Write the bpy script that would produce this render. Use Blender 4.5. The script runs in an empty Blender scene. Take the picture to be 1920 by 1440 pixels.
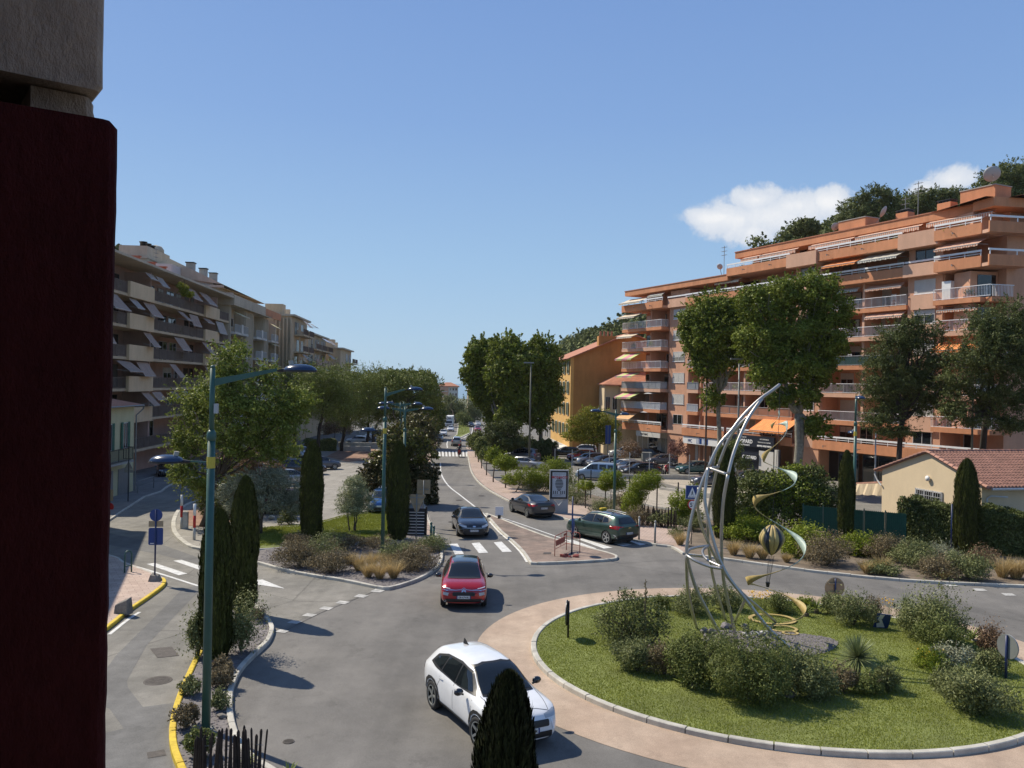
import bpy,bmesh,math,random
import numpy as np
from mathutils import Vector,Matrix
from mathutils.bvhtree import BVHTree
PI=math.pi
S=bpy.context.scene
COL=S.collection

# ------------------------------------------------------------------ camera
EYE=7.75                     # eye height above the street below the window
SLOPE=0.022                  # the boulevard falls gently away towards the sea
FPX=1553.0                   # focal length in pixels of the 1920 wide photograph
ROLL=0.019
cam_d=bpy.data.cameras.new('camera');cam=bpy.data.objects.new('camera',cam_d);COL.objects.link(cam)
cam_d.sensor_width=36.0;cam_d.lens=FPX/1920*36.0
cam_d.clip_start=0.05;cam_d.clip_end=20000
ca,sa=math.cos(ROLL),math.sin(ROLL)
RV=Vector((ca,0,sa));UV=Vector((-sa,0,ca));FV=Vector((0,1,0))
m=Matrix((( RV.x,UV.x,-FV.x,0),(RV.y,UV.y,-FV.y,0),(RV.z,UV.z,-FV.z,EYE),(0,0,0,1)))
cam.matrix_world=m
S.camera=cam

# ------------------------------------------------------------------ world, sun, exposure
SUN_TO=Vector((-0.74,0.49,1.0)).normalized()
W=bpy.data.worlds.new('World');S.world=W;W.use_nodes=True
wn=W.node_tree.nodes;wl=W.node_tree.links;wn.clear()
sky=wn.new('ShaderNodeTexSky');sky.sky_type='NISHITA';sky.sun_disc=False
sky.sun_elevation=math.asin(SUN_TO.z);sky.sun_rotation=math.atan2(SUN_TO.x,SUN_TO.y)
sky.altitude=50;sky.air_density=1.0;sky.dust_density=0.6;sky.ozone_density=2.2
bg=wn.new('ShaderNodeBackground');bg.inputs['Strength'].default_value=0.10
wo=wn.new('ShaderNodeOutputWorld')
wl.new(bg.outputs[0],wo.inputs[0])
# clouds: two small cumulus heads above the right hand ridge
tc=wn.new('ShaderNodeTexCoord')
def wmath(op,a,b=None):
    n=wn.new('ShaderNodeMath');n.operation=op
    for i,v in enumerate((a,b)):
        if v is None: continue
        if isinstance(v,(int,float)): n.inputs[i].default_value=v
        else: wl.new(v,n.inputs[i])
    return n.outputs[0]
def pix_dir(px,py):
    return (RV*((px-960)/FPX)+UV*((720-py)/FPX)+FV)
cn=wn.new('ShaderNodeTexNoise');cn.inputs['Scale'].default_value=16;cn.inputs['Detail'].default_value=11;cn.inputs['Roughness'].default_value=0.66;cn.inputs['Distortion'].default_value=0.25
wl.new(tc.outputs['Generated'],cn.inputs['Vector'])
acc=None
for (px,py,rx,rz) in ((1440,408,.068,.036),(1385,412,.060,.026),(1345,408,.052,.014),(1500,385,.058,.024),(1545,378,.036,.020),
                         (1420,375,.042,.022),(1785,338,.036,.017),(1735,352,.022,.012),(1410,436,.050,.020)):
    d=pix_dir(px,py).normalized()
    vs=wn.new('ShaderNodeVectorMath');vs.operation='SUBTRACT';wl.new(tc.outputs['Generated'],vs.inputs[0]);vs.inputs[1].default_value=d
    vm=wn.new('ShaderNodeVectorMath');vm.operation='MULTIPLY';wl.new(vs.outputs[0],vm.inputs[0]);vm.inputs[1].default_value=(1/rx,1/rx,1/rz)
    vl=wn.new('ShaderNodeVectorMath');vl.operation='LENGTH';wl.new(vm.outputs[0],vl.inputs[0])
    f=wmath('MAXIMUM',wmath('SUBTRACT',1.0,wmath('MULTIPLY',vl.outputs['Value'],0.8)),0.0)
    acc=f if acc is None else wmath('MAXIMUM',acc,f)
dens=wmath('ADD',acc,wmath('MULTIPLY',wmath('SUBTRACT',cn.outputs['Fac'],0.5),1.9))
cmask=wmath('MINIMUM',wmath('MAXIMUM',wmath('MULTIPLY',wmath('SUBTRACT',dens,0.20),3.6),0.0),1.0)
gate=wmath('MINIMUM',wmath('MULTIPLY',acc,6.0),1.0)
cmask=wmath('MULTIPLY',cmask,gate)
cc=wn.new('ShaderNodeMix');cc.data_type='RGBA'
cshade=wmath('MINIMUM',wmath('MAXIMUM',wmath('MULTIPLY',wmath('SUBTRACT',dens,0.30),1.3),0.0),1.0)
wl.new(cshade,cc.inputs['Factor']);cc.inputs[6].default_value=(5.2,5.9,7.0,1);cc.inputs[7].default_value=(7.9,8.0,8.2,1)
mx=wn.new('ShaderNodeMix');mx.data_type='RGBA'
sep=wn.new('ShaderNodeSeparateXYZ');wl.new(tc.outputs['Generated'],sep.inputs[0])
sr=wn.new('ShaderNodeValToRGB');wl.new(sep.outputs[2],sr.inputs[0]);se=sr.color_ramp.elements
se[0].position=0.0;se[0].color=(.40,.58,.765,1);se[1].position=1.0;se[1].color=(.10,.19,.42,1)
x_=se.new(.14);x_.color=(.315,.505,.75,1);x_=se.new(.30);x_.color=(.225,.385,.70,1);x_=se.new(.46);x_.color=(.175,.315,.645,1)
sg=wn.new('ShaderNodeVectorMath');sg.operation='SCALE';wl.new(sr.outputs[0],sg.inputs[0]);sg.inputs['Scale'].default_value=9.2
sx_=wn.new('ShaderNodeMix');sx_.data_type='RGBA';sx_.inputs['Factor'].default_value=.85;wl.new(sky.outputs[0],sx_.inputs[6]);wl.new(sg.outputs[0],sx_.inputs[7])
wl.new(cmask,mx.inputs['Factor']);wl.new(sx_.outputs[2],mx.inputs[6]);wl.new(cc.outputs[2],mx.inputs[7])
wl.new(mx.outputs[2],bg.inputs['Color'])

sd=bpy.data.lights.new('sun','SUN');sun=bpy.data.objects.new('sun',sd);COL.objects.link(sun)
sd.energy=4.9;sd.angle=math.radians(0.53);sd.color=(1.0,0.905,0.75)
sun.rotation_euler=SUN_TO.to_track_quat('Z','Y').to_euler()
sun.location=(-60,50,90)
S.view_settings.view_transform='Standard';S.view_settings.look='None'
S.view_settings.exposure=0.19;S.view_settings.gamma=1.0
S.view_settings.use_curve_mapping=False
S.render.engine='CYCLES'
S.cycles.max_bounces=6;S.cycles.diffuse_bounces=3;S.cycles.glossy_bounces=3;S.cycles.transparent_max_bounces=6
S.cycles.use_denoising=True
S.cycles.caustics_reflective=False;S.cycles.caustics_refractive=False
S.render.film_transparent=False

# ------------------------------------------------------------------ geometry of the place
def gz(y):                                   # ground height
    return -SLOPE*y if y < 430 else -SLOPE*430
def AT(px,py,Y):                           # the point that far away along a line of sight
    d=pix_dir(px,py);t=Y
    return Vector((d.x*t,Y,EYE+d.z*t))
def G(px,py,h=0.0):                        # where a line of sight meets the ground (raised by h)
    d=pix_dir(px,py)
    Y=(EYE-h)/(-d.z-SLOPE)
    return Vector((d.x*Y,Y,gz(Y)+h))
def ZH(X,Y,py):                            # absolute height seen at image row py
    return EYE+((720-py)/FPX*Y+X*sa)/ca
def mpp(Y): return Y/FPX                   # metres per photo pixel

def tag(o,label=None,cat=None,group=None,kind=None):
    if label: o['label']=label
    if cat: o['category']=cat
    if group: o['group']=group
    if kind: o['kind']=kind
    return o
def empty(name,loc,label,cat,rz=0.0,group=None,kind=None):
    o=bpy.data.objects.new(name,None);COL.objects.link(o)
    o.location=loc;o.rotation_euler=(0,0,rz);o.empty_display_size=0.2
    return tag(o,label,cat,group,kind)
def link(name,me,parent=None,loc=None,rz=None):
    o=bpy.data.objects.new(name,me);COL.objects.link(o)
    if parent is not None: o.parent=parent
    if loc is not None: o.location=loc
    if rz is not None: o.rotation_euler=(0,0,rz)
    return o
def dup(root,loc,rz=None,label=None,group=None,scale=None,paint=None):
    kids={}
    for o in root.children: kids.setdefault(root.name,[]).append(o)
    r=root.copy();COL.objects.link(r);r.location=loc
    if rz is not None: r.rotation_euler=(0,0,rz)
    if label: r['label']=label
    if group: r['group']=group
    if scale: r.scale=(scale,)*3 if isinstance(scale,(int,float)) else scale
    for ch in list(root.children):
        c=ch.copy();COL.objects.link(c);c.parent=r
        if paint and 'paint' in c: c.material_slots[0].material=paint
        for g in list(ch.children):
            d=g.copy();COL.objects.link(d);d.parent=c
            if paint and 'paint' in d: d.material_slots[0].material=paint
    return r

class MB:
    def __init__(s): s.v=[];s.f=[];s.m=[];s.cur=0;s.T=None
    def add(s,vs,fs,mi=None):
        b=len(s.v)
        if s.T is not None: vs=[tuple(s.T @ Vector(p)) for p in vs]
        s.v.extend([tuple(p) for p in vs]);s.f.extend([tuple(i+b for i in f) for f in fs])
        s.m.extend([s.cur if mi is None else mi]*len(fs));return s
    def box(s,x0,x1,y0,y1,z0,z1,mi=None):
        return s.add([(x0,y0,z0),(x1,y0,z0),(x1,y1,z0),(x0,y1,z0),(x0,y0,z1),(x1,y0,z1),(x1,y1,z1),(x0,y1,z1)],
                     [(0,3,2,1),(4,5,6,7),(0,1,5,4),(1,2,6,5),(2,3,7,6),(3,0,4,7)],mi)
    def bar(s,a,b,w,h=None,up=(0,0,1),mi=None):
        a=Vector(a);b=Vector(b);d=(b-a).normalized();up=Vector(up)
        if abs(d.dot(up)) > .99: up=Vector((1,0,0))
        r=d.cross(up).normalized();u=r.cross(d);h=h or w
        vs=[]
        for p in (a,b):
            for (i,j) in ((-1,-1),(1,-1),(1,1),(-1,1)): vs.append(p+r*(i*w/2)+u*(j*h/2))
        return s.add(vs,[(0,1,2,3),(7,6,5,4),(0,4,5,1),(1,5,6,2),(2,6,7,3),(3,7,4,0)],mi)
    def tube(s,pts,rad,n=8,cap=True,mi=None):
        pts=[Vector(p) for p in pts];rr=rad if isinstance(rad,(list,tuple)) else [rad]*len(pts)
        vs=[];fs=[];ref=None
        for i,p in enumerate(pts):
            d=(pts[min(i+1,len(pts)-1)]-pts[max(i-1,0)]).normalized()
            if ref is None: ref=Vector((1,0,0)) if abs(d.x) < .9 else Vector((0,1,0))
            u=d.cross(ref)
            if u.length < 1e-4: u=d.cross(Vector((0,1,.3)))
            u.normalize();w=u.cross(d).normalized();ref=w
            for k in range(n):
                a=2*PI*k/n;vs.append(p+(w*math.cos(a)+u*math.sin(a))*rr[i])
        for i in range(len(pts)-1):
            for k in range(n):
                a=i*n+k;b=i*n+(k+1) % n;fs.append((a,b,b+n,a+n))
        if cap: fs.append(tuple(range(n-1,-1,-1)));fs.append(tuple(range((len(pts)-1)*n,len(pts)*n)))
        return s.add(vs,fs,mi)
    def lathe(s,prof,n=16,c=(0,0,0),mi=None,axis='z',cap=True):
        vs=[];fs=[]
        for (r,z) in prof:
            for k in range(n):
                a=2*PI*k/n;x,y=r*math.cos(a),r*math.sin(a)
                p=(x,y,z) if axis == 'z' else ((x,z,y) if axis == 'y' else (z,x,y))
                vs.append((p[0]+c[0],p[1]+c[1],p[2]+c[2]))
        for i in range(len(prof)-1):
            for k in range(n):
                a=i*n+k;b=i*n+(k+1) % n
                fs.append((a,b,b+n,a+n) if axis != 'y' else (a,a+n,b+n,b))
        q=(len(prof)-1)*n
        if cap: fs.append(tuple(range(n)) if axis == 'y' else tuple(range(n-1,-1,-1)))
        if cap: fs.append(tuple(range(q+n-1,q-1,-1)) if axis == 'y' else tuple(range(q,q+n)))
        return s.add(vs,fs,mi)
    def prism(s,poly,z0,z1,mi=None):
        n=len(poly)
        a=sum(poly[i][0]*poly[(i+1) % n][1]-poly[(i+1) % n][0]*poly[i][1] for i in range(n))
        if a < 0: poly=poly[::-1]
        g0=z0 if callable(z0) else (lambda p: z0);g1=z1 if callable(z1) else (lambda p: z1)
        vs=[(p[0],p[1],g0(p)) for p in poly]+[(p[0],p[1],g1(p)) for p in poly]
        fs=[tuple(range(n-1,-1,-1)),tuple(range(n,2*n))]+[(i,(i+1) % n,(i+1) % n+n,i+n) for i in range(n)]
        return s.add(vs,fs,mi)
    def mesh(s,name,mats,smooth=False):
        me=bpy.data.meshes.new(name);me.from_pydata(s.v,[],s.f)
        for mt in (mats if isinstance(mats,(list,tuple)) else [mats]): me.materials.append(mt)
        if any(s.m): me.polygons.foreach_set('material_index',s.m)
        if smooth: me.polygons.foreach_set('use_smooth',[True]*len(me.polygons))
        me.update();return me
    def build(s,name,mats,parent=None,smooth=False,loc=None,rz=None):
        if smooth == 'auto':
            o=link(name,s.mesh(name,mats,True),parent,loc,rz)
            autosmooth(o.data);return o
        return link(name,s.mesh(name,mats,smooth),parent,loc,rz)
def autosmooth(me,ang=38):
    bm=bmesh.new();bm.from_mesh(me)
    for e in bm.edges:
        if len(e.link_faces) == 2 and e.calc_face_angle(0) > math.radians(ang): e.smooth=False
    bm.to_mesh(me);bm.free()

# ------------------------------------------------------------------ materials
def new_mat(name):
    mt=bpy.data.materials.new(name);mt.use_nodes=True
    nt=mt.node_tree;b=nt.nodes['Principled BSDF'];return mt,nt,b
def rgb(c): return (c[0],c[1],c[2],1)
def ramp_mix(nt,fac,c1,c2,lo=.35,hi=.65):
    r=nt.nodes.new('ShaderNodeValToRGB');r.color_ramp.elements[0].position=lo;r.color_ramp.elements[1].position=hi
    r.color_ramp.elements[0].color=rgb(c1);r.color_ramp.elements[1].color=rgb(c2)
    nt.links.new(fac,r.inputs[0]);return r.outputs[0]
def noise(nt,scale,detail=4,rough=.6,vec=None,stretch=None):
    n=nt.nodes.new('ShaderNodeTexNoise');n.inputs['Scale'].default_value=scale;n.inputs['Detail'].default_value=detail;n.inputs['Roughness'].default_value=rough
    if vec is None:
        g=nt.nodes.new('ShaderNodeNewGeometry');vec=g.outputs['Position']
    if stretch:
        mp=nt.nodes.new('ShaderNodeVectorMath');mp.operation='MULTIPLY';mp.inputs[1].default_value=stretch
        nt.links.new(vec,mp.inputs[0]);vec=mp.outputs[0]
    nt.links.new(vec,n.inputs['Vector']);return n
def mult(nt,a,fac_socket,lo,hi):
    mr=nt.nodes.new('ShaderNodeMapRange');mr.inputs[3].default_value=lo;mr.inputs[4].default_value=hi
    mr.inputs[1].default_value=.3;mr.inputs[2].default_value=.7
    nt.links.new(fac_socket,mr.inputs[0])
    mm=nt.nodes.new('ShaderNodeMix');mm.data_type='RGBA';mm.blend_type='MULTIPLY';mm.inputs[0].default_value=1
    if isinstance(a,tuple): mm.inputs[6].default_value=rgb(a)
    else: nt.links.new(a,mm.inputs[6])
    nt.links.new(mr.outputs[0],mm.inputs[7]);return mm.outputs[2]
def bumpn(nt,b,hsock,strength,dist=.02):
    bp=nt.nodes.new('ShaderNodeBump');bp.inputs['Strength'].default_value=strength;bp.inputs['Distance'].default_value=dist
    nt.links.new(hsock,bp.inputs['Height']);nt.links.new(bp.outputs[0],b.inputs['Normal'])
def M(name,col,rough=.8,var=.12,scale=2.0,fine=30,metal=0.0,bump=0.0,stretch=None,spec=.5,coat=0.0):
    mt,nt,b=new_mat(name)
    c=tuple(col)
    if var > 0:
        n1=noise(nt,scale,5,.6,stretch=stretch);o=mult(nt,c,n1.outputs['Fac'],1-var,1+var)
        n2=noise(nt,fine,3,.7);o=mult(nt,o,n2.outputs['Fac'],1-var*.6,1+var*.6)
        nt.links.new(o,b.inputs['Base Color'])
        if bump: bumpn(nt,b,n2.outputs['Fac'],bump)
    else: b.inputs['Base Color'].default_value=rgb(c)
    b.inputs['Roughness'].default_value=rough;b.inputs['Metallic'].default_value=metal
    b.inputs['Specular IOR Level'].default_value=spec
    if coat: b.inputs['Coat Weight'].default_value=coat;b.inputs['Coat Roughness'].default_value=.05
    return mt
def leafmat(name,c1,c2,c3=None,trans=.25,rough=.55,patch=.5):
    """leaf colour: differs from leaf to leaf and from branch to branch"""
    c1,c2,c3=[c if c is None or c[0] > c[1] else (max(c[0],c[0]*.35+.60*c[1]),c[1]*.97,c[2]*.72) for c in (c1,c2,c3)]
    mt,nt,b=new_mat(name)
    g=nt.nodes.new('ShaderNodeNewGeometry')
    n1=noise(nt,patch,3,.6,g.outputs['Position'])
    a=nt.nodes.new('ShaderNodeMath');a.operation='ADD';nt.links.new(g.outputs['Random Per Island'],a.inputs[0]);nt.links.new(n1.outputs['Fac'],a.inputs[1])
    h=nt.nodes.new('ShaderNodeMath');h.operation='MULTIPLY';h.inputs[1].default_value=.5;nt.links.new(a.outputs[0],h.inputs[0])
    r=nt.nodes.new('ShaderNodeValToRGB');e=r.color_ramp.elements
    e[0].position=.2;e[0].color=rgb(c1);e[1].position=.62;e[1].color=rgb(c2)
    if c3: x=e.new(.78);x.color=rgb(c3)
    nt.links.new(h.outputs[0],r.inputs[0])
    nt.links.new(r.outputs[0],b.inputs['Base Color']);b.inputs['Roughness'].default_value=rough;b.inputs['Specular IOR Level'].default_value=.22
    t=nt.nodes.new('ShaderNodeBsdfTranslucent');nt.links.new(r.outputs[0],t.inputs[0])
    mxs=nt.nodes.new('ShaderNodeMixShader');mxs.inputs[0].default_value=trans
    nt.links.new(b.outputs[0],mxs.inputs[1]);nt.links.new(t.outputs[0],mxs.inputs[2])
    nt.links.new(mxs.outputs[0],nt.nodes['Material Output'].inputs[0]);return mt
def stripes(name,c1,c2,freq,axis='x',rough=.8,duty=.5):
    """awning cloth: woven bands along the object's own x"""
    mt,nt,b=new_mat(name)
    t=nt.nodes.new('ShaderNodeTexCoord');sx=nt.nodes.new('ShaderNodeSeparateXYZ');nt.links.new(t.outputs['Object'],sx.inputs[0])
    a=nt.nodes.new('ShaderNodeMath');a.operation='MULTIPLY';a.inputs[1].default_value=freq;nt.links.new(sx.outputs[{'x': 0,'y': 1,'z': 2}[axis]],a.inputs[0])
    f=nt.nodes.new('ShaderNodeMath');f.operation='FRACT';nt.links.new(a.outputs[0],f.inputs[0])
    g=nt.nodes.new('ShaderNodeMath');g.operation='GREATER_THAN';g.inputs[1].default_value=duty;nt.links.new(f.outputs[0],g.inputs[0])
    mm=nt.nodes.new('ShaderNodeMix');mm.data_type='RGBA';mm.inputs[6].default_value=rgb(c1);mm.inputs[7].default_value=rgb(c2)
    nt.links.new(g.outputs[0],mm.inputs[0])
    n=noise(nt,1.5);o=mult(nt,mm.outputs[2],n.outputs['Fac'],.85,1.1)
    nt.links.new(o,b.inputs['Base Color']);b.inputs['Roughness'].default_value=rough;return mt

MT={}
MT['concrete']=M('concrete',(.34,.33,.30),.9,.18,1.2,40,bump=.25)
MT['kerb']=M('kerb_stone',(.46,.44,.385),.85,.25,1.6,60,bump=.3)
MT['kerb_yellow']=M('yellow_kerb_paint',(.62,.44,.03),.7,.22,6,60,bump=.15)
MT['black']=M('black_plastic',(.012,.012,.013),.45,0)
MT['rubber']=M('tyre_rubber',(.018,.018,.019),.85,.2,20)
MT['glass']=M('dark_glass',(.012,.015,.018),.04,0,spec=.8)
MT['cglass']=M('car_glass',(.010,.013,.016),.03,0,spec=.7)
MT['chrome']=M('chrome',(.75,.75,.76),.18,0,metal=1)
MT['white']=M('white_paint',(.72,.72,.70),.55,.06)
MT['plate']=M('number_plate',(.72,.72,.70),.4,0)
MT['red_lamp']=M('red_lamp_plastic',(.35,.01,.012),.2,0)
MT['lamp_glass']=M('headlamp_glass',(.42,.44,.46),.1,0,spec=.8)
MT['led']=M('white_lamp_strip',(.85,.87,.9),.25,0)
MT['green_paint']=M('green_lamp_paint',(.032,.095,.075),.42,.12,3,40)
MT['blue_enamel']=M('blue_enamel',(.016,.036,.085),.25,.05)
MT['yellow_band']=M('yellow_band',(.50,.40,.05),.5,.1)
MT['alu']=M('aluminium',(.50,.51,.51),.4,.06,metal=.6)
MT['steel']=M('brushed_steel',(.40,.39,.37),.36,.12,4,metal=.75)
MT['grey_metal']=M('grey_metal',(.22,.23,.22),.5,.08,metal=.2)
MT['blue_post']=M('blue_post_paint',(.010,.022,.085),.4,.05)
MT['sign_blue']=M('sign_blue',(.010,.045,.19),.4,.03)
MT['sign_back']=M('sign_back',(.33,.25,.15),.55,.1)
MT['sign_red']=M('sign_red',(.5,.012,.015),.45,.05)
MT['bark']=M('bark',(.10,.075,.055),.95,.3,5,30,bump=.5,stretch=(1,1,.25))
MT['bark_pale']=M('plane_bark',(.24,.22,.17),.95,.4,3.5,20,bump=.35)
MT['bark_dark']=M('dark_bark',(.045,.035,.028),.95,.3,6,30,bump=.5)
MT['wood_dark']=M('dark_stake_wood',(.035,.024,.018),.9,.3,5,40)
MT['stone']=M('rock',(.20,.18,.155),.92,.35,3,25,bump=.6)
MT['slate']=M('slate_chips',(.16,.145,.15),.8,.35,8,30)
MT['water']=M('sea_water',(.05,.10,.16),.15,.05)

# foliage
MT['l_plane']=leafmat('plane_leaf',(0.050,0.107,0.022),(0.126,0.243,0.042),(0.252,0.367,0.088),.28)
MT['l_pine']=leafmat('pine_needles',(0.045,0.095,0.031),(0.126,0.225,0.046),(0.220,0.331,0.095),.12)
MT['l_dark']=leafmat('dark_leaf',(0.030,0.064,0.025),(0.074,0.133,0.047),(0.161,0.228,0.108),.2)
MT['l_locust']=leafmat('locust_leaf',(0.077,0.143,0.039),(0.163,0.275,0.066),(0.284,0.393,0.109),.3)
MT['l_bright']=leafmat('bright_leaf',(0.075,0.165,0.022),(0.180,0.315,0.038),(0.300,0.420,0.075),.32)
MT['l_yellow']=leafmat('yellow_leaf',(0.120,0.165,0.022),(0.300,0.315,0.045),(0.495,0.435,0.090),.3)
MT['l_magnolia']=leafmat('magnolia_leaf',(.020,.034,.012),(.085,.080,.030),(.27,.19,.09),.1,.35)
MT['l_magtop']=leafmat('magnolia_top_leaf',(.06,.085,.02),(.19,.20,.045),(.36,.29,.09),.15,.4)
MT['l_olive']=leafmat('olive_leaf',(0.149,0.190,0.123),(0.330,0.387,0.281),(0.561,0.594,0.462),.15)
MT['l_silver']=leafmat('silver_leaf',(0.149,0.167,0.138),(0.310,0.333,0.287),(0.517,0.529,0.483),.12)
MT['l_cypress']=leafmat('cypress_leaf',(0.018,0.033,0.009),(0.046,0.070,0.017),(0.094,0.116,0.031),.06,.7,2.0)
MT['l_cypress_dark']=leafmat('shaded_cypress_leaf',(.008,.014,.005),(.018,.028,.008),(.035,.045,.014),.03,.75,2.0)  # darker copy of the cypress leaf, its backlit shade put into the colour
MT['l_rust']=leafmat('rusty_leaf',(0.120,0.075,0.045),(0.255,0.165,0.090),(0.450,0.300,0.195),.2)
MT['l_purple']=leafmat('purple_leaf',(0.105,0.045,0.038),(0.240,0.105,0.083),(0.450,0.255,0.210),.2)
MT['l_grey']=leafmat('grey_green_leaf',(0.093,0.125,0.067),(0.185,0.235,0.118),(0.319,0.353,0.202),.2)
MT['l_soft']=leafmat('soft_green_leaf',(0.072,0.119,0.044),(0.143,0.214,0.079),(0.238,0.302,0.135),.25)
MT['l_brown']=leafmat('dry_leaf',(0.112,0.090,0.053),(0.225,0.180,0.098),(0.375,0.285,0.150),.2)
MT['l_straw']=leafmat('straw_blades',(0.287,0.207,0.081),(0.552,0.414,0.196),(0.713,0.575,0.322),.3,.7)
MT['l_agave']=leafmat('agave_blade',(0.090,0.180,0.075),(0.180,0.315,0.120),(0.375,0.480,0.225),.12,.45)
MT['l_yucca']=leafmat('yucca_blade',(0.090,0.162,0.100),(0.180,0.270,0.154),(0.342,0.450,0.288),.12,.45)
MT['l_flower']=leafmat('yellow_petals',(.55,.28,.01),(.75,.45,.02),(.85,.6,.05),.3)
MT['l_grass']=leafmat('grass_blades',(0.146,0.202,0.039),(0.246,0.319,0.062),(0.392,0.437,0.123),.3,.6,1.2)
MT['l_hill']=leafmat('hillside_leaf',(0.057,0.101,0.045),(0.121,0.178,0.072),(0.223,0.274,0.132),.15,.7,.12)  # leaf colour lightened, with a little distance haze mixed into it

# ------------------------------------------------------------------ ground materials
def asphalt(name,col,warm,crack=.0,patch=.35,wear=.18):
    mt,nt,b=new_mat(name)
    n1=noise(nt,patch,5,.62);o=ramp_mix(nt,n1.outputs['Fac'],col,warm,.36,.66)
    n0=noise(nt,1.7,6,.7);o=mult(nt,o,n0.outputs['Fac'],1-wear,1+wear)
    n2=noise(nt,42,3,.75);o=mult(nt,o,n2.outputs['Fac'],.78,1.22)
    ns=noise(nt,1.1,7,.72,stretch=(1,.7,1));o=mult(nt,o,ramp_mix(nt,ns.outputs['Fac'],(.3,.3,.3),(.62,.62,.62),.33,.42),.80,1.02)
    nf=noise(nt,130,2,.6);o=mult(nt,o,nf.outputs['Fac'],.86,1.16)
    n3=noise(nt,.9,2,.5,stretch=(1.6,.12,1));o=mult(nt,o,n3.outputs['Fac'],.88,1.07)
    v=nt.nodes.new('ShaderNodeTexVoronoi');v.feature='DISTANCE_TO_EDGE';v.inputs['Scale'].default_value=.16
    g=nt.nodes.new('ShaderNodeNewGeometry');nw=noise(nt,.9,5,.7)
    ad=nt.nodes.new('ShaderNodeMix');ad.data_type='VECTOR';ad.inputs[0].default_value=.12
    nt.links.new(g.outputs['Position'],ad.inputs[4]);nt.links.new(nw.outputs['Color'],ad.inputs[5]);nt.links.new(ad.outputs[1],v.inputs['Vector'])
    if crack:
        mr=nt.nodes.new('ShaderNodeMapRange');mr.inputs[1].default_value=0;mr.inputs[2].default_value=.006;mr.inputs[3].default_value=1-crack;mr.inputs[4].default_value=1
        nt.links.new(v.outputs[0],mr.inputs[0])
        mm=nt.nodes.new('ShaderNodeMix');mm.data_type='RGBA';mm.blend_type='MULTIPLY';mm.inputs[0].default_value=1
        nt.links.new(o,mm.inputs[6]);nt.links.new(mr.outputs[0],mm.inputs[7]);o=mm.outputs[2]
    nt.links.new(o,b.inputs['Base Color']);b.inputs['Roughness'].default_value=.88;b.inputs['Specular IOR Level'].default_value=.35
    bumpn(nt,b,n2.outputs['Fac'],.35,.006);return mt
def paving(name,c1,c2,mortar,w=.2,h=.1,rot=0.0):
    mt,nt,b=new_mat(name)
    g=nt.nodes.new('ShaderNodeNewGeometry');vr=nt.nodes.new('ShaderNodeVectorRotate');vr.rotation_type='Z_AXIS';vr.inputs['Angle'].default_value=rot
    nt.links.new(g.outputs['Position'],vr.inputs['Vector'])
    br=nt.nodes.new('ShaderNodeTexBrick');br.inputs['Scale'].default_value=1;br.inputs['Brick Width'].default_value=w;br.inputs['Row Height'].default_value=h
    br.inputs['Mortar Size'].default_value=.012;br.inputs['Color1'].default_value=rgb(c1);br.inputs['Color2'].default_value=rgb(c2);br.inputs['Mortar'].default_value=rgb(mortar)
    nt.links.new(vr.outputs[0],br.inputs['Vector'])
    n1=noise(nt,.8,6,.7);o=mult(nt,br.outputs['Color'],n1.outputs['Fac'],.78,1.15)
    n2=noise(nt,25,3,.7);o=mult(nt,o,n2.outputs['Fac'],.88,1.12)
    nt.links.new(o,b.inputs['Base Color']);b.inputs['Roughness'].default_value=.85
    bumpn(nt,b,br.outputs['Fac'],-.3,.006);return mt
def ring_wear(mt,cx,cy):
    nt=mt.node_tree;b=nt.nodes['Principled BSDF'];src=b.inputs['Base Color'].links[0].from_socket
    gg=nt.nodes.new('ShaderNodeNewGeometry');sb=nt.nodes.new('ShaderNodeVectorMath');sb.operation='SUBTRACT';sb.inputs[1].default_value=(cx,cy,0);nt.links.new(gg.outputs['Position'],sb.inputs[0])
    ml=nt.nodes.new('ShaderNodeVectorMath');ml.operation='MULTIPLY';ml.inputs[1].default_value=(1,1,0);nt.links.new(sb.outputs[0],ml.inputs[0])
    ln=nt.nodes.new('ShaderNodeVectorMath');ln.operation='LENGTH';nt.links.new(ml.outputs[0],ln.inputs[0])
    nz=noise(nt,.5,3,.6);ad=nt.nodes.new('ShaderNodeMath');ad.operation='MULTIPLY_ADD';ad.inputs[1].default_value=1.2;nt.links.new(nz.outputs['Fac'],ad.inputs[0]);nt.links.new(ln.outputs['Value'],ad.inputs[2])
    r=nt.nodes.new('ShaderNodeValToRGB');e=r.color_ramp.elements;mr=nt.nodes.new('ShaderNodeMapRange');mr.inputs[1].default_value=9;mr.inputs[2].default_value=17;nt.links.new(ad.outputs[0],mr.inputs[0]);nt.links.new(mr.outputs[0],r.inputs[0])
    e[0].position=0;e[0].color=(1,1,1,1);e[1].position=1;e[1].color=(1.0,1.0,1.0,1)
    for (p,v) in ((.12,.97),(.22,.84),(.32,.93),(.44,.82),(.56,.92),(.72,1.0),(.84,1.0)): x=e.new(p);x.color=(v,v,v,1)
    mm=nt.nodes.new('ShaderNodeMix');mm.data_type='RGBA';mm.blend_type='MULTIPLY';mm.inputs[0].default_value=1;nt.links.new(src,mm.inputs[6]);nt.links.new(r.outputs[0],mm.inputs[7]);nt.links.new(mm.outputs[2],b.inputs['Base Color'])
MT['road']=asphalt('asphalt',(.148,.141,.131),(.188,.178,.163),crack=.0,wear=.10)
ring_wear(MT['road'],8.3,25.9)
MT['road_old']=asphalt('old_asphalt',(.17,.163,.145),(.235,.222,.195),crack=.35)
MT['road_patch']=asphalt('asphalt_patch',(.135,.133,.128),(.165,.162,.155))
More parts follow.
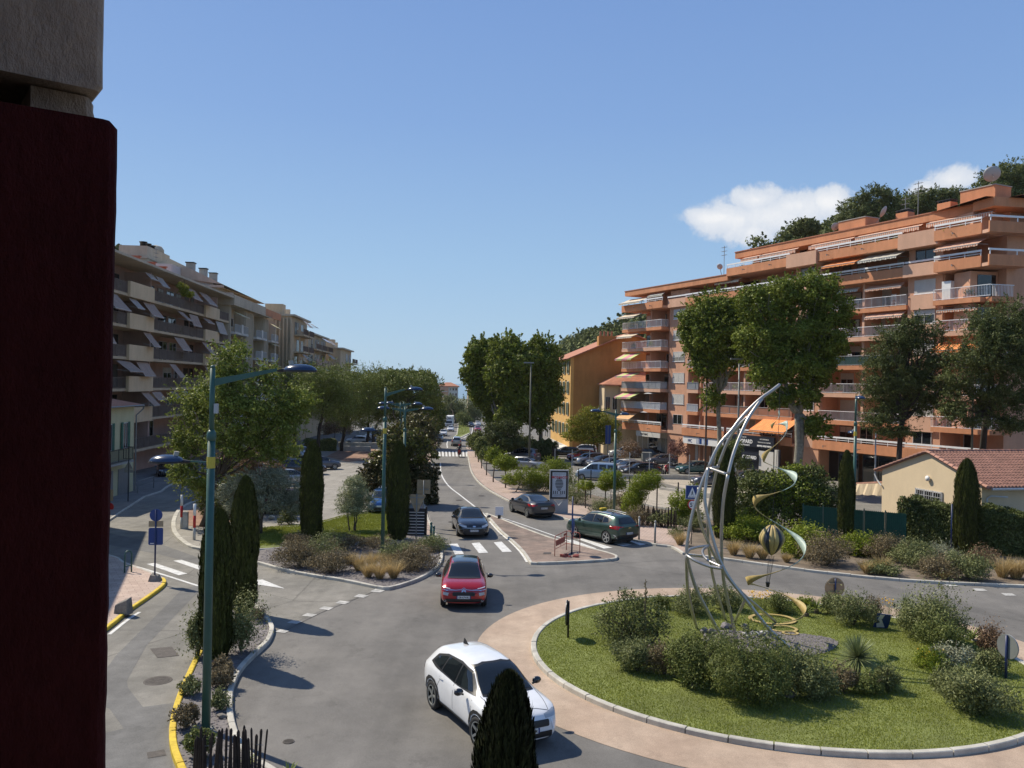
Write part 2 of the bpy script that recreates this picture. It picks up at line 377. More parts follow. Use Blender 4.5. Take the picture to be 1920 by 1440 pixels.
MT['road_pale']=asphalt('pale_asphalt',(.25,.235,.205),(.32,.30,.265),crack=.3)
MT['apron']=asphalt('tan_apron',(.37,.275,.205),(.46,.36,.275),wear=.12)
MT['paint']=M('road_paint',(.60,.60,.58),.7,.25,5,50)
MT['paint_worn']=M('worn_road_paint',(.40,.395,.375),.8,.38,4,30)
MT['pave_pink']=paving('pink_paving',(.40,.30,.245),(.45,.345,.285),(.27,.21,.18),.4,.2,.35)
MT['pave_diag']=paving('pink_block_paving',(.44,.33,.27),(.48,.37,.31),(.27,.21,.18),.22,.22,.8)
MT['pave_left']=paving('rose_paving',(.42,.31,.25),(.48,.37,.30),(.29,.21,.18),.5,.25,-.55)
MT['pave_grey']=asphalt('grey_pavement',(.17,.165,.155),(.22,.21,.20))
MT['soil']=M('dry_soil',(.16,.125,.09),.95,.35,1.5,25,bump=.5)
MT['lawn']=M('lawn_ground',(.16,.185,.05),.95,.3,.9,30,bump=.4)
MT['red_ground']=asphalt('reddish_ground',(.22,.125,.085),(.34,.22,.16),wear=.25)
MT['splitter']=asphalt('splitter_ground',(.15,.122,.102),(.29,.215,.175),patch=.5,wear=.25)
MT['bed']=M('gravel_ground',(.17,.155,.15),.9,.35,3,30,bump=.5)
MT['gravel_pale']=asphalt('pale_gravel',(.36,.32,.26),(.44,.39,.32))
MT['terrain']=M('terrain',(.10,.11,.06),.95,.3,.05,2)

def smooth_line(pts,n=4,closed=False):
    P=[Vector(p) for p in pts];out=[];L=len(P)
    R=range(L if closed else L-1)
    for i in R:
        p0=P[(i-1) % L] if (closed or i > 0) else P[i];p1=P[i];p2=P[(i+1) % L];p3=P[(i+2) % L] if (closed or i+2 < L) else p2
        for k in range(n):
            t=k/n
            out.append(.5*((2*p1)+(p2-p0)*t+(2*p0-5*p1+4*p2-p3)*t*t+(3*p1-p0-3*p2+p3)*t ** 3))
    if not closed: out.append(P[-1])
    return out
def sheet(name,pts,dz,mat,kind='structure',label=None,cat=None,parent=None):
    vs=[(p[0],p[1],gz(p[1])+dz) for p in pts]
    a=sum(vs[i][0]*vs[(i+1) % len(vs)][1]-vs[(i+1) % len(vs)][0]*vs[i][1] for i in range(len(vs)))
    if a < 0: vs=vs[::-1]
    me=bpy.data.meshes.new(name);me.from_pydata(vs,[],[tuple(range(len(vs)))]);me.materials.append(mat);me.update()
    o=link(name,me,parent);tag(o,label,cat,kind=kind if parent is None else None);return o
def gp(l,h=0.0): return [G(x,y,h) for (x,y) in l]
def kerb(name,line,w=.16,h=.13,mat=None,stone=1.0,gap=.018,closed=False,joined=False,side=1,label=None):
    """kerb stones laid along a line, each one a piece of its own; side says on which side of the line they lie"""
    mat=mat or MT['kerb']
    P=[Vector((p[0],p[1])) for p in line]
    if closed: P.append(P[0])
    seg=[(P[i+1]-P[i]).length for i in range(len(P)-1)];tot=sum(seg)
    def at(s):
        s=max(0,min(tot,s));i=0
        while i < len(seg)-1 and s > seg[i]: s -= seg[i];i += 1
        d=(P[i+1]-P[i]);dn=d.normalized()
        return P[i]+dn*s,Vector((-dn.y,dn.x))
    N=max(1,round(tot/stone));L=tot/N
    o0=P[0];root=None
    allmb=MB()
    if not joined:
        root=bpy.data.objects.new(name,None);COL.objects.link(root);root.location=(o0.x,o0.y,gz(o0.y));tag(root,label,kind='structure')
    rnd=random.Random(len(P)+int(tot*10))
    for i in range(N):
        mb=MB() if not joined else allmb
        a,b=i*L+gap/2,(i+1)*L-gap/2
        k=3;hh=h+(rnd.uniform(-.008,.008) if not joined else 0)
        ring=[]
        for j in range(k+1):
            p,n=at(a+(b-a)*j/k);n=n*side
            z=gz(p.y);q=p+n*w;bv=.018
            ring.append([(p.x,p.y,z-.05),(p.x,p.y,z+hh-bv),(p.x+n.x*bv,p.y+n.y*bv,z+hh),(q.x-n.x*bv,q.y-n.y*bv,z+hh),(q.x,q.y,z+hh-bv),(q.x,q.y,z-.05)])
        vs=[v for r in ring for v in r]
        if not joined: vs=[(v[0]-o0.x,v[1]-o0.y,v[2]-gz(o0.y)) for v in vs]
        fs=[]
        for j in range(k):
            for t in range(5):
                q=(j*6+t,j*6+t+1,(j+1)*6+t+1,(j+1)*6+t)
                fs.append(q if side < 0 else q[::-1])
        c0=tuple(range(6));c1=tuple(k*6+t for t in range(6))
        fs.append(c0[::-1] if side < 0 else c0);fs.append(c1 if side < 0 else c1[::-1])
        mb.add(vs,fs)
        if not joined: mb.build('kerb_stone',mat,root)
    if joined:
        o=allmb.build(name,mat);tag(o,label,kind='structure');return o
    return root

# ------------------------------------------------------------------ terrain, sea, road
mb=MB()
ys=[-40,0,60,200,430]
for i in range(4):
    y0,y1=ys[i],ys[i+1]
    mb.add([(-260,y0,gz(y0)),(260,y0,gz(y0)),(260,y1,gz(y1)),(-260,y1,gz(y1))],[(0,1,2,3)])
tag(mb.build('road',MT['road']),kind='structure')
mb=MB();z=gz(500)-.02
mb.add([(-6000,429,z),(6000,429,z),(6000,900,z),(-6000,900,z)],[(0,1,2,3)])
mb.add([(-6000,-600,z),(-259,-600,z),(-259,429,z),(-6000,429,z)],[(0,1,2,3)])
mb.add([(259,-600,z),(6000,-600,z),(6000,429,z),(259,429,z)],[(0,1,2,3)])
mb.add([(-259,-600,z),(259,-600,z),(259,-39,z),(-259,-39,z)],[(0,1,2,3)])
tag(mb.build('ground',MT['terrain']),kind='structure')
mb=MB();mb.add([(-9000,899,z-.2),(9000,899,z-.2),(9000,16000,z-.2),(-9000,16000,z-.2)],[(0,1,2,3)])
tag(mb.build('sea',MT['water']),kind='structure')

# roundabout: mown island, ring of kerb stones, tan apron
RC=Vector((8.3,25.9));RR=7.55;RA=9.3
def circ(r,n=96,c=RC): return [(c.x+r*math.cos(2*PI*i/n),c.y+r*math.sin(2*PI*i/n)) for i in range(n)]
sheet('roundabout_apron',circ(RA),.008,MT['apron'])
sheet('roundabout_lawn',circ(RR-.1),.10,MT['lawn'])
kerb('roundabout_kerb',circ(RR,192),w=.17,h=.14,stone=1.02,closed=True,side=1,gap=.03)

MT['tyre_dark']=asphalt('driven_asphalt',(.128,.122,.114),(.165,.157,.145),wear=.12)

# left side street: older asphalt with a darker repair
sheet('side_street',gp([(60,1700),(520,1560),(500,1440),(440,1380),(430,1300),(470,1225),(505,1182),(530,1183),(552,1167),(581,1154),(612,1141),(643,1130),(678,1118),(712,1104),(620,1080),(540,1066),(480,1052),(430,1040),(380,1030),(322,995),(322,975),(340,945),(400,905),(400,890),(300,900),(200,960),(60,1040)]),.004,MT['road_old'])
sheet('asphalt_repair',gp([(340,1107),(372,1096),(385,1098),(360,1122),(275,1210),(238,1277),(240,1290),(268,1326),(330,1318),(314,1365),(330,1480),(60,1600),(60,1385),(150,1385),(232,1367),(206,1330),(160,1310),(217,1230)]),.008,MT['road_patch'])
sheet('asphalt_repair',gp([(60,1015),(205,1000),(300,1020),(400,1056),(430,1062),(430,1072),(300,1040),(205,1022),(60,1030)]),.008,MT['road_patch'])
# left foreground pavement with its yellow kerb
pvl=[(205,1039),(232,1052),(254,1061),(282,1071),(298,1079),(308,1083),(312,1089),(305,1099),(275,1121),(247,1140),(205,1174),(150,1215),(60,1300)]
sheet('left_pavement',gp(pvl,.11)+gp([(-200,1500),(-300,1100),(60,1010)],.11),.11,MT['pave_left'])
kl=smooth_line([G(x,y,.12).to_2d() for (x,y) in pvl[5:]],4)
kerb('yellow_kerb',kl,w=.15,h=.13,mat=MT['kerb_yellow'],stone=1.0,side=-1)
kl=smooth_line([G(x,y,.12).to_2d() for (x,y) in [(60,1010)]+pvl[:6]],3)
kerb('kerb',kl,w=.12,h=.12,stone=1.0,side=-1,joined=True)
# pavement in front of the left houses
pvh=[(120,1030),(207,973),(231,957),(242,950),(272,930),(304,920),(312,913),(330,903),(370,885),(430,868),(470,858)]
sheet('house_pavement',gp(pvh,.11)+gp([(470,846),(300,846),(150,880),(-60,980)],.11),.11,MT['pave_grey'])
kerb('kerb',[G(x,y,.12).to_2d() for (x,y) in pvh],w=.14,h=.12,joined=True,side=1)

# left planting island (cypresses, tall lamp)
li_l=[(372,1218),(362,1236),(345,1272),(330,1308),(320,1345),(317,1378),(322,1408),(335,1440),(365,1510)]
li_r=[(440,1118),(462,1122),(480,1130),(496,1148),(509,1163),(514,1178),(505,1200),(482,1222),(457,1248),(441,1278),(436,1308),(438,1340),(447,1372),(462,1398),(486,1420),(520,1440),(600,1500)]
sheet('planting_bed',gp(li_l[::-1],.1)+gp([(392,1160),(410,1130)],.1)+gp(li_r,.1)+gp([(600,1560),(400,1580)],.1),.09,MT['bed'])
kerb('yellow_kerb',smooth_line([G(x,y,.13).to_2d() for (x,y) in li_l],4),w=.15,h=.14,mat=MT['kerb_yellow'],stone=1.0,side=1)
kerb('kerb',smooth_line([G(x,y,.13).to_2d() for (x,y) in li_r],4),w=.15,h=.14,stone=.8,side=-1)

# middle island: lawn, bed, kerb, beige path
mi=[(480,1053),(537,1068),(601,1080),(619,1082),(667,1091),(716,1101),(737,1100),(782,1086),(812,1070),(827,1055),(831,1037),(826,1018),(815,996),(803,968),(797,945)]
sheet('pale_parking',gp([(380,1040),(322,992),(335,955),(420,905),(480,885),(560,850),(640,838),(800,838),(812,850),(806,900),(800,955),(826,1016),(700,1040),(480,1040)]),.004,MT['road_pale'])
sheet('planting_bed',gp(mi,.1)+gp([(785,948),(775,1000),(700,1016),(600,1021),(500,1029),(478,1034)],.1),.09,MT['bed'])
kerb('kerb',smooth_line([G(x,y,.12).to_2d() for (x,y) in mi],3),w=.15,h=.13,stone=1.0,side=1)
sheet('narrow_pavement',gp([(826,1018),(815,996),(803,968),(797,945),(808,860),(818,835),(826,822),(812,822),(800,840),(790,880),(780,950),(795,1000),(810,1016)],.115),.115,MT['pave_pink'])
sheet('lawn',gp([(432,1027),(436,1005),(468,992),(500,988),(560,985),(600,979),(640,968),(690,960),(740,954),(768,955),(772,1000),(768,1008),(700,1013),(620,1017),(560,1021),(500,1027)],.08),.07,MT['lawn'])
kerb('kerb',smooth_line([G(x,y,.1).to_2d() for (x,y) in [(768,1009),(700,1014),(620,1018),(560,1022),(500,1028),(440,1029)]],2),w=.12,h=.11,joined=True,side=1)
kerb('kerb',smooth_line([G(x,y,.1).to_2d() for (x,y) in [(436,1005),(468,992),(500,988),(560,985),(600,979),(640,968),(690,960),(740,954)]],2),w=.12,h=.09,joined=True,side=-1)
lf=[(376,1027),(352,1022),(335,1010),(323,995),(322,975),(331,956),(347,945),(362,938),(400,920),(440,905)]
sheet('path',gp(lf,.1)+gp([(470,905),(470,940),(440,985),(420,1010)],.1),.09,MT['road_pale'])
sheet('strip_of_soil',gp([(352,985),(350,960),(368,948),(400,930),(440,918),(440,975),(400,990),(375,988)],.1),.098,MT['red_ground'])
kerb('kerb',smooth_line([G(x,y,.12).to_2d() for (x,y) in lf],3),w=.25,h=.12,stone=1.0,side=-1)
sheet('red_earth',gp([(612,856),(640,842),(700,842),(728,850),(715,862),(650,866)]),.012,MT['red_ground'])

# splitter island
si=[(912,962),(920,975),(937,994),(960,1014),(980,1034),(991,1050),(1002,1055),(1070,1053),(1148,1048),(1158,1044),(1154,1039),(1120,1030),(1090,1022),(1035,1008),(985,990),(945,974)]
sheet('splitter_island',gp(si,.1),.10,MT['splitter'])
kerb('kerb',smooth_line([G(x,y,.11).to_2d() for (x,y) in si],3,True),w=.14,h=.125,stone=1.0,side=1,closed=True)
# right pavement and beds
pr=[(874,838),(877,850),(880,862),(884,880),(893,896),(910,912),(935,927),(962,940),(1000,953),(1040,964),(1090,980),(1150,998),(1190,1010),(1230,1019),(1262,1023),(1285,1036)]
bk=[(1300,994),(1280,985),(1210,975),(1170,966),(1110,951),(1075,945),(1040,944),(1028,938),(1000,928),(960,915),(930,900),(908,880),(897,860),(890,838)]
sheet('right_pavement',gp(pr,.11)+gp(bk,.11),.11,MT['pave_pink'])
kerb('kerb',smooth_line([G(x,y,.12).to_2d() for (x,y) in pr[1:]],3),w=.15,h=.12,stone=1.0,side=-1)
sheet('block_paving',gp([(1172,1003),(1195,1009),(1228,1016),(1255,1018),(1266,1003),(1292,992),(1280,986),(1210,976),(1178,970)],.125),.116,MT['pave_diag'])
pb=[(1262,1023),(1285,1037),(1365,1046),(1515,1067),(1650,1081),(1762,1089),(1920,1096),(2050,1100)]
sheet('planting_bed',gp(pb,.1)+gp([(2100,1010),(1900,1000),(1690,1000),(1540,985),(1400,975),(1290,975),(1268,1003)],.1),.085,MT['soil'])
kerb('kerb',smooth_line([G(x,y,.12).to_2d() for (x,y) in pb[1:]],3),w=.15,h=.13,stone=1.0,side=-1)
sheet('planting_bed',gp([(1300,994),(1280,985),(1210,975),(1170,966),(1110,951),(1075,945),(1045,943),(1000,928),(960,915),(935,900),(960,890),(1040,905),(1120,930),(1220,950),(1300,965),(1330,990)],.1),.085,MT['soil'])
sheet('parking_ground',gp([(960,892),(1040,908),(1120,932),(1220,952),(1300,967),(1420,985),(1700,985),(1700,920),(1400,880),(1300,862),(1180,848),(1050,845),(940,855),(930,870)]),.004,MT['road_old'])
sheet('gravel_yard',gp([(1150,905),(1240,893),(1310,893),(1420,905),(1420,925),(1320,925),(1240,905)]),.010,MT['gravel_pale'])
sheet('beige_strip',gp([(1140,925),(1240,915),(1330,935),(1330,962),(1230,950)]),.008,MT['gravel_pale'])
# grass median further down the boulevard
sheet('grass_median',gp([(842,824),(856,814),(858,800),(860,790),(872,790),(880,800),(881,812),(862,821)],.08),.08,MT['lawn'])
kerb('kerb',[G(x,y,.1).to_2d() for (x,y) in [(842,824),(856,814),(858,800),(860,790)]],w=.3,h=.1,joined=True,side=-1)
kerb('kerb',[G(x,y,.1).to_2d() for (x,y) in [(881,812),(862,821),(842,824)]],w=.3,h=.1,joined=True,side=-1)

# ------------------------------------------------------------------ painted markings
def mark(q,dz=.014,name='road_marking'): return sheet(name,gp(q),dz,MT['paint_worn' if name == 'dashed_line' else 'paint'])
for q in ([(275,1058),(290,1056),(351,1076),(335,1079)],[(325,1052),(340,1050),(402,1070),(386,1073)],[(376,1047),(390,1045),(430,1057),(418,1060)],
          [(842.5,1020.4),(857.6,1019.5),(869.7,1039),(853,1040)],[(884,1019),(899,1017.5),(915,1036.5),(898,1037.6)],[(925.6,1017.4),(940.7,1016),(959.7,1035),(942,1035.5)],
          [(1062,1014),(1072.5,1012),(1119,1029),(1107,1030.5)],[(1082,1011),(1092,1010),(1149,1027.5),(1132,1029)],[(1120,1008),(1135,1006),(1185,1022),(1168,1025)],[(1150,1003),(1163,1001),(1216,1020),(1200,1023)],
          [(479,1088),(492,1087),(534,1104),(479,1096)]):
    mark(q,name='crosswalk_stripe' if len(q) == 4 and q[0][0] != 479 else 'road_marking')
for (x,y) in ((709,1108),(678,1118),(643,1130),(612,1141),(581,1153.6),(552.5,1167),(530,1184)):
    mark([(x-15,y+1.5),(x-5,y-3.5),(x+14,y-1),(x+4,y+3.5)],name='dashed_line')
for (x,y) in ((1732,1090.5),(1782,1097),(1837,1106),(1891,1115),(1945,1127)):
    mark([(x-15,y-2.5),(x+6,y-2),(x+15,y+2.5),(x-6,y+2.5)],name='dashed_line')
def line(pts,w,name='painted_line',n=3,dz=.012,mat=None):
    P=smooth_line([G(x,y).to_2d() for (x,y) in pts],n)
    mb=MB();vs=[]
    for i,p in enumerate(P):
        d=(P[min(i+1,len(P)-1)]-P[max(i-1,0)]).normalized();nn=Vector((-d.y,d.x))*w/2
        for q in (p-nn,p+nn): vs.append((q.x,q.y,gz(q.y)+dz))
    mb.add(vs,[(2*i,2*i+2,2*i+3,2*i+1) for i in range(len(P)-1)])
    tag(mb.build(name,mat or MT['paint']),kind='structure')
line([(826,868),(827,888),(840,910),(862,928),(890,950),(914,970)],.14)
line([(914,966),(950,974),(1040,1005),(1070,1015)],.12)
line([(918,978),(935,997),(958,1017),(977,1037),(988,1054)],.12)
line([(246,1060),(300,1076),(372,1099)],.14)
line([(840,826),(838,832),(839,840)],.18)
line([(843,826),(872,820),(884,812)],.2)
line([(866,822),(884,812),(886,800)],.15)
line([(205,1190),(240,1162),(262,1148)],.12)
for k in range(9): mark([(822+k*6.4,846),(825+k*6.4,846),(826.5+k*6.4,856),(822.5+k*6.4,856)],name='crosswalk_stripe')
MT['tar']=M('tar_seam',(.085,.082,.077),.85,.3)
line([(530,1186),(600,1150),(660,1126),(716,1103)],.03,'tar_seam',dz=.010,mat=MT['tar'])
line([(985,1064),(1100,1062),(1230,1052),(1345,1053)],.025,'tar_seam',dz=.010,mat=MT['tar'])
line([(1160,1060),(1300,1080),(1500,1100),(1700,1125),(1920,1165)],.02,'tar_seam',dz=.010,mat=MT['tar'])
# manhole covers, gully and box covers
MT['iron']=M('cast_iron',(.085,.075,.068),.7,.3,8,60,metal=.3,bump=.4)
def manhole(px,py,r):
    c=G(px,py);mb=MB();mb.lathe([(r,-.01),(r,.014),(r*.9,.016)],20,c)
    for i in range(-3,4):
        hw=math.sqrt(max(0,(r*.82) ** 2-(i*r*.22) ** 2));mb.box(c.x-hw,c.x+hw,c.y+i*r*.22-.02,c.y+i*r*.22+.02,c.z+.012,c.z+.021)
    tag(mb.build('manhole_cover',MT['iron']),kind='structure')
manhole(296,1277,.37);manhole(541,1391,.13);manhole(848,979,.28);manhole(861,938,.28);manhole(903,930,.28)
sheet('box_cover',gp([(281,1217),(322,1213),(336,1230),(295,1234)]),.014,MT['iron'])
sheet('gully_grate',gp([(275,1412),(308,1406),(312,1417),(277,1423)]),.014,MT['iron'])
sheet('box_cover',gp([(1020,1036),(1034,1036),(1032,1039),(1018,1039)],.1),.115,MT['iron'])

# ------------------------------------------------------------------ building helpers (local x along the facade, -y towards the street)
def weathered(name,col,var=.10,streak=.22):
    mt,nt,b=new_mat(name)
    n1=noise(nt,.35,5,.65);o=mult(nt,tuple(col),n1.outputs['Fac'],1-var,1+var)
    n2=noise(nt,1.6,5,.7,stretch=(.7,.7,.16));o=mult(nt,o,n2.outputs['Fac'],1-streak*.6,1.03)
    n3=noise(nt,18,4,.7);o=mult(nt,o,n3.outputs['Fac'],.93,1.06)
    nt.links.new(o,b.inputs['Base Color']);b.inputs['Roughness'].default_value=.92
    bumpn(nt,b,n3.outputs['Fac'],.2,.01);return mt
MT['terra']=weathered('salmon_render',(.63,.34,.215),.12,.28)
MT['terra_band']=weathered('orange_render',(.62,.27,.135),.14,.34)
MT['terra_panel']=weathered('pale_salmon_render',(.64,.38,.26))
MT['railwhite']=M('white_rail',(.80,.80,.80),.45,.05)
MT['railgrey']=M('grey_rail',(.40,.41,.41),.5,.08)
MT['rail_brown']=M('brown_rail_slats',(.16,.12,.095),.7,.2)
MT['shutter']=M('roller_shutter',(.58,.56,.52),.6,.06)
MT['frame']=M('window_frame',(.55,.54,.52),.5,.05)
MT['frame_dk']=M('dark_window_frame',(.10,.085,.075),.5,.05)
MT['cream']=weathered('cream_render',(.66,.53,.35),.06,.12)
MT['cream_panel']=weathered('cream_panel',(.66,.50,.31),.08,.2)
MT['pinkwall']=weathered('pink_render',(.46,.31,.25),.12,.25)
MT['beige']=weathered('beige_render',(.54,.46,.34),.10,.35)
MT['beige2']=weathered('warm_beige_render',(.56,.44,.29),.10,.35)
MT['ochre']=weathered('ochre_render',(.46,.235,.075),.14,.30)
MT['yellow']=weathered('yellow_render',(.66,.40,.13),.10,.2)
MT['paleyellow']=weathered('pale_yellow_render',(.55,.53,.32),.07,.18)
MT['whitewall']=weathered('white_render',(.62,.60,.55),.07,.2)
MT['green_shutter']=M('green_shutter',(.025,.13,.085),.6,.1)
MT['pale_shutter']=M('pale_green_shutter',(.20,.25,.18),.6,.1)
MT['tile']=M('roof_tile',(.235,.12,.092),.85,.30,2.5,14,bump=.2)
MT['tile_light']=M('verge_tile',(.46,.24,.17),.85,.22,3,20)
MT['tile_far']=M('red_tile_roof',(.40,.17,.10),.85,.2,2,8)
MT['aw_tc']=stripes('terracotta_striped_cloth',(.48,.17,.09),(.62,.50,.40),4.2)
MT['aw_or']=stripes('orange_striped_cloth',(.75,.17,.03),(.72,.36,.13),3.6)
MT['aw_gr']=stripes('grey_striped_cloth',(.30,.30,.26),(.62,.59,.50),3.4)
MT['aw_cream']=stripes('cream_cloth',(.62,.52,.38),(.66,.57,.44),2)
MT['aw_lime']=stripes('lime_pink_cloth',(.50,.56,.22),(.60,.24,.30),.35)
MT['aw_orp']=stripes('pale_orange_cloth',(.62,.32,.14),(.62,.42,.22),5)
MT['aw_brown']=stripes('faded_brown_cloth',(.30,.20,.15),(.42,.32,.26),4.5)
MT['aw_grey']=stripes('faded_grey_cloth',(.34,.28,.24),(.46,.41,.37),3)
MT['aw_yel']=stripes('yellow_striped_cloth',(.50,.43,.18),(.60,.56,.38),4)
MT['aw_blue']=stripes('blue_striped_cloth',(.20,.27,.42),(.55,.57,.6),4)
MT['canvas']=M('parasol_cloth',(.42,.43,.45),.8,.05)
MT['signdark']=M('dark_sign_board',(.018,.022,.035),.4,0)
MT['signwhite']=M('white_sign_board',(.75,.75,.74),.5,0)
MT['mesh_green']=M('green_screen_cloth',(.012,.075,.05),.8,.15,8)

MT['curtained']=M('curtained_glass',(.26,.25,.22),.25,.25,4,12,stretch=(3,3,.2))
MT['l_pot']=MT['l_soft']
def frame_at(name,A,d,label,cat='building',kind=None):
    return empty(name,(A[0],A[1],0),label,cat,math.atan2(d[1],d[0]),kind=kind)
def part(name,mb,mat,root,smooth=False): return mb.build(name,mat,root,smooth)
def window(root,u0,u1,z0,z1,y,frame=None,pane=None,shut=0.0,mull=1,name='window',depth=.07):
    fr=frame or MT['frame'];mb=MB();t=.05
    mb.box(u0,u1,y-depth,y+.01,z0,z0+t);mb.box(u0,u1,y-depth,y+.01,z1-t,z1)
    for i in range(mull+2):
        u=u0+(u1-u0-t)*i/(mull+1);mb.box(u,u+t,y-depth,y+.01,z0+t,z1-t)
    o=mb.build(name,fr,root)
    wr_=random.Random(int(u0*31+z0*17));pn=pane or (MT['curtained'] if wr_.random() < .3 else MT['glass'])
    pm=MB();pm.box(u0+t,u1-t,y-depth*.4,y+.005,z0+t,z1-t);pm.build('pane',pn,o)
    if shut > 0:
        sm=MB();zz=z1-t-(z1-z0-2*t)*shut;n=max(2,int((z1-zz)/.09))
        for i in range(n):
            a=zz+(z1-t-zz)*i/n;b=zz+(z1-t-zz)*(i+.86)/n;sm.box(u0+t,u1-t,y-depth*.8,y-depth*.45,a,b)
        sm.build('shutter',MT['shutter'],o)
    return o
def railing(root,pts,z,h=1.0,mat=None,step=.14,bar=.028,backing=None,name='railing'):
    """rail with upright bars along a run of local points"""
    mat=mat or MT['railgrey'];mb=MB()
    for i in range(len(pts)-1):
        a=Vector((pts[i][0],pts[i][1],0));b=Vector((pts[i+1][0],pts[i+1][1],0));L=(b-a).length;d=(b-a).normalized();nn=Vector((-d.y,d.x,0))
        mb.bar(a+Vector((0,0,z+h)),b+Vector((0,0,z+h)),.06,.05);mb.bar(a+Vector((0,0,z+.08)),b+Vector((0,0,z+.08)),.04,.04)
        n=max(2,int(L/step))
        for k in range(n+1):
            p=a+d*(L*k/n);w=bar if k % 12 else bar*1.8
            mb.add([p+nn*w/2-d*w/2+Vector((0,0,z+.08)),p+nn*w/2+d*w/2+Vector((0,0,z+.08)),p-nn*w/2+Vector((0,0,z+.08)),
                    p+nn*w/2-d*w/2+Vector((0,0,z+h)),p+nn*w/2+d*w/2+Vector((0,0,z+h)),p-nn*w/2+Vector((0,0,z+h))],
                   [(0,1,4,3),(1,2,5,4),(2,0,3,5)])
    o=mb.build(name,mat,root)
    if backing:
        bm_=MB()
        for i in range(len(pts)-1):
            a=Vector((*pts[i],0));b=Vector((*pts[i+1],0));d=(b-a).normalized();nn=Vector((-d.y,d.x,0))*.05
            bm_.bar(a+nn+Vector((0,0,z+h*.52)),b+nn+Vector((0,0,z+h*.52)),.015,h*.84)
        bm_.build('screen',backing,o)
    return o
def awning(root,u0,u1,zt,y,out,drop,mat,val=.22):
    mb=MB();n=max(4,int((u1-u0)/.3));sag=.05
    vs=[];
    for i in range(n+1):
        u=u0+(u1-u0)*i/n
        vs += [(u,y,zt),(u,y-out*.5,zt-drop*.5-sag*(.6+.4*math.sin(i*2.1))),(u,y-out,zt-drop),(u,y-out-.01,zt-drop-val*(.75+.25*(i % 2)))]
    fs=[(i*4+j,i*4+j+1,i*4+5+j,i*4+4+j) for i in range(n) for j in range(3)]
    mb.add(vs,fs);o=mb.build('awning',mat,root)
    md=o.modifiers.new('thickness','SOLIDIFY');md.thickness=.012
    a=MB()
    for u in (u0+.15,u1-.15): a.bar((u,y,zt-drop*.7-.15),(u,y-out,zt-drop-.02),.035)
    a.bar((u0,y-out,zt-drop-.01),(u1,y-out,zt-drop-.01),.05);a.build('arm',MT['railgrey'],o)
    return o
def slab(root,u0,u1,y0,y1,z0,z1,mat,name='floor_slab'):
    mb=MB();mb.box(u0,u1,y0,y1,z0,z1);return mb.build(name,mat,root)
def text(root,s,loc,size,mat,rot=(PI/2,0,0),ext=.012,bold=0.0,name='lettering',align='CENTER'):
    cu=bpy.data.curves.new('t','FONT');cu.body=s;cu.size=size;cu.extrude=ext;cu.align_x=align;cu.offset=bold;cu.resolution_u=2
    tmp=bpy.data.objects.new('t',cu);COL.objects.link(tmp)
    me=bpy.data.meshes.new_from_object(tmp);bpy.data.objects.remove(tmp)
    me.materials.clear();me.materials.append(mat)
    o=link(name,me,root);o.location=loc;o.rotation_euler=rot;return o

# ================================================================== the long terracotta apartment block on the right
A=(17.4,122.7);D=(.428,-.904);BL=56.1
rb=frame_at('apartment_block',A,D,'long terracotta apartment block with stepped balconies and white rails','building')
rnd=random.Random(5)
FL=[1.75,4.55,7.43,10.3,13.2,16.05,18.95,21.8]
W3=[(9.8,14.0),(33.1,36.9),(47.8,51.5)]                 # window piers
BAYS=[(0,9.6),(14.0,16.4),(17.4,33.1),(36.9,47.8),(51.5,56.1)]
GB=-3.2
core=MB();core.box(0.3,BL-.2,2.6,14,GB,FL[6]);core.box(.3,22,2.6,14,FL[6],21.0);core.box(22,BL-.2,2.6,14,FL[6],FL[7]);core.box(22.5,BL-.5,3.2,13,FL[7],23.9)
part('wall',core,MT['terra'],rb)
for (a,b) in W3:
    mb=MB();mb.box(a,b,0,2.59,GB,FL[6]+.1);mb.box(a+.004,b-.004,.004,2.59,FL[6]+.1,FL[7]-.3 if a > 20 else 20.9);part('window_bay_wall',mb,MT['terra'],rb)
for i,(a,b) in enumerate(BAYS):                              # party walls
    for u in (a,b):
        if 0.1 < u < 56: 
            mb=MB();mb.box(u-.12,u+.12,.12,2.58,GB,FL[6]-.25);part('party_wall',mb,MT['terra'],rb)
for u in (5.0,20.3,24.8,29.0,42.4):
    mb=MB();mb.box(u-.14,u+.14,.16,2.56,FL[1],FL[6]-.25);part('party_wall',mb,MT['terra_panel'],rb)
def loggia_back(root,a,b,z,h,y,dark=None,rr=None):
    rr=rr or rnd;u=a+.5
    while u < b-1.4:
        w=rr.choice((1.1,1.7,2.4,2.6));w=min(w,b-u-.3)
        if w < .8: break
        if rr.random() < .84:
            tall=rr.random() < .75
            window(root,u,u+w,z+(.05 if tall else .95),z+2.15,y,frame=rr.choice((MT['frame'],MT['frame_dk'],MT['frame'])),shut=rr.choice((0,0,0,.3,.5,1.0)),mull=1 if w > 1.5 else 0)
        u += w+rr.uniform(.4,1.3)
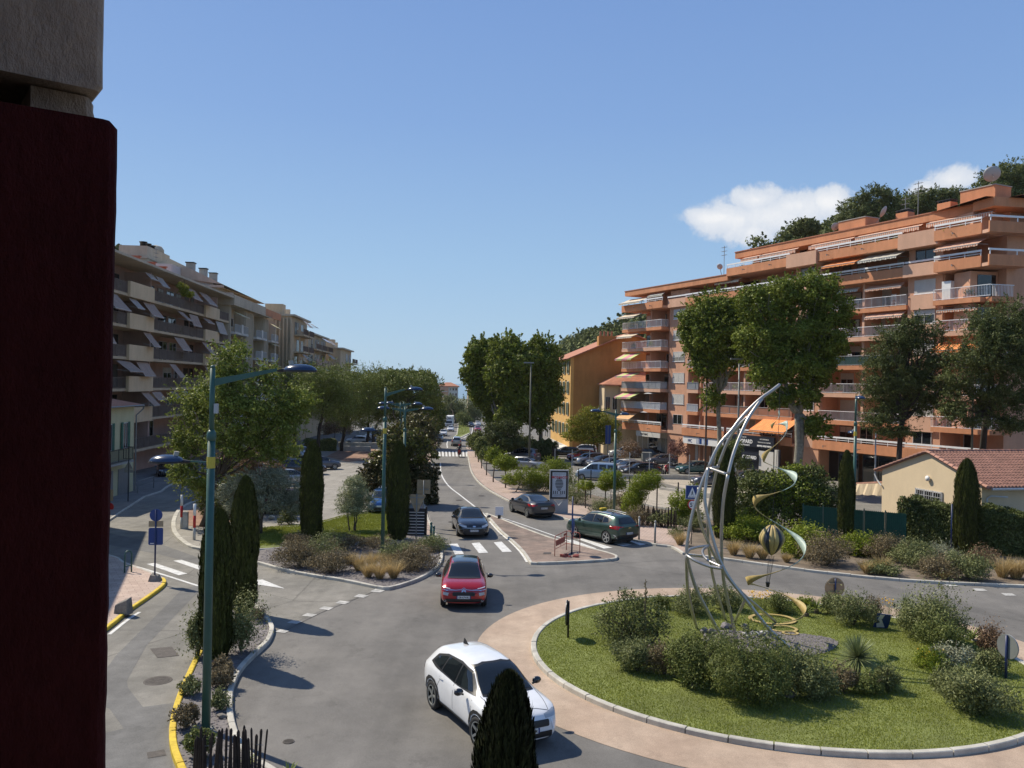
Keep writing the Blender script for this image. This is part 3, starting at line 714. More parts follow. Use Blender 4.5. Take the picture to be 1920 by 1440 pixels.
# storeys with barred balconies
for k in range(1,6):
    z=FL[k]
    for i,(a,b) in enumerate(BAYS):
        prot=-1.15 if i in (0,) else (-.25 if i in (1,2,3) else -1.3)
        u0=a-(0.5 if i == 0 else 0);u1=b if i < 4 else b+.0
        u1p=u1-.25 if i == 0 else u1
        slab(rb,u0,u1p+.0,prot,2.59,z-.42,z,MT['terra_band'] if k % 2 else MT['terra_panel'])
        if i == 4:
            railing(rb,[(u0,prot+.06),(u1+.9,prot+.06)],z,mat=MT['railwhite'])
        elif i == 0:
            railing(rb,[(u0+.06,1.5),(u0+.06,prot+.06),(u1p-.06,prot+.06),(u1p-.06,0)],z,mat=MT['railwhite'] if k != 2 else MT['railgrey'],backing=[None,MT['canvas'],MT['canvas'],None,None,None][k])
        else:
            railing(rb,[(u0+.05,prot+.06),(u1-.05,prot+.06)],z,mat=MT['railwhite'] if (k+i) % 3 else MT['railgrey'],
                    backing={(3,3): MT['mesh_green'],(1,2): MT['terra_band'],(2,1): MT['canvas'],(1,1): MT['canvas']}.get((k,i)))
        loggia_back(rb,a,b,z,2.4,2.59)
    for (a,b) in W3:
        m_=(a+b)/2;w=(b-a)
        window(rb,m_-w*.30,m_+w*.30,z+.95,z+2.25,-.004,shut=rnd.choice((1.0,.6,.35,1.0,0)),mull=1)
        if a > 20: slab(rb,a+w*.14,b-w*.14,-.28,-.003,z-.55,z+.82,MT['terra_panel'],'spandrel_panel')
        slab(rb,m_-w*.32,m_+w*.32,-.09,-.004,z+.88,z+.945,MT['railwhite'],'window_sill')
# storeys with solid parapets and a white tube rail
def solid_band(z,a,b,prot,hh=.95,mat=None,back=2.59,rail=True):
    slab(rb,a,b,prot+.14,back,z-.3,z-.004,MT['terra_panel'])
    slab(rb,a,b,prot,prot+.135,z-.3,z-.3+hh,mat or MT['terra_band'],'parapet')
    if rail:
        mb=MB();mb.box(a,b,prot+.01,prot+.10,z+1.0,z+1.17)
        n=int((b-a)/1.5)
        mb.box(a,b,prot+.03,prot+.07,z+.80,z+.85)
        for i in range(n+1):
            u=a+.05+(b-a-.1)*i/n;mb.box(u-.025,u+.025,prot+.03,prot+.08,z+.655,z+.99)
        part('rail',mb,MT['railwhite'],rb)
for (z,segs) in ((FL[0],[(0,9.6,-1.15),(14.0,22.4,-.9),(23.4,34.2,-1.3),(36.9,56.1,-.9)]),(FL[6],[(-.6,9.6,-1.25),(14.0,33.1,-.7),(36.9,47.8,-.7),(51.5,56.1,-1.3)]),(FL[7],[(22.5,33.1,-1.0),(36.9,47.8,-1.0),(51.5,56.1,-1.3)])):
    for (a,b,p) in segs: solid_band(z,a,b,p)
for (a,b) in W3:
    slab(rb,a-.05,b+.05,-.75 if a > 20 else -.45,-.003,FL[6]-.35,FL[6]+.85,MT['terra_panel'],'parapet')
    mb=MB();mb.box(a,b,-.55,-.45,FL[6]+1.0,FL[6]+1.17);part('rail',mb,MT['railwhite'],rb)
    if a > 20:
        slab(rb,a-.3,b+.3,-1.2,-.003,FL[7]-.55,FL[7]+.9,MT['terra_panel'],'parapet')
        window(rb,a+.8,b-.8,FL[6]+.3,FL[6]+2.2,-.004,MT['frame_dk'])
    slab(rb,a,b,-.12,-.003,FL[0]-.3,FL[0]+.9,MT['terra_panel'],'parapet')
    window(rb,(a+b)/2-1,(a+b)/2+1,FL[0]+1.0,FL[0]+2.3,-.004)
for (a,b) in ((0,9.6),(14,33.1),(36.9,47.8),(51.5,56.1)): loggia_back(rb,a,b,FL[6],2.4,2.59);loggia_back(rb,a,b,FL[0],2.4,2.59)
for (a,b) in ((23.2,33),(37,47.8),(50,55.5)): loggia_back(rb,a,b,FL[7],2.1,3.19)
# roof edges
mb=MB();mb.box(-.3,22.6,-.9,14,21.02,21.76);part('roof_edge',mb,MT['terra_band'],rb)
mb=MB();mb.box(21.8,BL+.1,.9,14,23.92,24.7);part('roof_edge',mb,MT['terra_band'],rb)
mb=MB();mb.box(-.35,22.5,-.97,-.86,21.70,21.80);mb.box(21.75,BL+.2,.82,.93,24.66,24.76);part('gutter',mb,MT['tile_far'],rb)
mb=MB();mb.add([(22.0,.95,24.71),(BL+2,.95,24.71),(BL+2,6,25.75),(22.0,6,25.75),(22.0,11,24.71),(BL+2,11,24.71)],[(0,1,2,3),(3,2,5,4),(0,3,4),(1,5,2)])
mb.add([(-.2,-.85,21.77),(22,-.85,21.77),(22,4,22.6),(-.2,4,22.2),(-.2,12,21.77),(22,12,21.77)],[(0,1,2,3),(3,2,5,4),(0,3,4)])
part('tiled_roof',mb,MT['tile_far'],rb)
for (u0,u1,y0,y1,z0,z1) in ((37.0,40.6,2.2,4.2,24.8,26.0),(51.6,55.0,2.0,4.2,24.8,26.35),(44.2,45.6,2.4,3.4,24.9,25.7),(49.2,50.6,2.0,3.0,24.9,25.7)):
    c=MB();c.box(u0,u1,y0,y1,z0,z1);o=part('chimney',c,MT['terra_band'],rb)
    if u1-u0 < 2:
        cp=MB();n=4
        for i in range(n): cp.box(u0+.1+i*(u1-u0)/n,u0+.28+i*(u1-u0)/n,y0+.05,y1-.05,z1,z1+.18)
        cp.box(u0-.05,u1+.05,y0-.05,y1+.05,z1+.18,z1+.26);cp.build('cap',MT['black'],o)
    else:
        cp=MB();cp.box(u0-.06,u1+.06,y0-.06,y1+.06,z1,z1+.09);cp.build('coping',MT['concrete'],o)
def dish(root,u,y,z,r,az=0.3,mat=None):
    mb=MB();mb.lathe([(.01,.0),(r*.4,.03*r),(r*.8,.16*r),(r,.26*r),(r*.99,.29*r),(r*.78,.19*r),(r*.4,.06*r),(.01,.03)],20,axis='y')
    o=mb.build('satellite_dish',mat or MT['railgrey'],root,True);o.location=(u,y,z);o.rotation_euler=(.5,0,az)
    pm=MB();pm.bar((0,0,0),(0,-.7*r,-.1),.03);pm.bar((0,.1,0),(0,.2,-1.3),.05);pm.build('bracket',MT['grey_metal'],o)
dish(rb,55.0,1.6,27.2,.72,.9);dish(rb,43.2,2.0,26.0,.6,2.0);dish(rb,36.6,2.2,25.6,.45,1.2);dish(rb,17.5,2.0,23.5,.4,.5)
def antenna(root,u,y,z,h):
    mb=MB();mb.bar((u,y,z),(u,y,z+h),.05)
    for k in range(3):
        zz=z+h-.2-k*.5;mb.bar((u-.5,y,zz),(u+.5,y,zz),.03)
        for j in range(5): mb.bar((u-.45+j*.22,y-.2,zz),(u-.45+j*.22,y+.2,zz),.02)
    mb.build('antenna',MT['grey_metal'],root)
antenna(rb,46.3,3,25,3.6);antenna(rb,44.0,4,25,2.6);antenna(rb,18.4,2,21.9,4.2)
# awnings
for (u0,u1,zt,y,out,drop,mt) in (
        (-.4,5.0,20.6,.0,1.9,.75,'aw_cream'),(5.6,9.2,20.8,-.5,.5,.3,'aw_gr'),(-.4,4.2,FL[5]+2.3,-.6,1.6,.6,'aw_cream'),
        (-.4,3.6,FL[4]+2.3,-.6,1.6,.6,'aw_cream'),(-.4,3.9,FL[3]+2.3,-.6,1.8,.9,'aw_lime'),(-.4,3.9,FL[2]+2.35,-.6,1.7,.6,'aw_lime'),(-.4,3.9,FL[1]+2.3,-.6,1.8,.7,'aw_lime'),
        (-.2,3.4,FL[0]+2.4,-.4,1.9,1.15,'aw_orp'),
        (23.5,26.5,23.8,.9,.6,.25,'aw_tc'),(26.8,32.6,23.8,.9,.6,.25,'aw_tc'),(34.6,40.5,23.8,.9,.6,.25,'aw_tc'),(41.0,48.6,23.8,.9,.6,.25,'aw_tc'),(49.4,56.0,23.85,.9,.6,.25,'aw_tc'),
        (38.2,42.6,FL[6]+2.4,.1,1.5,.6,'aw_or'),(43.0,47.6,FL[6]+2.45,.1,1.6,.7,'aw_gr'),(51.7,56.0,FL[6]+2.45,.0,1.6,.75,'aw_tc'),
        (43.0,47.3,FL[5]+2.3,.3,.7,.4,'aw_tc'),(37.8,42.0,FL[5]+2.35,.3,.6,.3,'aw_gr'),(43.0,47.4,FL[4]+2.35,.3,.7,.45,'aw_tc'),(51.8,55.8,FL[4]+2.35,.1,1.3,.4,'aw_tc'),
        (27.0,32.6,FL[5]+2.3,.3,.7,.5,'aw_cream'),(51.8,57.2,FL[3]+2.3,.0,2.0,1.1,'aw_or'),(28.6,34.2,FL[0]+2.75,.2,2.6,1.5,'aw_or'),(19.5,24,FL[6]+2.3,.2,.6,.3,'aw_cream')):
    awning(rb,u0,u1,zt,y,out,drop,MT[mt],.42 if zt > 23.5 else .24)
# little furniture on balconies
slab(rb,52.0,52.9,-.8,-.1,FL[5]+.05,FL[5]+1.75,MT['white'],'cabinet')
for (u,k) in ((40.5,3),(43.2,3),(45.8,5)):
    mb=MB()
    for dx in (0,.45):
        for dy in (0,.45): mb.bar((u+dx,.2+dy,FL[k]),(u+dx,.2+dy,FL[k]+(1.25 if dy == 0 else .45)),.04)
    mb.box(u,u+.45,.2,.65,FL[k]+.42,FL[k]+.47)
    for q in range(4): mb.box(u,u+.45,.19,.22,FL[k]+.7+q*.14,FL[k]+.76+q*.14)
    part('balcony_chair',mb,MT['white'],rb)
for (u,k) in ((5.5,1),(6.4,2)):
    mb=MB();n=8;r=1.25;zt=FL[k-1]+2.35 if k == 1 else FL[1]+2.2
    vs=[(u,-.4,zt+.35)]+[(u+r*math.cos(2*PI*i/n),-.4+r*math.sin(2*PI*i/n),zt) for i in range(n)]
    mb.add(vs,[(0,1+i,1+(i+1) % n) for i in range(n)]);mb.bar((u,-.4,zt-1.9),(u,-.4,zt+.3),.04);part('parasol',mb,MT['canvas'],rb)
# little spouts along the bands
mb=MB()
for z in (FL[0]+.1,FL[6]+.1,FL[7]+.1):
    for u in (3,7,18,26,30.5,39,43.5,53.5):
        if z > 21 and u < 24: continue
        mb.bar((u,-1.15,z),(u,-1.6,z+.05),.06);mb.bar((u,-1.6,z+.05),(u+.12,-1.62,z-.12),.05)
part('water_spout',mb,MT['grey_metal'],rb)
# ground floor: shops
for (a,b,mt) in ((0.4,9.2,'whitewall'),(14.2,21.0,'whitewall')):
    sm=MB();sm.box(a,b,1.2,2.56,GB,FL[0]-.32);part('shop_front',sm,MT[mt],rb)
for (a,b) in ((.8,3.2),(3.5,5.8),(6.6,8.8),(14.8,17.8),(18.4,20.6)): window(rb,a,b,GB+.9,FL[0]-1.2,1.19,frame=MT['frame'],mull=1,name='shop_window')
slab(rb,3.6,9.4,-1.1,-.95,FL[0]-1.05,FL[0]-.35,MT['whitewall'],'shop_sign')
text(rb,'MACHIAE',(5.6,-1.11,FL[0]-.86),.42,MT['black'])
slab(rb,14.1,22.2,-.75,-.6,FL[0]-1.35,FL[0]-.45,MT['signwhite'],'shop_sign')
for i in range(4):
    slab(rb,16.9+i*.62,17.4+i*.62,-.77,-.752,FL[0]-1.25,FL[0]-.55,MT['sign_blue'] if i % 2 else MT['aw_blue'],'sign_panel')
text(rb,'MC',(15.6,-.77,FL[0]-1.15),.6,MT['sign_blue'])
# the dealer's dark fascia under the orange awning
slab(rb,24.6,33.2,-1.95,-1.8,-3.2,1.0,MT['signdark'],'shop_front')
slab(rb,25.7,32.5,-2.2,-1.96,1.0,2.32,MT['signdark'],'shop_sign')
text(rb,'CHOPARD',(27.65,-2.215,1.42),.60,MT['signwhite'],bold=.022)
text(rb,'GROUPE',(27.65,-2.215,2.0),.20,MT['signwhite'])
text(rb,'VOTRE SPECIALISTE',(27.65,-2.215,1.12),.22,MT['signwhite'],bold=.006)
text(rb,'AUTOMOBILES',(31.0,-2.215,1.92),.22,MT['signwhite'])
text(rb,'VEHICULES OCCASIONS',(31.0,-2.215,1.58),.19,MT['signwhite'])
text(rb,'SERVICE APRES VENTE',(31.0,-2.215,1.16),.23,MT['signwhite'],bold=.014)
slab(rb,24.1,25.6,-2.2,-1.96,-.9,2.32,MT['signdark'],'shop_sign')
lg=MB();lg.lathe([(.40,-.03),(.40,.0),(.28,.0),(.28,-.03)],20,(24.85,-2.2,1.7),axis='y',cap=False);lg.box(24.3,25.4,-2.24,-2.205,1.66,1.74);part('round_emblem',lg,MT['signwhite'],rb)
slab(rb,30.0,32.3,-2.05,-1.955,-2.6,.7,MT['shutter'],'roller_shutter')
slab(rb,25.9,26.6,-2.15,-1.955,-3.2,.96,MT['shutter'],'shop_pillar');slab(rb,32.6,33.1,-2.15,-1.955,-3.2,.98,MT['whitewall'],'shop_pillar')
slab(rb,27.4,30.0,-2.3,-2.1,-.55,.25,MT['signdark'],'shop_sign');text(rb,'CHOPARD',(28.7,-2.315,-.35),.50,MT['signwhite'],bold=.02)
slab(rb,23.2,25.7,-2.5,-2.25,-1.4,.1,MT['signdark'],'shop_sign');text(rb,'CHOPARD',(24.45,-2.515,-1.25),.45,MT['signwhite'],bold=.018);text(rb,'OCCASION',(24.45,-2.515,-.6),.30,MT['signwhite'],bold=.01)
for (a,b) in ((37,41),(41.5,47.5),(48,55.8)): window(rb,a,b,GB+1.0,FL[0]-.6,1.5,frame=MT['frame_dk'],mull=2,name='shop_window')
# the wing turning the corner to the right
Bp=Vector((A[0]+D[0]*BL,A[1]+D[1]*BL));wd=Vector((.985,.17)).normalized()
def to_local(px,py):
    v=Vector((px,py))-Vector(A);return (v.x*D[0]+v.y*D[1],-v.x*D[1]+v.y*D[0])
ox,oy=to_local(Bp.x,Bp.y);p1=Bp+wd;qx,qy=to_local(p1.x,p1.y);wa=math.atan2(qy-oy,qx-ox)
wing=rb
TW=Matrix.Translation((ox,oy,0)) @ Matrix.Rotation(wa,4,'Z')
def wbox(x0,x1,y0,y1,z0,z1,mt,name):
    mb=MB();mb.T=TW;mb.box(x0,x1,y0,y1,z0,z1);return mb.build(name,MT[mt],rb)
wbox(1.6,22,.05,14,GB,FL[7]+.1,'terra','wall');wbox(-.2,22,2.0,13,FL[7]+.1,23.9,'terra','wall')
wbox(-.3,22,-.6,1.95,23.9,24.7,'terra_band','roof_edge')
for (z,x1) in ((FL[6],2.6),(FL[7],22)):
    wbox(-1.3,x1,-1.35,-1.2,z-.3,z+.65,'terra_band','parapet');wbox(-1.2,x1,-1.19,.04,z-.3,z-.01,'terra_panel','floor_slab')
    wbox(-1.3,22,-1.33,-1.22,z+1.0,z+1.17,'railwhite','rail')
    for i in range(9): wbox(-1.2+i*2.6,-1.13+i*2.6,-1.31,-1.25,z+.65,z+1.0,'railwhite','rail_post')
for k in range(1,6):
    z=FL[k];wbox(-.6,1.59,-.9,.04,z-.42,z,'terra_band','floor_slab')
    mb=MB();mb.T=TW
    for i in range(15): mb.box(-.5+i*.14,-.47+i*.14,-.85,-.82,z+.05,z+1.0)
    mb.box(-.6,1.6,-.87,-.80,z+1.0,z+1.06);mb.build('railing',MT['railwhite'],rb)
    mb=MB();mb.T=TW;mb.box(-1.2,1.55,1.0,3,z+.02,z+2.4);mb.build('wall',MT['terra'],rb)
    mb=MB();mb.T=TW;mb.box(-.5,1.3,.93,.99,z+.1,z+2.1);mb.build('window',MT['glass'],rb)
mb=MB();mb.T=TW;mb.add([(-1,-.5,24.71),(22,-.5,24.71),(22,6,26.2),(3.5,6,26.2),(-1,9,24.71)],[(0,1,2,3),(0,3,4)]);mb.build('tiled_roof',MT['tile_far'],rb)

# ================================================================== left row of apartment buildings, in shade
LA=(-33.8,62.0);LD=(-.075,.997)
l1=frame_at('apartment_block',LA,LD,'pink apartment block with cream balcony panels and drooping awnings behind the left trees','building')
LF=[1.0,3.85,6.7,9.55,12.4,15.25];LR=18.25;GL=-3.0
rl=random.Random(11)
mb=MB();mb.box(4,46.6,2.5,14,GL,LR);part('wall',mb,MT['pinkwall'],l1)
bl=[(5.0,12.3,'r'),(12.3,18.4,'p'),(18.4,35.4,'r'),(35.4,41.2,'p'),(41.2,46.6,'r')]
for k,z in enumerate(LF):
    slab(l1,4,46.6,-.1,2.49,z-.25,z,MT['beige2'])
    for (a,b,s) in bl:
        if s == 'p' and k > 0:
            slab(l1,a,b,-.35,-.11,z-.3,z+1.1,MT['cream_panel'],'balcony_panel')
            window(l1,a+1.2,a+2.6,z+.9,z+2.2,2.49,MT['frame_dk']);window(l1,a+3.4,a+4.6,z+.05,z+2.2,2.49,MT['frame_dk'],mull=0)
        else:
            back=rl.choice((MT['rail_brown'],MT['rail_brown'],None,MT['canvas'] if k > 4 else MT['mesh_green']))
            railing(l1,[(a+.05,-.05),(b-.05,-.05)],z,1.0,mat=MT['rail_brown'],step=.2,bar=.035,backing=back if b-a < 12 else MT['rail_brown'])
            loggia_back(l1,a,b,z,2.4,2.49,rr=rl)
            mb=MB();mb.box(a-.1,a+.1,.0,2.48,z,z+2.6);part('party_wall',mb,MT['pinkwall'],l1)
    u=6.0+rl.uniform(0,2)
    while u < 45 and k > 0:
        w=rl.uniform(2.0,4.5)
        if rl.random() < .52: awning(l1,u,min(u+w*.8,46),z+2.45,-.05,rl.uniform(.5,1.25),rl.uniform(.3,1.5),MT[rl.choice(('aw_brown','aw_grey','aw_brown'))],val=.12)
        u += w+rl.uniform(.1,2.0)
mb=MB();mb.box(3.6,47,-.75,14,LR+.004,LR+.22);part('roof_edge',mb,MT['beige'],l1)
mb=MB();mb.add([(3.6,-.7,LR+.23),(47,-.7,LR+.23),(47,6.5,LR+1.4),(3.6,6.5,LR+1.4),(3.6,13,LR+.3),(47,13,LR+.3)],[(0,1,2,3),(3,2,5,4),(0,3,4),(1,5,2)]);part('tiled_roof',mb,MT['tile_far'],l1)
for (u,w) in ((15.5,1.2),(25,1.0),(29.5,2.2),(33,.9)):
    c=MB();c.box(u,u+w,3.4,4.6,LR+.3,LR+1.8);o=part('chimney',c,MT['terra_band'],l1)
    cp=MB();cp.box(u+.1,u+.4,3.6,4.3,LR+1.8,LR+2.1);cp.box(u,u+.5,3.5,4.4,LR+2.1,LR+2.2);cp.build('cap',MT['tile_far'],o)
# second block, taller and greyer
def seg(u): return (LA[0]+LD[0]*u,LA[1]+LD[1]*u)
l2=frame_at('apartment_block',seg(46.9),LD,'tall grey beige apartment block with ribbed piers, yellow awnings and a sloped rooftop storey','building')
LF2=[1.6,4.7,7.8,10.9,14.0];R2=17.4
mb=MB();mb.box(0,29.5,1.4,12,GL-.5,R2);part('wall',mb,MT['beige'],l2)
B2=[(1.0,8.2),(13.2,20.2),(23.4,28.8)]
for (a,b) in ((0,1.0),(8.2,13.2),(20.2,23.4),(28.8,29.5)):
    mb=MB();mb.box(a,b,0,1.39,GL-.5,R2)
    n=int((b-a)/.7)
    for i in range(n): mb.box(a+.1+i*(b-a)/n,a+.35+i*(b-a)/n,-.18,-.002,GL,R2-.2)
    part('ribbed_pier',mb,MT['beige'],l2)
for k,z in enumerate(LF2):
    for (a,b) in B2:
        slab(l2,a,b,-.6,1.38,z-.3,z,MT['whitewall'])
        railing(l2,[(a+.05,-.55),(b-.05,-.55)],z,1.0,mat=MT['railgrey'],step=.2)
        slab(l2,(a+b)/2-.5,(a+b)/2+.5,-.66,-.59,z-.1,z+1.15,MT['whitewall'],'balcony_panel')
        loggia_back(l2,a,b,z,2.4,1.38,rr=rl)
        if rl.random() < .7: awning(l2,a+.3,b-rl.uniform(.5,3),z+2.7,-.2,rl.uniform(.5,1.4),rl.uniform(.3,1.2),MT['aw_yel'],val=.1)
mb=MB();mb.box(-.6,22,-.8,11,R2+.004,R2+.25);part('roof_edge',mb,MT['beige'],l2)
slab(l2,-.6,18,-.8,-.6,R2+.26,R2+1.35,MT['beige'],'parapet')
slab(l2,-.6,-.35,-.59,8,R2+.26,R2+1.6,MT['beige'],'parapet')
slab(l2,18.1,29.5,-.8,-.6,R2+.1,R2+1.2,MT['terra_band'],'parapet')
mb=MB();mb.box(-.3,20,2.4,11,R2+.26,R2+2.6);part('rooftop_storey',mb,MT['whitewall'],l2)
for i in range(6): window(l2,4+i*2.2,5.9+i*2.2,R2+.9,R2+2.2,2.39,MT['frame_dk'])
mb=MB();mb.add([(-.9,.6,R2+2.6),(24,.6,R2+2.4),(24,7.5,R2+4.8),(-.9,7.5,R2+5.8),(-.9,12,R2+4),(24,12,R2+2.6)],[(0,1,2,3),(3,2,5,4),(0,3,4),(1,5,2)]);mb.box(-.9,-.5,.6,6.5,R2+2.2,R2+2.5);part('sloped_roof',mb,MT['beige'],l2)
mb=MB();mb.add([(-.32,2.0,R2),(-.32,12,R2),(-.32,12,R2+3.9),(-.32,7.5,R2+5.7),(-.32,2.0,R2+3.0)],[(0,4,3,2,1)]);mb.box(-4.5,-.4,6.0,12,GL,R2+4.6);part('gable_wall',mb,MT['whitewall'],l2)
mb=MB();mb.box(-3,5.4,9.5,13,LR,R2+7.0);mb.box(-3.3,5.7,9.3,13.2,R2+5.4,R2+5.6);part('stair_tower',mb,MT['beige'],l2)
for i in range(3):
    mb=MB();mb.lathe([(.4,0),(.4,.5),(.5,.52),(.5,.62),(.05,.65)],12,(-2.2+i*1.5,10.3,R2+7.0));part('roof_vent',mb,MT['black'],l2,True)
mb=MB();mb.lathe([(1.1,0),(1.1,.5),(.8,.95),(.05,1.15)],14,(3.6,10.8,R2+7.0));part('water_tank',mb,MT['beige'],l2,True)
antenna(l2,-4.2,8,R2+3.6,3)
for (u,w) in ((6,1),(12,.8),(17,.9)):
    mb=MB();mb.box(u,u+w,6.5,7.5,R2+4.2,R2+6.2);o=part('chimney',mb,MT['concrete'],l2);cp=MB();cp.box(u-.1,u+w+.1,6.4,7.6,R2+6.2,R2+6.35);cp.build('cap',MT['black'],o)

def plain_block(A,d,L,depth,zt,floors,mat,label,bays,pan=None,gable_ribs=False,aw=('aw_grey',),seed=3,base=-7):
    r=random.Random(seed);o=frame_at('apartment_block',A,d,label,'building')
    mb=MB();mb.box(0,L,1.2,depth,base,zt);part('wall',mb,mat,o)
    mb=MB();mb.box(-.3,L+.3,.5,depth+.3,zt+.004,zt+.3);part('roof_edge',mb,MT['beige'],o)
    for k in range(floors):
        z=zt-2.95*(k+1)
        for (a,b) in bays:
            slab(o,a,b,-.5,1.19,z-.25,z,MT['beige2'])
            if pan and (k+int(a)) % 2: slab(o,a,b,-.55,-.45,z-.1,z+1.0,pan,'balcony_panel')
            else: railing(o,[(a,-.45),(b,-.45)],z,1.0,mat=MT['rail_brown'],step=.25,bar=.05)
            loggia_back(o,a,b,z,2.3,1.19,rr=r)
            if r.random() < .5: awning(o,a+.3,b-.5,z+2.5,-.2,1.1,r.uniform(.4,1.2),MT[r.choice(aw)],val=.1)
    if gable_ribs:
        for i in range(6):
            mb=MB();mb.box(-.35,-.05,1.0+i*.62,1.25+i*.62,base,zt-.4);part('pipe_column',mb,MT['beige2'],o)
    mb=MB();mb.box(2,4.5,3,6,zt+.3,zt+2.2);part('rooftop_hut',mb,mat,o)
    mb=MB();mb.box(8,8.8,3,4,zt+.3,zt+1.8);part('chimney',mb,MT['beige'],o)
    return o
l3=plain_block((-37.6,141),LD,16,13,18.6,4,MT['beige2'],'beige apartment block with a row of upright pipe columns on its bare end wall',[(3,8),(9,14)],gable_ribs=True,seed=4)
l3.location.x=-36.6
l4=plain_block((-38.4,160),LD,24,12,16.8,5,MT['beige2'],'brown balconied apartment block between two bare beige end walls',[(.5,7),(8,15),(16,23)],MT['pinkwall'],aw=('aw_blue','aw_grey'),seed=7)
l5=plain_block((-37.4,186),LD,20,13,14.9,5,MT['beige2'],'pale beige apartment block at the far end of the left row with curved dark balconies',[(9,14),(15,19.5)],seed=9)
# small pale yellow house at the left edge
yh=frame_at('townhouse',(-29.3,56.3),(-.075,.997),'small pale yellow townhouse with green shutters beside the dark street','house')
mb=MB();mb.box(0,9.7,0,7,GL,5.55);part('wall',mb,MT['paleyellow'],yh)
mb=MB();mb.add([(-.4,-.5,5.56),(10.1,-.5,5.56),(10.1,7.4,6.9),(-.4,7.4,6.9),(10.1,7.4,5.5),(-.4,7.4,5.5)],[(0,1,2,3),(1,4,2),(0,3,5)]);mb.box(-.4,10.1,-.55,.1,5.44,5.555);o=part('roof',mb,MT['tile_far'],yh)
mb=MB();mb.tube([(-.4,-.6,5.5),(10.1,-.6,5.5),(10.2,-.5,5.2),(9.8,-.12,4.7),(9.8,-.12,GL)],.06,6);part('gutter',mb,MT['grey_metal'],yh)
for u in (1.0,4.0,7.0):
    window(yh,u+.4,u+1.3,2.2,4.2,-.004,MT['frame'],mull=1)
    for s in (0,1.35):
        mb=MB();a=u+s-.1;mb.box(a,a+.42,-.09,-.075,2.15,4.25)
        for q in range(20): mb.box(a+.03,a+.39,-.11,-.092,2.2+q*.1,2.26+q*.1)
        part('shutter',mb,MT['green_shutter'],yh)
slab(yh,2.8,7.6,-.8,-.005,1.2,1.35,MT['concrete'],'balcony');railing(yh,[(2.85,-.05),(2.85,-.75),(7.55,-.75),(7.55,-.05)],1.35,1.0,MT['black'],.16)
for (a,b) in ((1,3.2),(4.2,5.6),(6.6,8.8)):
    mb=MB();mb.box(a,b,-.06,-.004,GL,.7);part('garage_door',mb,MT['grey_metal'],yh)

nb=empty('corner_building',(-29.7,52.6,0),'plain building beside the townhouse, hidden by the red pier, shading the side street','building')
mb=MB();mb.prism([(0,0),(4.6,-11.9),(7.4,-19),(-12,-19),(-14,0)],-3.0,10.6);part('wall',mb,MT['paleyellow'],nb)
mb=MB();mb.prism([(.3,.3),(5.0,-11.9),(7.8,-19.3),(-12.3,-19.3),(-14.3,.3)],10.604,10.9);part('roof',mb,MT['tile_far'],nb)
# ================================================================== ochre block, cream house, distant blocks
oc=frame_at('ochre_building',(9.3,130),(1,.1),'tall ochre building with a blank gable wall and pale shuttered street front','building')
mb=MB();mb.add([(0,0,-7),(19,0,-7),(19,0,12.4),(9.3,0,16.0),(0,0,12.2)]+[(0,21,-7),(19,21,-7),(19,21,12.4),(9.3,21,16.0),(0,21,12.2)],
                  [(0,1,2,3,4),(9,8,7,6,5),(1,6,7,2)]);part('gable_wall',mb,MT['ochre'],oc)
mb=MB();mb.add([(0,-.002,-2),(0,21,-2),(0,21,12.2),(0,-.002,12.2),(0,-.002,-7),(0,21,-7)],[(0,3,2,1)]);mb.box(-.14,.35,-.12,-.003,-7,12.2);part('street_wall',mb,MT['yellow'],oc)
mb=MB();mb.add([(-.05,21,-7),(-.05,-.01,-7),(-.05,-.01,-2),(-.05,21,-2),(0,21,-7),(0,-.01,-7),(0,-.01,-2),(0,21,-2)],[(0,3,2,1),(3,7,6,2),(2,6,5,1)]);part('shop_front',mb,MT['whitewall'],oc)
mb=MB();mb.add([(-.8,-.5,11.9),(9.3,-.5,16.25),(9.3,21.5,16.25),(-.8,21.5,11.9),(19.6,-.5,12.2),(19.6,21.5,12.2),(-.8,-.5,11.75),(9.3,-.5,16.0),(19.6,-.5,12.0)],[(0,1,2,3),(1,4,5,2),(6,7,1,0),(7,8,4,1)]);part('roof',mb,MT['tile_far'],oc)
mb=MB();mb.box(4.3,7.2,.2,1.6,13.5,15.6);o=part('chimney',mb,MT['ochre'],oc)
cp=MB()
for i in range(4): cp.lathe([(.16,0),(.14,.8)],8,(4.7+i*.6,.9,15.6))
cp.build('chimney_pot',MT['tile_far'],o)
for y in (2.6,6.4,10.2,14,17.8):
    for z in (-.4,3.0,6.4,9.6):
        mb=MB();mb.box(-.10,-.004,y-.55,y+.55,z-.1,z+2.0);o=mb.build('window',MT['whitewall'],oc)
        pm=MB();pm.box(-.12,-.102,y-.45,y+.45,z,z+1.9);pm.build('pane',MT['glass'],o)
        for s in (-1,1):
            sm=MB();sm.box(-.19,-.125,y+s*.72-.27,y+s*.72+.27,z,z+1.9)
            for q in range(9): sm.box(-.22,-.192,y+s*.72-.22,y+s*.72+.22,z+.1+q*.2,z+.2+q*.2)
            sm.build('shutter',MT['pale_shutter'],o)
slab(oc,-1.2,-.06,.3,7,-3.0,-2.2,MT['signwhite'],'shop_sign');slab(oc,-2.0,-.06,.3,7,-3.3,-3.15,MT['sign_red'],'shop_awning')
ch=frame_at('cream_house',(13.9,124.4),(1,.05),'cream house with tiled roof between the ochre building and the terracotta block','house')
mb=MB();mb.box(0,2.2,0,5,-5,7.9);part('wall',mb,MT['cream'],ch)
mb=MB();mb.box(2.204,9,-.6,5,-5,7.6);part('wall',mb,MT['beige2'],ch)
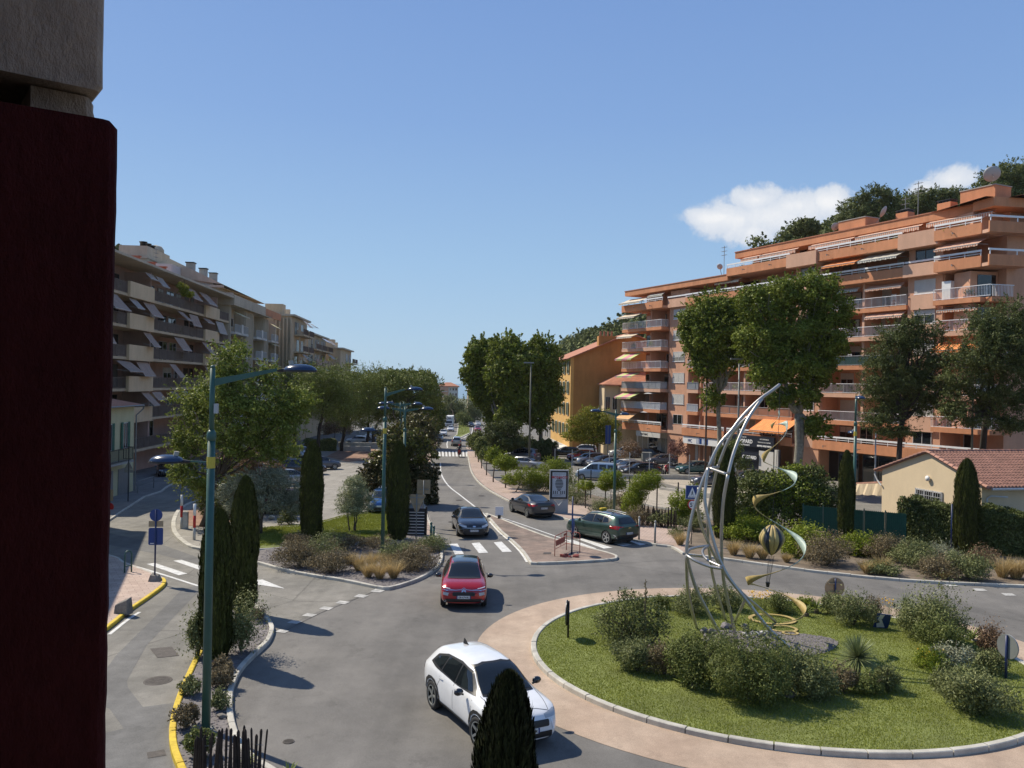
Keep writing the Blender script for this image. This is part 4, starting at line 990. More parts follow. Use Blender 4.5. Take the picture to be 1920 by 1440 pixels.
mb=MB();mb.add([(-.4,-.9,7.95),(9,-.9,7.95),(9,4.5,10.2),(3.5,4.5,9.9),(-.4,5.2,8.0)],[(0,1,2,3),(0,3,4)]);mb.box(-.4,9,-.9,-.62,7.75,7.93);part('roof',mb,MT['tile_far'],ch)
for (u,z) in ((.2,4.2),(1.25,4.2),(.2,.8),(1.25,.8)): window(ch,u,u+.7,z,z+1.9,-.004,MT['shutter'],mull=1)
fb=frame_at('far_building',(-36,470),(1,.1),'pale grey and pink building with a red hipped roof at the end of the avenue','building')
mb=MB();mb.box(0,5.5,0,10,-12,5.2);part('wall',mb,MT['whitewall'],fb)
mb=MB();mb.box(-5.5,-.004,-.5,10,-12,5.2);part('wall',mb,MT['terra_panel'],fb)
mb=MB();mb.add([(-6.3,-1.2,5.9),(6.3,-1.2,5.9),(6.3,11,5.9),(-6.3,11,5.9),(-1.5,4,8.0),(1.5,4,8.0)],[(0,1,5,4),(1,2,5),(2,3,4,5),(3,0,4)]);mb.box(-6.2,6.2,-1,10.5,5.3,5.88);part('roof',mb,MT['tile_far'],fb)
for i in range(3):
    for k in range(5): window(fb,.7+i*1.6,1.6+i*1.6,3.4-k*2.9,4.8-k*2.9,-.004,mull=0)
for k in range(5): slab(fb,-5.8,-.6,-1.5,-.52,2.6-k*2.9,3.0-k*2.9,MT['whitewall'],'balcony')
fb2=frame_at('far_building',(-22.5,425),(1,.1),'sandy apartment house half hidden behind the far plane trees','building')
mb=MB();mb.box(0,14,0,10,-12,6);part('wall',mb,MT['beige2'],fb2);slab(fb2,-.4,14.4,-.5,10,6.004,6.4,MT['tile_far'],'roof')
for i in range(5):
    for k in range(5): window(fb2,.8+i*2.6,2.2+i*2.6,3.8-k*2.9,5.3-k*2.9,-.004,mull=0)
fb3=frame_at('far_building',(-2,150),(-.07,1),'white shopfront row behind the plane trees','building')
fb3.location.x=8.0;fb3.location.y=196;fb3.rotation_euler.z=math.atan2(-1,.07)
mb=MB();mb.box(0,42,0,10,-8,-.6);part('wall',mb,MT['whitewall'],fb3);slab(fb3,-.4,42,-.6,10,-.596,-.1,MT['tile_far'],'roof')
for i in range(10): window(fb3,1+i*4,3.6+i*4,-4.6,-2.0,-.004,mull=1,name='shop_window')

# ================================================================== cream bungalow with the gable, right edge
Rr=Vector((26.2,46.0));gd=Vector((-.25,.968));sdv=Vector((.968,.25));GW=8.1
hs=empty('bungalow',(Rr.x,Rr.y,0),'cream bungalow with brown barrel tile roof behind the hedge','house',math.atan2(sdv.y,sdv.x))
# local: x along the ridge to the right, y along the gable away; gable wall is the plane x=0
E0,RG=2.72,4.15
mb=MB();mb.add([(0,0,-1.6),(0,GW,-1.6),(0,GW,E0),(0,GW/2,RG),(0,0,E0),(15,0,-1.6),(15,GW,-1.6),(15,GW,E0),(15,GW/2,RG),(15,0,E0)],
                  [(0,4,3,2,1),(5,6,7,8,9),(0,5,9,4),(1,2,7,6)]);part('wall',mb,MT['cream'],hs)
th=.10
rs=(RG-E0)/(GW/2);ov=.55
def roof_z(y): return RG+.05-rs*abs(y-GW/2)
mb=MB()
for s in (0,1):
    ye=-ov if s == 0 else GW+ov
    a=(-.18,ye,roof_z(ye));b=(15.2,ye,roof_z(ye));c=(15.2,GW/2,roof_z(GW/2));d=(-.18,GW/2,roof_z(GW/2))
    mb.add([a,b,c,d]+[(p[0],p[1],p[2]-th) for p in (a,b,c,d)],[(0,1,2,3),(7,6,5,4),(0,4,5,1),(0,3,7,4)])
part('roof',mb,MT['tile'],hs)
mb=MB();pitch=.24;rows=14;Ls=GW/2+ov
for i in range(int(15/pitch)):
    x=.05+i*pitch
    for r in range(rows):
        y0=-ov-.03+Ls*r/rows;y1=-ov+Ls*(r+1.12)/rows;z0=roof_z(y0)+.035;z1=roof_z(y1)+.012
        vs=[]
        for (yy,zz,rr) in ((y0,z0,.078),(y1,z1,.062)):
            for q in range(5):
                a=PI*q/4;vs.append((x+rr*math.cos(a),yy,zz+rr*.8*math.sin(a)-.01))
        mb.add(vs,[(q,q+1,q+6,q+5) for q in range(4)]+[(4,3,2,1,0)])
o=mb.build('barrel_tiles',MT['tile'],hs);o['kind']='stuff'
for s in (0,1):
    for r in range(13):                                             # verge tiles along the gable
        mb=MB();t0=r/13;t1=(r+1.12)/13;ye=-ov if s == 0 else GW+ov
        y0=ye+(GW/2-ye)*t0;y1=ye+(GW/2-ye)*t1;vs=[]
        for (yy,up,rr) in ((y0,.06,.13),(y1,.03,.11)):
            for q in range(6):
                a=PI*q/5;vs.append((-.12+rr*math.cos(a),yy,roof_z(yy)+up+rr*.8*math.sin(a)-.06))
        mb.add(vs,[(q,q+1,q+7,q+6) for q in range(5)]+[(0,1,2,3,4,5),(11,10,9,8,7,6)]);mb.build('verge_tile',MT['tile_light'] if s == 0 else MT['tile'],hs)
for r in range(30):
    mb=MB();x0=-.1+r*.5;vs=[]
    for (xx,rr,up) in ((x0,.14,.05),(x0+.54,.12,.03)):
        for q in range(6):
            a=PI*q/5;vs.append((xx,GW/2+rr*math.cos(a),RG+up+rr*.8*math.sin(a)))
    mb.add(vs,[(q,q+6,q+7,q+1) for q in range(5)]+[(5,4,3,2,1,0),(6,7,8,9,10,11)]);mb.build('ridge_tile',MT['tile'],hs)
# gable window with bars: recess, frame, panes, bars
mb=MB();y0,y1,z0,z1=2.84,5.05,.45,1.85
mb.box(-.012,-.004,y0,y1,z0,z1);wnd=mb.build('window',MT['frame_dk'],hs)
mb=MB()
for i in range(4):
    a=y0+(y1-y0-.1)*i/3;mb.box(-.07,-.013,a,a+.1,z0,z1)
mb.box(-.07,-.013,y0,y1,z1-.09,z1-.001);mb.box(-.07,-.013,y0,y1,z0,z0+.07);mb.build('frame',MT['frame'],wnd)
mb=MB();mb.box(-.03,-.014,y0+.1,y1-.1,z0+.07,z1-.1);mb.build('pane',MT['glass'],wnd)
mb=MB()
for i in range(12): a=y0+.1+(y1-y0-.2)*i/11;mb.box(-.13,-.11,a-.012,a+.012,z0,z1)
for z in (z0+.35,z1-.35): mb.box(-.14,-.13,y0,y1,z,z+.03)
mb.build('bars',MT['railgrey'],wnd)
mb=MB();mb.lathe([(.02,-.22),(.16,-.18),(.17,-.1),(.05,-.05),(.05,-.01)],14,axis='x');lo=mb.build('wall_lamp',MT['white'],hs,True);lo.location=(0,GW/2-.1,2.55)
mb=MB();mb.tube([(.1,-ov-.05,E0-.25),(12,-ov-.05,E0-.3)],.07,6);mb.tube([(1.3,-.45,2.0),(.4,-.25,2.05),(.25,-.12,1.9),(.25,-.12,-1.2)],.05,6);part('gutter',mb,MT['frame'],hs)
mb=MB();mb.tube([(-.15,GW+ov,E0-.4),(-.12,GW+.3,E0-.8),(-.1,GW-.05,E0-1.1)],.05,6);part('downpipe',mb,MT['frame'],hs)
window(hs,7.5,10,.2,1.3,-.004,MT['frame_dk'])
mb=MB();mb.add([(.3,GW+.02,1.9),(.3,GW+4.5,1.2),(5,GW+4.5,1.2),(5,GW+.02,1.9),(.3,GW+.02,1.8),(.3,GW+4.5,1.1),(5,GW+4.5,1.1),(5,GW+.02,1.8)],[(0,3,2,1),(4,5,6,7),(0,1,5,4),(1,2,6,5)])
for (x,y) in ((.4,GW+4.3),(4.8,GW+4.3)): mb.box(x,x+.12,y,y+.12,-1.5,1.1)
part('porch_roof',mb,MT['tile_light'],hs)
mb=MB();n=14;vs=[]
for i in range(n+1):
    y=GW+.05+4.3*i/n;vs += [(.25+.04*math.sin(i*2.3),y,1.75-.6*i/n),(.2+.08*math.sin(i*1.9),y,1.0-.5*i/n-.08*abs(math.sin(i*.9)))]
mb.add(vs,[(2*i,2*i+2,2*i+3,2*i+1) for i in range(n)]);part('curtain',mb,MT['cream'],hs)

# ================================================================== the loggia we look out of: red pier and grey beam
MT['stucco_red']=None
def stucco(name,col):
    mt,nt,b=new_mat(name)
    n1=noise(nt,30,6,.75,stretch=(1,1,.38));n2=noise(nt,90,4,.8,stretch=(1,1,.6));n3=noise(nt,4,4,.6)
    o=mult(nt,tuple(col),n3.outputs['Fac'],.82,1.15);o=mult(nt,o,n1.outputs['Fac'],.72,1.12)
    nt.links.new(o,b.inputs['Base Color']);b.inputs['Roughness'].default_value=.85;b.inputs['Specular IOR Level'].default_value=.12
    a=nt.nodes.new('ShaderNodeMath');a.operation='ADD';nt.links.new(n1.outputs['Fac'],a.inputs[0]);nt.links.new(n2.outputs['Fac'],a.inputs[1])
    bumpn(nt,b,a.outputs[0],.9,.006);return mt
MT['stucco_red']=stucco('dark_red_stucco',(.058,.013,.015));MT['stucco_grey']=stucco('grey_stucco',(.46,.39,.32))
def corner_box(name,P0,P1,depth,z0,z1,mat,r=.012,label=None,cat=None,parent=None,n=40,wob=.002):
    """a rough rendered pier: front face from P0 to P1, going back by depth"""
    P0=Vector(P0);P1=Vector(P1);d=(P1-P0).normalized();nn=Vector((-d.y,d.x))*depth
    mb=MB();rr=random.Random(int(z1*100));rings=[]
    for i in range(n+1):
        z=z0+(z1-z0)*i/n
        if i == n-1: z=z1-r*.7
        if i == 1: z=z0+r*.7
        ins=r*.6 if i in (0,n) else 0
        pts=[P0+(nn+d*0),P0+d*0,P1-d*r,P1-d*r*.3+nn.normalized()*r*.3,P1+nn.normalized()*r,P1+nn]
        w=rr.uniform(-wob,wob)
        rings.append([(p.x+d.x*(w-ins if k > 1 else 0),p.y+d.y*(w-ins if k > 1 else 0),z) for k,p in enumerate(pts)])
    vs=[v for q in rings for v in q];k=6
    fs=[(i*k+j,i*k+(j+1) % k,(i+1)*k+(j+1) % k,(i+1)*k+j) for i in range(n) for j in range(k)]
    fs += [tuple(range(k-1,-1,-1)),tuple(n*k+j for j in range(k))]
    mb.add(vs,fs);return mb.build(name,mat,parent)
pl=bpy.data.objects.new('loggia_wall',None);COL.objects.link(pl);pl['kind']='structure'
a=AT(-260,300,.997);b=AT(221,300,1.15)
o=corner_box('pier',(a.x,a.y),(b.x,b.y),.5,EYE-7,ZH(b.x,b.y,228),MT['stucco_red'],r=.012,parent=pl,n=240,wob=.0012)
a2=AT(-260,60,1.049);b2=AT(197,60,1.22)
o=corner_box('beam',(a2.x,a2.y),(b2.x,b2.y),.5,ZH(b2.x,b2.y,172),EYE+1.6,MT['stucco_grey'],r=.010,parent=pl,n=60,wob=.0008)
d=(Vector((b2.x,b2.y))-Vector((a2.x,a2.y))).normalized();q1=Vector((b2.x,b2.y))-d*.005+Vector((-d.y,d.x))*.03;q0=q1-d*.085
corner_box('packing_piece',q0,q1,.3,ZH(b.x,b.y,228)-.01,ZH(b2.x,b2.y,176),MT['stucco_grey'],r=.012,parent=pl,n=8)
mb=MB();q=Vector((b2.x,b2.y))+Vector((-d.y,d.x))*.33;q0=q-d*.9
mb.add([(q0.x,q0.y,EYE-3),(q.x-d.x*.1,q.y-d.y*.1,EYE-3),(q.x-d.x*.1,q.y-d.y*.1,EYE+1.5),(q0.x,q0.y,EYE+1.5)],[(0,1,2,3)]);mb.build('inner_wall',MT['stucco_red'],pl)
# the room behind the viewer
mb=MB();mb.box(-3.2,3.4,-3.4,-3.2,-1,EYE+1.6);mb.box(-3.2,3.4,-3.2,.25,EYE+1.45,EYE+1.6);mb.box(-3.2,3.4,-3.2,.25,EYE-1.75,EYE-1.6);mb.box(-3.4,-3.2,-3.2,1.6,-1,EYE+1.6);mb.box(3.4,3.6,-3.2,.25,-1,EYE+1.6)
mb.build('room_wall',MT['stucco_grey'],pl)

# ------------------------------------------------------------------ plants
RNG=np.random.default_rng(7)
def np_mesh(name,V,F,mat,smooth=False):
    """V (n,3), F (m,k) arrays"""
    me=bpy.data.meshes.new(name);n,k=F.shape
    me.vertices.add(len(V));me.vertices.foreach_set('co',np.ascontiguousarray(V,dtype=np.float32).ravel())
    me.loops.add(n*k);me.loops.foreach_set('vertex_index',np.ascontiguousarray(F,dtype=np.int32).ravel())
    me.polygons.add(n);me.polygons.foreach_set('loop_start',np.arange(0,n*k,k,dtype=np.int32));me.polygons.foreach_set('loop_total',np.full(n,k,dtype=np.int32))
    for mt in (mat if isinstance(mat,(list,tuple)) else [mat]): me.materials.append(mt)
    me.update(calc_edges=True);return me
def unit(v): return v/np.maximum(1e-9,np.linalg.norm(v,axis=1,keepdims=True))
def leaves(C,N,size,aspect=.55,jitter=.9,rng=RNG,droop=0.0):
    """four cornered leaves with a pointed tip at points C, facing roughly along N"""
    n=len(C);nn=unit(N+rng.normal(0,jitter,(n,3)))
    t=rng.normal(0,1,(n,3));t[:,2] -= droop;t=unit(t-nn*np.sum(t*nn,1,keepdims=True));b=np.cross(nn,t)
    s=size*rng.uniform(.6,1.35,(n,1));w=s*aspect
    V=np.empty((n,4,3));V[:,0]=C-t*s*.5;V[:,1]=C+b*w*.5+nn*w*.12;V[:,2]=C+t*s*.5;V[:,3]=C-b*w*.5+nn*w*.12
    return V.reshape(-1,3),np.arange(n*4).reshape(n,4)
def crown_points(blobs,n,rng,sub=14,subr=.34,hollow=.55,fl=.8):
    """points on small clumps that sit on the shells of the big blobs"""
    B=np.array(blobs,float);area=B[:,3]*B[:,4]+B[:,4]*B[:,5]+B[:,3]*B[:,5];pr=area/area.sum()
    C=[];NN=[]
    for bi,b in enumerate(B):
        k=max(4,int(sub*(1+.0*area[bi])))
        d=unit(rng.normal(0,1,(k,3)));d[:,2] *= fl;rr=rng.uniform(hollow,.95,(k,1))
        cs=b[:3]+d*rr*b[3:6];rad=1.4*subr*b[3:6]*rng.uniform(.6,1.25,(k,1))
        mu=int(n*pr[bi]*.15);d3=unit(rng.normal(0,1,(mu,3)));C.append(b[:3]+d3*b[3:6]*rng.uniform(.25,1.02,(mu,1)) ** .5);NN.append(d3+np.array([0,0,.35]))
        m=int(n*pr[bi]*.85);pick=rng.integers(0,k,m);dd=unit(rng.normal(0,1,(m,3)));r2=rng.uniform(.45,1.0,(m,1)) ** .6
        C.append(cs[pick]+dd*r2*rad[pick]);NN.append(dd+.4*unit(C[-1]-b[:3])+np.array([0,0,.35]))
        ms=int(n*pr[bi]*.16);k2=max(6,ms // 14);d4=unit(rng.normal(0,1,(k2,3))+np.array([0,0,.35]));st=b[:3]+d4*b[3:6]*rng.uniform(.82,1.0,(k2,1));ln=rng.uniform(.12,.42,(k2,1))*b[3:6]
        pk=rng.integers(0,k2,ms);q=rng.random((ms,1));C.append(st[pk]+d4[pk]*ln[pk]*q+rng.normal(0,.028,(ms,3))*b[3:6]*(1.3-q));NN.append(unit(rng.normal(0,1,(ms,3)))+np.array([0,0,.5]))
    return np.concatenate(C),np.concatenate(NN)
def trunk_mesh(name,paths,mat,parent,n=8,loc=None):
    mb=MB()
    for pts,r0,r1 in paths:
        L=len(pts);mb.tube(pts,[r0+(r1-r0)*(i/(L-1)) ** .8 for i in range(L)],n)
    return mb.build(name,mat,parent,True)
def limb(a,b,rnd,k=5,w=.12):
    a=Vector(a);b=Vector(b);L=(b-a).length;out=[]
    for i in range(k+1):
        t=i/k;p=a.lerp(b,t);
        if 0 < i < k: p += Vector((rnd.uniform(-w,w),rnd.uniform(-w,w),rnd.uniform(-w,w)*.5-.0))*L*.5
        out.append(p)
    return out
def tree(label,base,blobs_px,n,leaf,mat,bark='bark',tr=.22,cat='tree',group=None,aspect=.55,sub=14,subr=.34,depth=None,name='tree',yj=.35,fork=.45,droop=0,hollow=.55,lean=None,mats2=None,squash=1.0,jitter=.9,trunks=1,Yoff=0):
    """base: picture position of the foot; blobs: (px, py, radius px[, radius y px[, depth shift in m]]) crown lobes at the tree's own distance"""
    g=G(*base) if not isinstance(base,Vector) else base
    Y=g.y+Yoff;rnd=random.Random(int(g.x*37+g.y*91));rng=np.random.default_rng(int(abs(g.x)*37+g.y*91))
    root=empty(name,g,label,cat,group=group)
    bl=[]
    for q in blobs_px:
        px,py,r=q[:3];ry=q[3] if len(q) > 3 else r;dy=q[4] if len(q) > 4 else rnd.uniform(-yj,yj)*r*mpp(Y)
        yy=Y+dy;c=AT(px,py,yy)-g;r *= 1.12;ry *= 1.12;R=r*mpp(yy);bl.append((c.x,c.y,c.z,R,R*squash,ry*mpp(yy)))
    C,N=crown_points(bl,n,rng,sub,subr,hollow)
    V,F=leaves(C,N,leaf,aspect,jitter,rng,droop)
    me=np_mesh('crown',V,F,mat if isinstance(mat,list) else MT[mat])
    if mats2:
        idx=(rng.random(len(F)) < mats2[1]).astype(np.int32) 
        zz=C[:,2];idx=idx*(zz > np.quantile(zz,mats2[2])) if len(mats2) > 2 else idx
        me.materials.append(MT[mats2[0]]);me.polygons.foreach_set('material_index',idx.astype(np.int32))
    link('crown',me,root)
    zc=min(b[2]-b[5] for b in bl);cx=sum(b[0] for b in bl)/len(bl);cy=sum(b[1] for b in bl)/len(bl);ztop=max(b[2] for b in bl)
    paths=[]
    for t in range(trunks):
        off=Vector((rnd.uniform(-.5,.5)*t*.5,rnd.uniform(-.3,.3)*t,0)) if trunks > 1 else Vector((0,0,0))
        fk=Vector((cx*.5+off.x*2,cy*.5,max(zc,.2)+(ztop-max(zc,.2))*fork*.4))
        p=limb(off,fk,rnd,5,.05);p[0]=off-Vector((0,0,.15));paths.append((p,tr,tr*.62))
        for b in bl:
            if trunks > 1 and rnd.random() > .6: continue
            paths.append((limb(fk,Vector(b[:3]),rnd,5,.10),tr*.5,tr*.12))
            for q in range(3):
                e=Vector(b[:3])+Vector((rnd.uniform(-1,1)*b[3],rnd.uniform(-1,1)*b[4],rnd.uniform(-.6,.9)*b[5]))*.8
                paths.append((limb(fk.lerp(Vector(b[:3]),.65),e,rnd,4,.1),tr*.22,tr*.05))
    trunk_mesh('trunk',paths,MT[bark],root)
    return root
def cypress(label,base,top_py,wpx,n=15000,group='columnar cypresses',tip=.5,leaf=.068,mt='l_cypress'):
    g=G(*base) if not isinstance(base,Vector) else base
    H=ZH(g.x,g.y,top_py)-g.z;R=wpx*mpp(g.y)/2;root=empty('cypress',g,label,'cypress',group=group)
    n=int(n*1.7);rng=np.random.default_rng(int(g.y*100+H*10))
    def prof(t): return np.where(t < .10,.62+2.6*t,np.where(t < .5,.88+.3*(t-.1),1.0))*np.where(t > .5,np.sqrt(np.maximum(0,1-((t-.5)/.5) ** 2.2)),1)
    t=rng.beta(1.05,1.0,n);a=rng.uniform(0,2*PI,n)
    lump=1+.055*np.sin(a*5+t*6)+.05*np.sin(a*11-t*9)+.035*np.sin(a*23+t*17)+.05*np.sin(t*14+a)
    r=R*prof(t)*lump*rng.uniform(.80,1.03,n)
    out_=rng.random(n) < .04;r=np.where(out_,r*rng.uniform(1.02,1.13,n),r)
    C=np.stack([r*np.cos(a),r*np.sin(a),.12+t*(H-.12)],1)
    V=np.empty((n,4,3));s=leaf*rng.uniform(.6,1.6,(n,1));out=np.stack([np.cos(a),np.sin(a),np.zeros(n)],1);side=np.stack([-np.sin(a),np.cos(a),np.zeros(n)],1)
    up=unit(np.array([0,0,1.0])+out*rng.uniform(-.05,.38,(n,1))+side*rng.normal(0,.14,(n,1)));wd=unit(side+out*rng.normal(0,.6,(n,1)))
    V[:,0]=C-up*s;V[:,1]=C+wd*s*.26;V[:,2]=C+up*s*1.25;V[:,3]=C-wd*s*.26
    link('crown',np_mesh('crown',V.reshape(-1,3),np.arange(n*4).reshape(n,4),MT[mt]),root)
    mb=MB();k=14;pr=[(R*.8*float(prof(np.array(q))),.12+q*(H-.35)) for q in (0,.1,.25,.4,.55,.7,.82,.92,.99)];mb.lathe(pr,k);mb.build('inner_twigs',MT['bark_dark'],root,True)
    mb=MB();mb.tube([(0,0,-.2),(0,0,.5)],[.11,.09],8);mb.build('trunk',MT['bark'],root,True)
    return root
def shrub(label,base,wpx,hpx,kind='grey',n=2600,leaf=.05,cat='shrub',group=None,lumps=7,dz=.1,name='shrub',squash=.9,twigs=True,aspect=.4,spiky=.0,hero=1):
    g=G(base[0],base[1],dz) if not isinstance(base,Vector) else base
    n=int(n*1.25);s=mpp(g.y);Wd=wpx*s/2;H=hpx*s*1.12;rnd=random.Random(int(base[0]*13+base[1]));rng=np.random.default_rng(int(base[0]*7+base[1]))
    root=empty(name,g,label,cat,group=group)
    bl=[]
    for i in range(lumps):
        a=2*PI*i/lumps+rnd.uniform(-.4,.4);d=rnd.uniform(.3,.68) if i else 0
        r=rnd.uniform(.38,.58);hz=H*rnd.uniform(.26,.40)
        bl.append((Wd*d*math.cos(a),Wd*d*math.sin(a)*squash,hz*1.05+H*rnd.uniform(0,.30)*(1-d),Wd*r,Wd*r*squash,hz))
    C,N=crown_points(bl,n,rng,9,.42,.45);C[:,2]=np.abs(C[:,2])
    if spiky:
        k=int(n*spiky);C[:k] += unit(N[:k])*rng.uniform(0,.35,(k,1))*H
    V,F=leaves(C,N,leaf*1.55,aspect,1.0,rng);link('foliage',np_mesh('foliage',V,F,MT['l_' +kind]),root)
    if twigs:
        mb=MB()
        for i in range(10):
            a=rnd.uniform(0,2*PI);r=rnd.uniform(.3,.85)*Wd;e=(r*math.cos(a),r*math.sin(a)*squash,H*rnd.uniform(.45,.9));mb.tube([(0,0,-.05),(e[0]*.35,e[1]*.35,e[2]*.5),e],[.018,.012,.005],5)
        mb.build('stems',MT['bark'],root)
    return root
def blades(pts,dirs,L,w,mat,name,rng,curve=.35,seg=3):
    """curved pointed blades"""
    n=len(pts);side=unit(np.cross(dirs,np.array([0,0,1.0])+rng.normal(0,.2,(n,3))));V=np.empty((n,seg*2+1,3));L=np.asarray(L).reshape(-1,1)*np.ones((n,1))
    hor=dirs.copy();hor[:,2]=0;hor=unit(hor)
    for i in range(seg+1):
        t=i/seg;p=pts+dirs*L*t+(hor*.25-np.array([0,0,1.0]))*L*curve*t*t;ww=w*(1-t) ** .7*(1 if i else .7)
        if i < seg: V[:,2*i]=p-side*ww/2;V[:,2*i+1]=p+side*ww/2
        else: V[:,2*i]=p
    me=bpy.data.meshes.new(name);nv=seg*2+1;faces=[]
    base=np.arange(n)[:,None]*nv;quads=[np.concatenate([base+2*i,base+2*i+1,base+2*i+3,base+2*i+2],1) for i in range(seg-1)]
    Q=np.concatenate(quads) if quads else np.empty((0,4),int);Tm=np.concatenate([base+2*(seg-1),base+2*(seg-1)+1,base+2*seg],1)
    VV=V.reshape(-1,3);nl=Q.size+Tm.size
    me.vertices.add(len(VV));me.vertices.foreach_set('co',VV.astype(np.float32).ravel())
    me.loops.add(nl);me.loops.foreach_set('vertex_index',np.concatenate([Q.ravel(),Tm.ravel()]).astype(np.int32))
    me.polygons.add(len(Q)+len(Tm));st=np.concatenate([np.arange(len(Q))*4,Q.size+np.arange(len(Tm))*3]);me.polygons.foreach_set('loop_start',st.astype(np.int32))
    me.polygons.foreach_set('loop_total',np.concatenate([np.full(len(Q),4),np.full(len(Tm),3)]).astype(np.int32));me.materials.append(mat);me.update(calc_edges=True);return me
def tussock(label,base,wpx,hpx,mat='l_straw',n=500,w=.012,dz=.1,group='straw coloured grass tussocks',name='grass_tussock',cat='grass',spread=.62,curve=.30,lift=.6):
    g=G(base[0],base[1],dz);s=mpp(g.y);R=wpx*s/2;H=hpx*s;rng=np.random.default_rng(int(base[0]*3+base[1]))
    a=rng.uniform(0,2*PI,n);tilt=rng.uniform(0,1,n) ** .7*spread
    d=unit(np.stack([np.cos(a)*tilt,np.sin(a)*tilt,np.full(n,1.0)],1));p=np.stack([np.cos(a),np.sin(a),np.zeros(n)],1)*(R*.28*rng.uniform(0,1,(n,1)))
    me=blades(p,d,H*rng.uniform(.75,1.3,n),w,MT[mat],name,rng,curve)
    o=link(name,me,None,g);return tag(o,label,cat,group)
def rosette(label,base,wpx,n=34,w=.09,mat='l_agave',dz=.1,cat='agave',name='agave',up=.55,curve=.12,stem=0.0,group=None,full=False):
    g=G(base[0],base[1],dz);R=wpx*mpp(g.y)/2;rng=np.random.default_rng(int(base[0]+base[1]*3))
    a=np.arange(n)*2.39996;el=rng.uniform(.15,1.35,n) if not full else np.arcsin(rng.uniform(-.55,1,n))
    d=np.stack([np.cos(a)*np.cos(el),np.sin(a)*np.cos(el),np.sin(el)],1)
    me=blades(np.zeros((n,3))+np.array([0,0,stem+.03]),d,R*rng.uniform(.85,1.1,n),w,MT[mat],name,rng,curve,4)
    root=empty(name,g,label,cat,group=group);link('blades',me,root)
    if stem: mb=MB();mb.tube([(0,0,-.05),(0,0,stem)],[.09,.10],8);mb.build('stem',MT['bark'],root)
    return root
def rock(label,base,wpx,hpx,dz=.1,mat='stone',seed=0,name='rock',group=None):
    g=G(base[0],base[1],dz);s=mpp(g.y);rnd=random.Random(seed+int(base[0]));bm=bmesh.new();bmesh.ops.create_icosphere(bm,subdivisions=2,radius=1)
    ax=[(Vector((rnd.uniform(-1,1),rnd.uniform(-1,1),rnd.uniform(-.6,1))).normalized(),rnd.uniform(.55,.85)) for _ in range(9)]
    for v in bm.verts:
        for (n,d) in ax:
            q=v.co.dot(n)
            if q > d: v.co -= n*(q-d)
        v.co.x *= wpx*s/2;v.co.y *= wpx*s*.4;v.co.z=v.co.z*hpx*s*.55+hpx*s*.35
    me=bpy.data.meshes.new(name);bm.to_mesh(me);bm.free();me.materials.append(MT[mat]);o=link(name,me,None,g);return tag(o,label,'rock',group)

# ---- cypresses
cypress('leftmost slim cypress partly behind the tall green lamp post',(404,1238),957,60,16000)
cypress('dark cypress right of the tall green lamp post, on the same gravel strip',(456,1152),896,50,14000)
cypress('dark cypress on the middle island lawn, left of the small olive tree',(583,1024),829,42,12000)
cypress('dark cypress beside the green lamp post and the yield sign',(745,1014),829,44,12000)
cypress('cypress seen behind the steel sail sculpture',(1356,1012),838,42,10000)
cypress('slender cypress beside the green lamp post in front of the green fence',(1585,1032),846,29,9000)
cypress('cypress standing in front of the leafy hedge of the bungalow',(1810,1040),862,43,11000)
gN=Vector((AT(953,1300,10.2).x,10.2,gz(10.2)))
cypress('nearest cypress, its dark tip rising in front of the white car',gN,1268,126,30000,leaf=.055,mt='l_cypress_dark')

# ---- trees on the left
tree('big airy green tree left of the side street junction',(376,990),[(370,770,45,60),(430,690,38,50),(420,745,52,52),(350,830,38,34),(480,760,52,48),(500,705,28,30),(385,905,55,32),(450,820,62,50),(530,790,40,45),(345,880,30,24),(520,840,42,36),(560,750,34,34),(445,655,20,22)],52000,.15,'l_locust',tr=.2,sub=46,subr=.15,yj=.8,hollow=.2)
tree('reddish brown leaved tree beside the parked cars',(470,965),[(440,870,36,30),(480,860,30,26),(420,905,34,26),(460,900,34,24),(510,890,26,24)],11000,.14,'l_rust',tr=.1,yj=.6)
tree('silvery olive tree with a leaning trunk in front of the red parked car',(487,1003),[(440,920,34,24),(480,905,38,26),(530,915,36,26),(500,940,40,24),(455,950,34,18),(548,945,20,20),(515,890,22,14)],34000,.12,'l_silver',tr=.14,aspect=.3,sub=26,subr=.24)
tree('small round olive tree on the lawn right of the cypress',(664,997),[(664,925,26,24),(650,945,22,20),(682,940,22,22),(668,905,18,14),(664,955,24,14)],26000,.085,'l_olive',tr=.05,aspect=.28,sub=22,subr=.26,trunks=3,hollow=.3)
tree('dark leafy bush tree under the leaning olive',(548,984),[(545,962,16,18),(535,972,14,12)],2500,.09,'l_dark',tr=.03)
tree('low shrub under the airy green tree',(405,972),[(388,935,22,30),(410,945,26,26),(440,955,20,18)],5500,.12,'l_dark',tr=.06)
pines=[((553,832),[(545,715,44,30),(575,700,38,24),(530,745,38,26),(570,740,40,26)],'first umbrella pine from the left, leaning trunk beside the grey block'),
         ((592,858),[(610,705,40,24),(600,735,42,28),(640,720,36,28),(625,755,36,22)],'umbrella pine with a bare reddish trunk on the red earth'),
         ((640,846),[(660,715,34,24),(668,745,30,28),(650,770,30,20)],'umbrella pine just right of the one on the red earth'),
         ((688,838),[(700,730,30,34),(690,765,30,28)],'dark pine behind the double street lamps')]
pines=[(b,[(x,y+6,r*1.2,ry*1.3) for (x,y,r,ry) in bl],lab) for (b,bl,lab) in pines]
pines[0][1].extend([(540,775,34,22),(575,770,30,20)])
for (b,bl,lab) in pines: tree(lab,b,bl,38000,.22,'l_pine',bark='bark_dark',tr=.28,group='umbrella pines in the square',aspect=.3,sub=26,subr=.24,squash=1.1,fork=.9,hollow=.45)
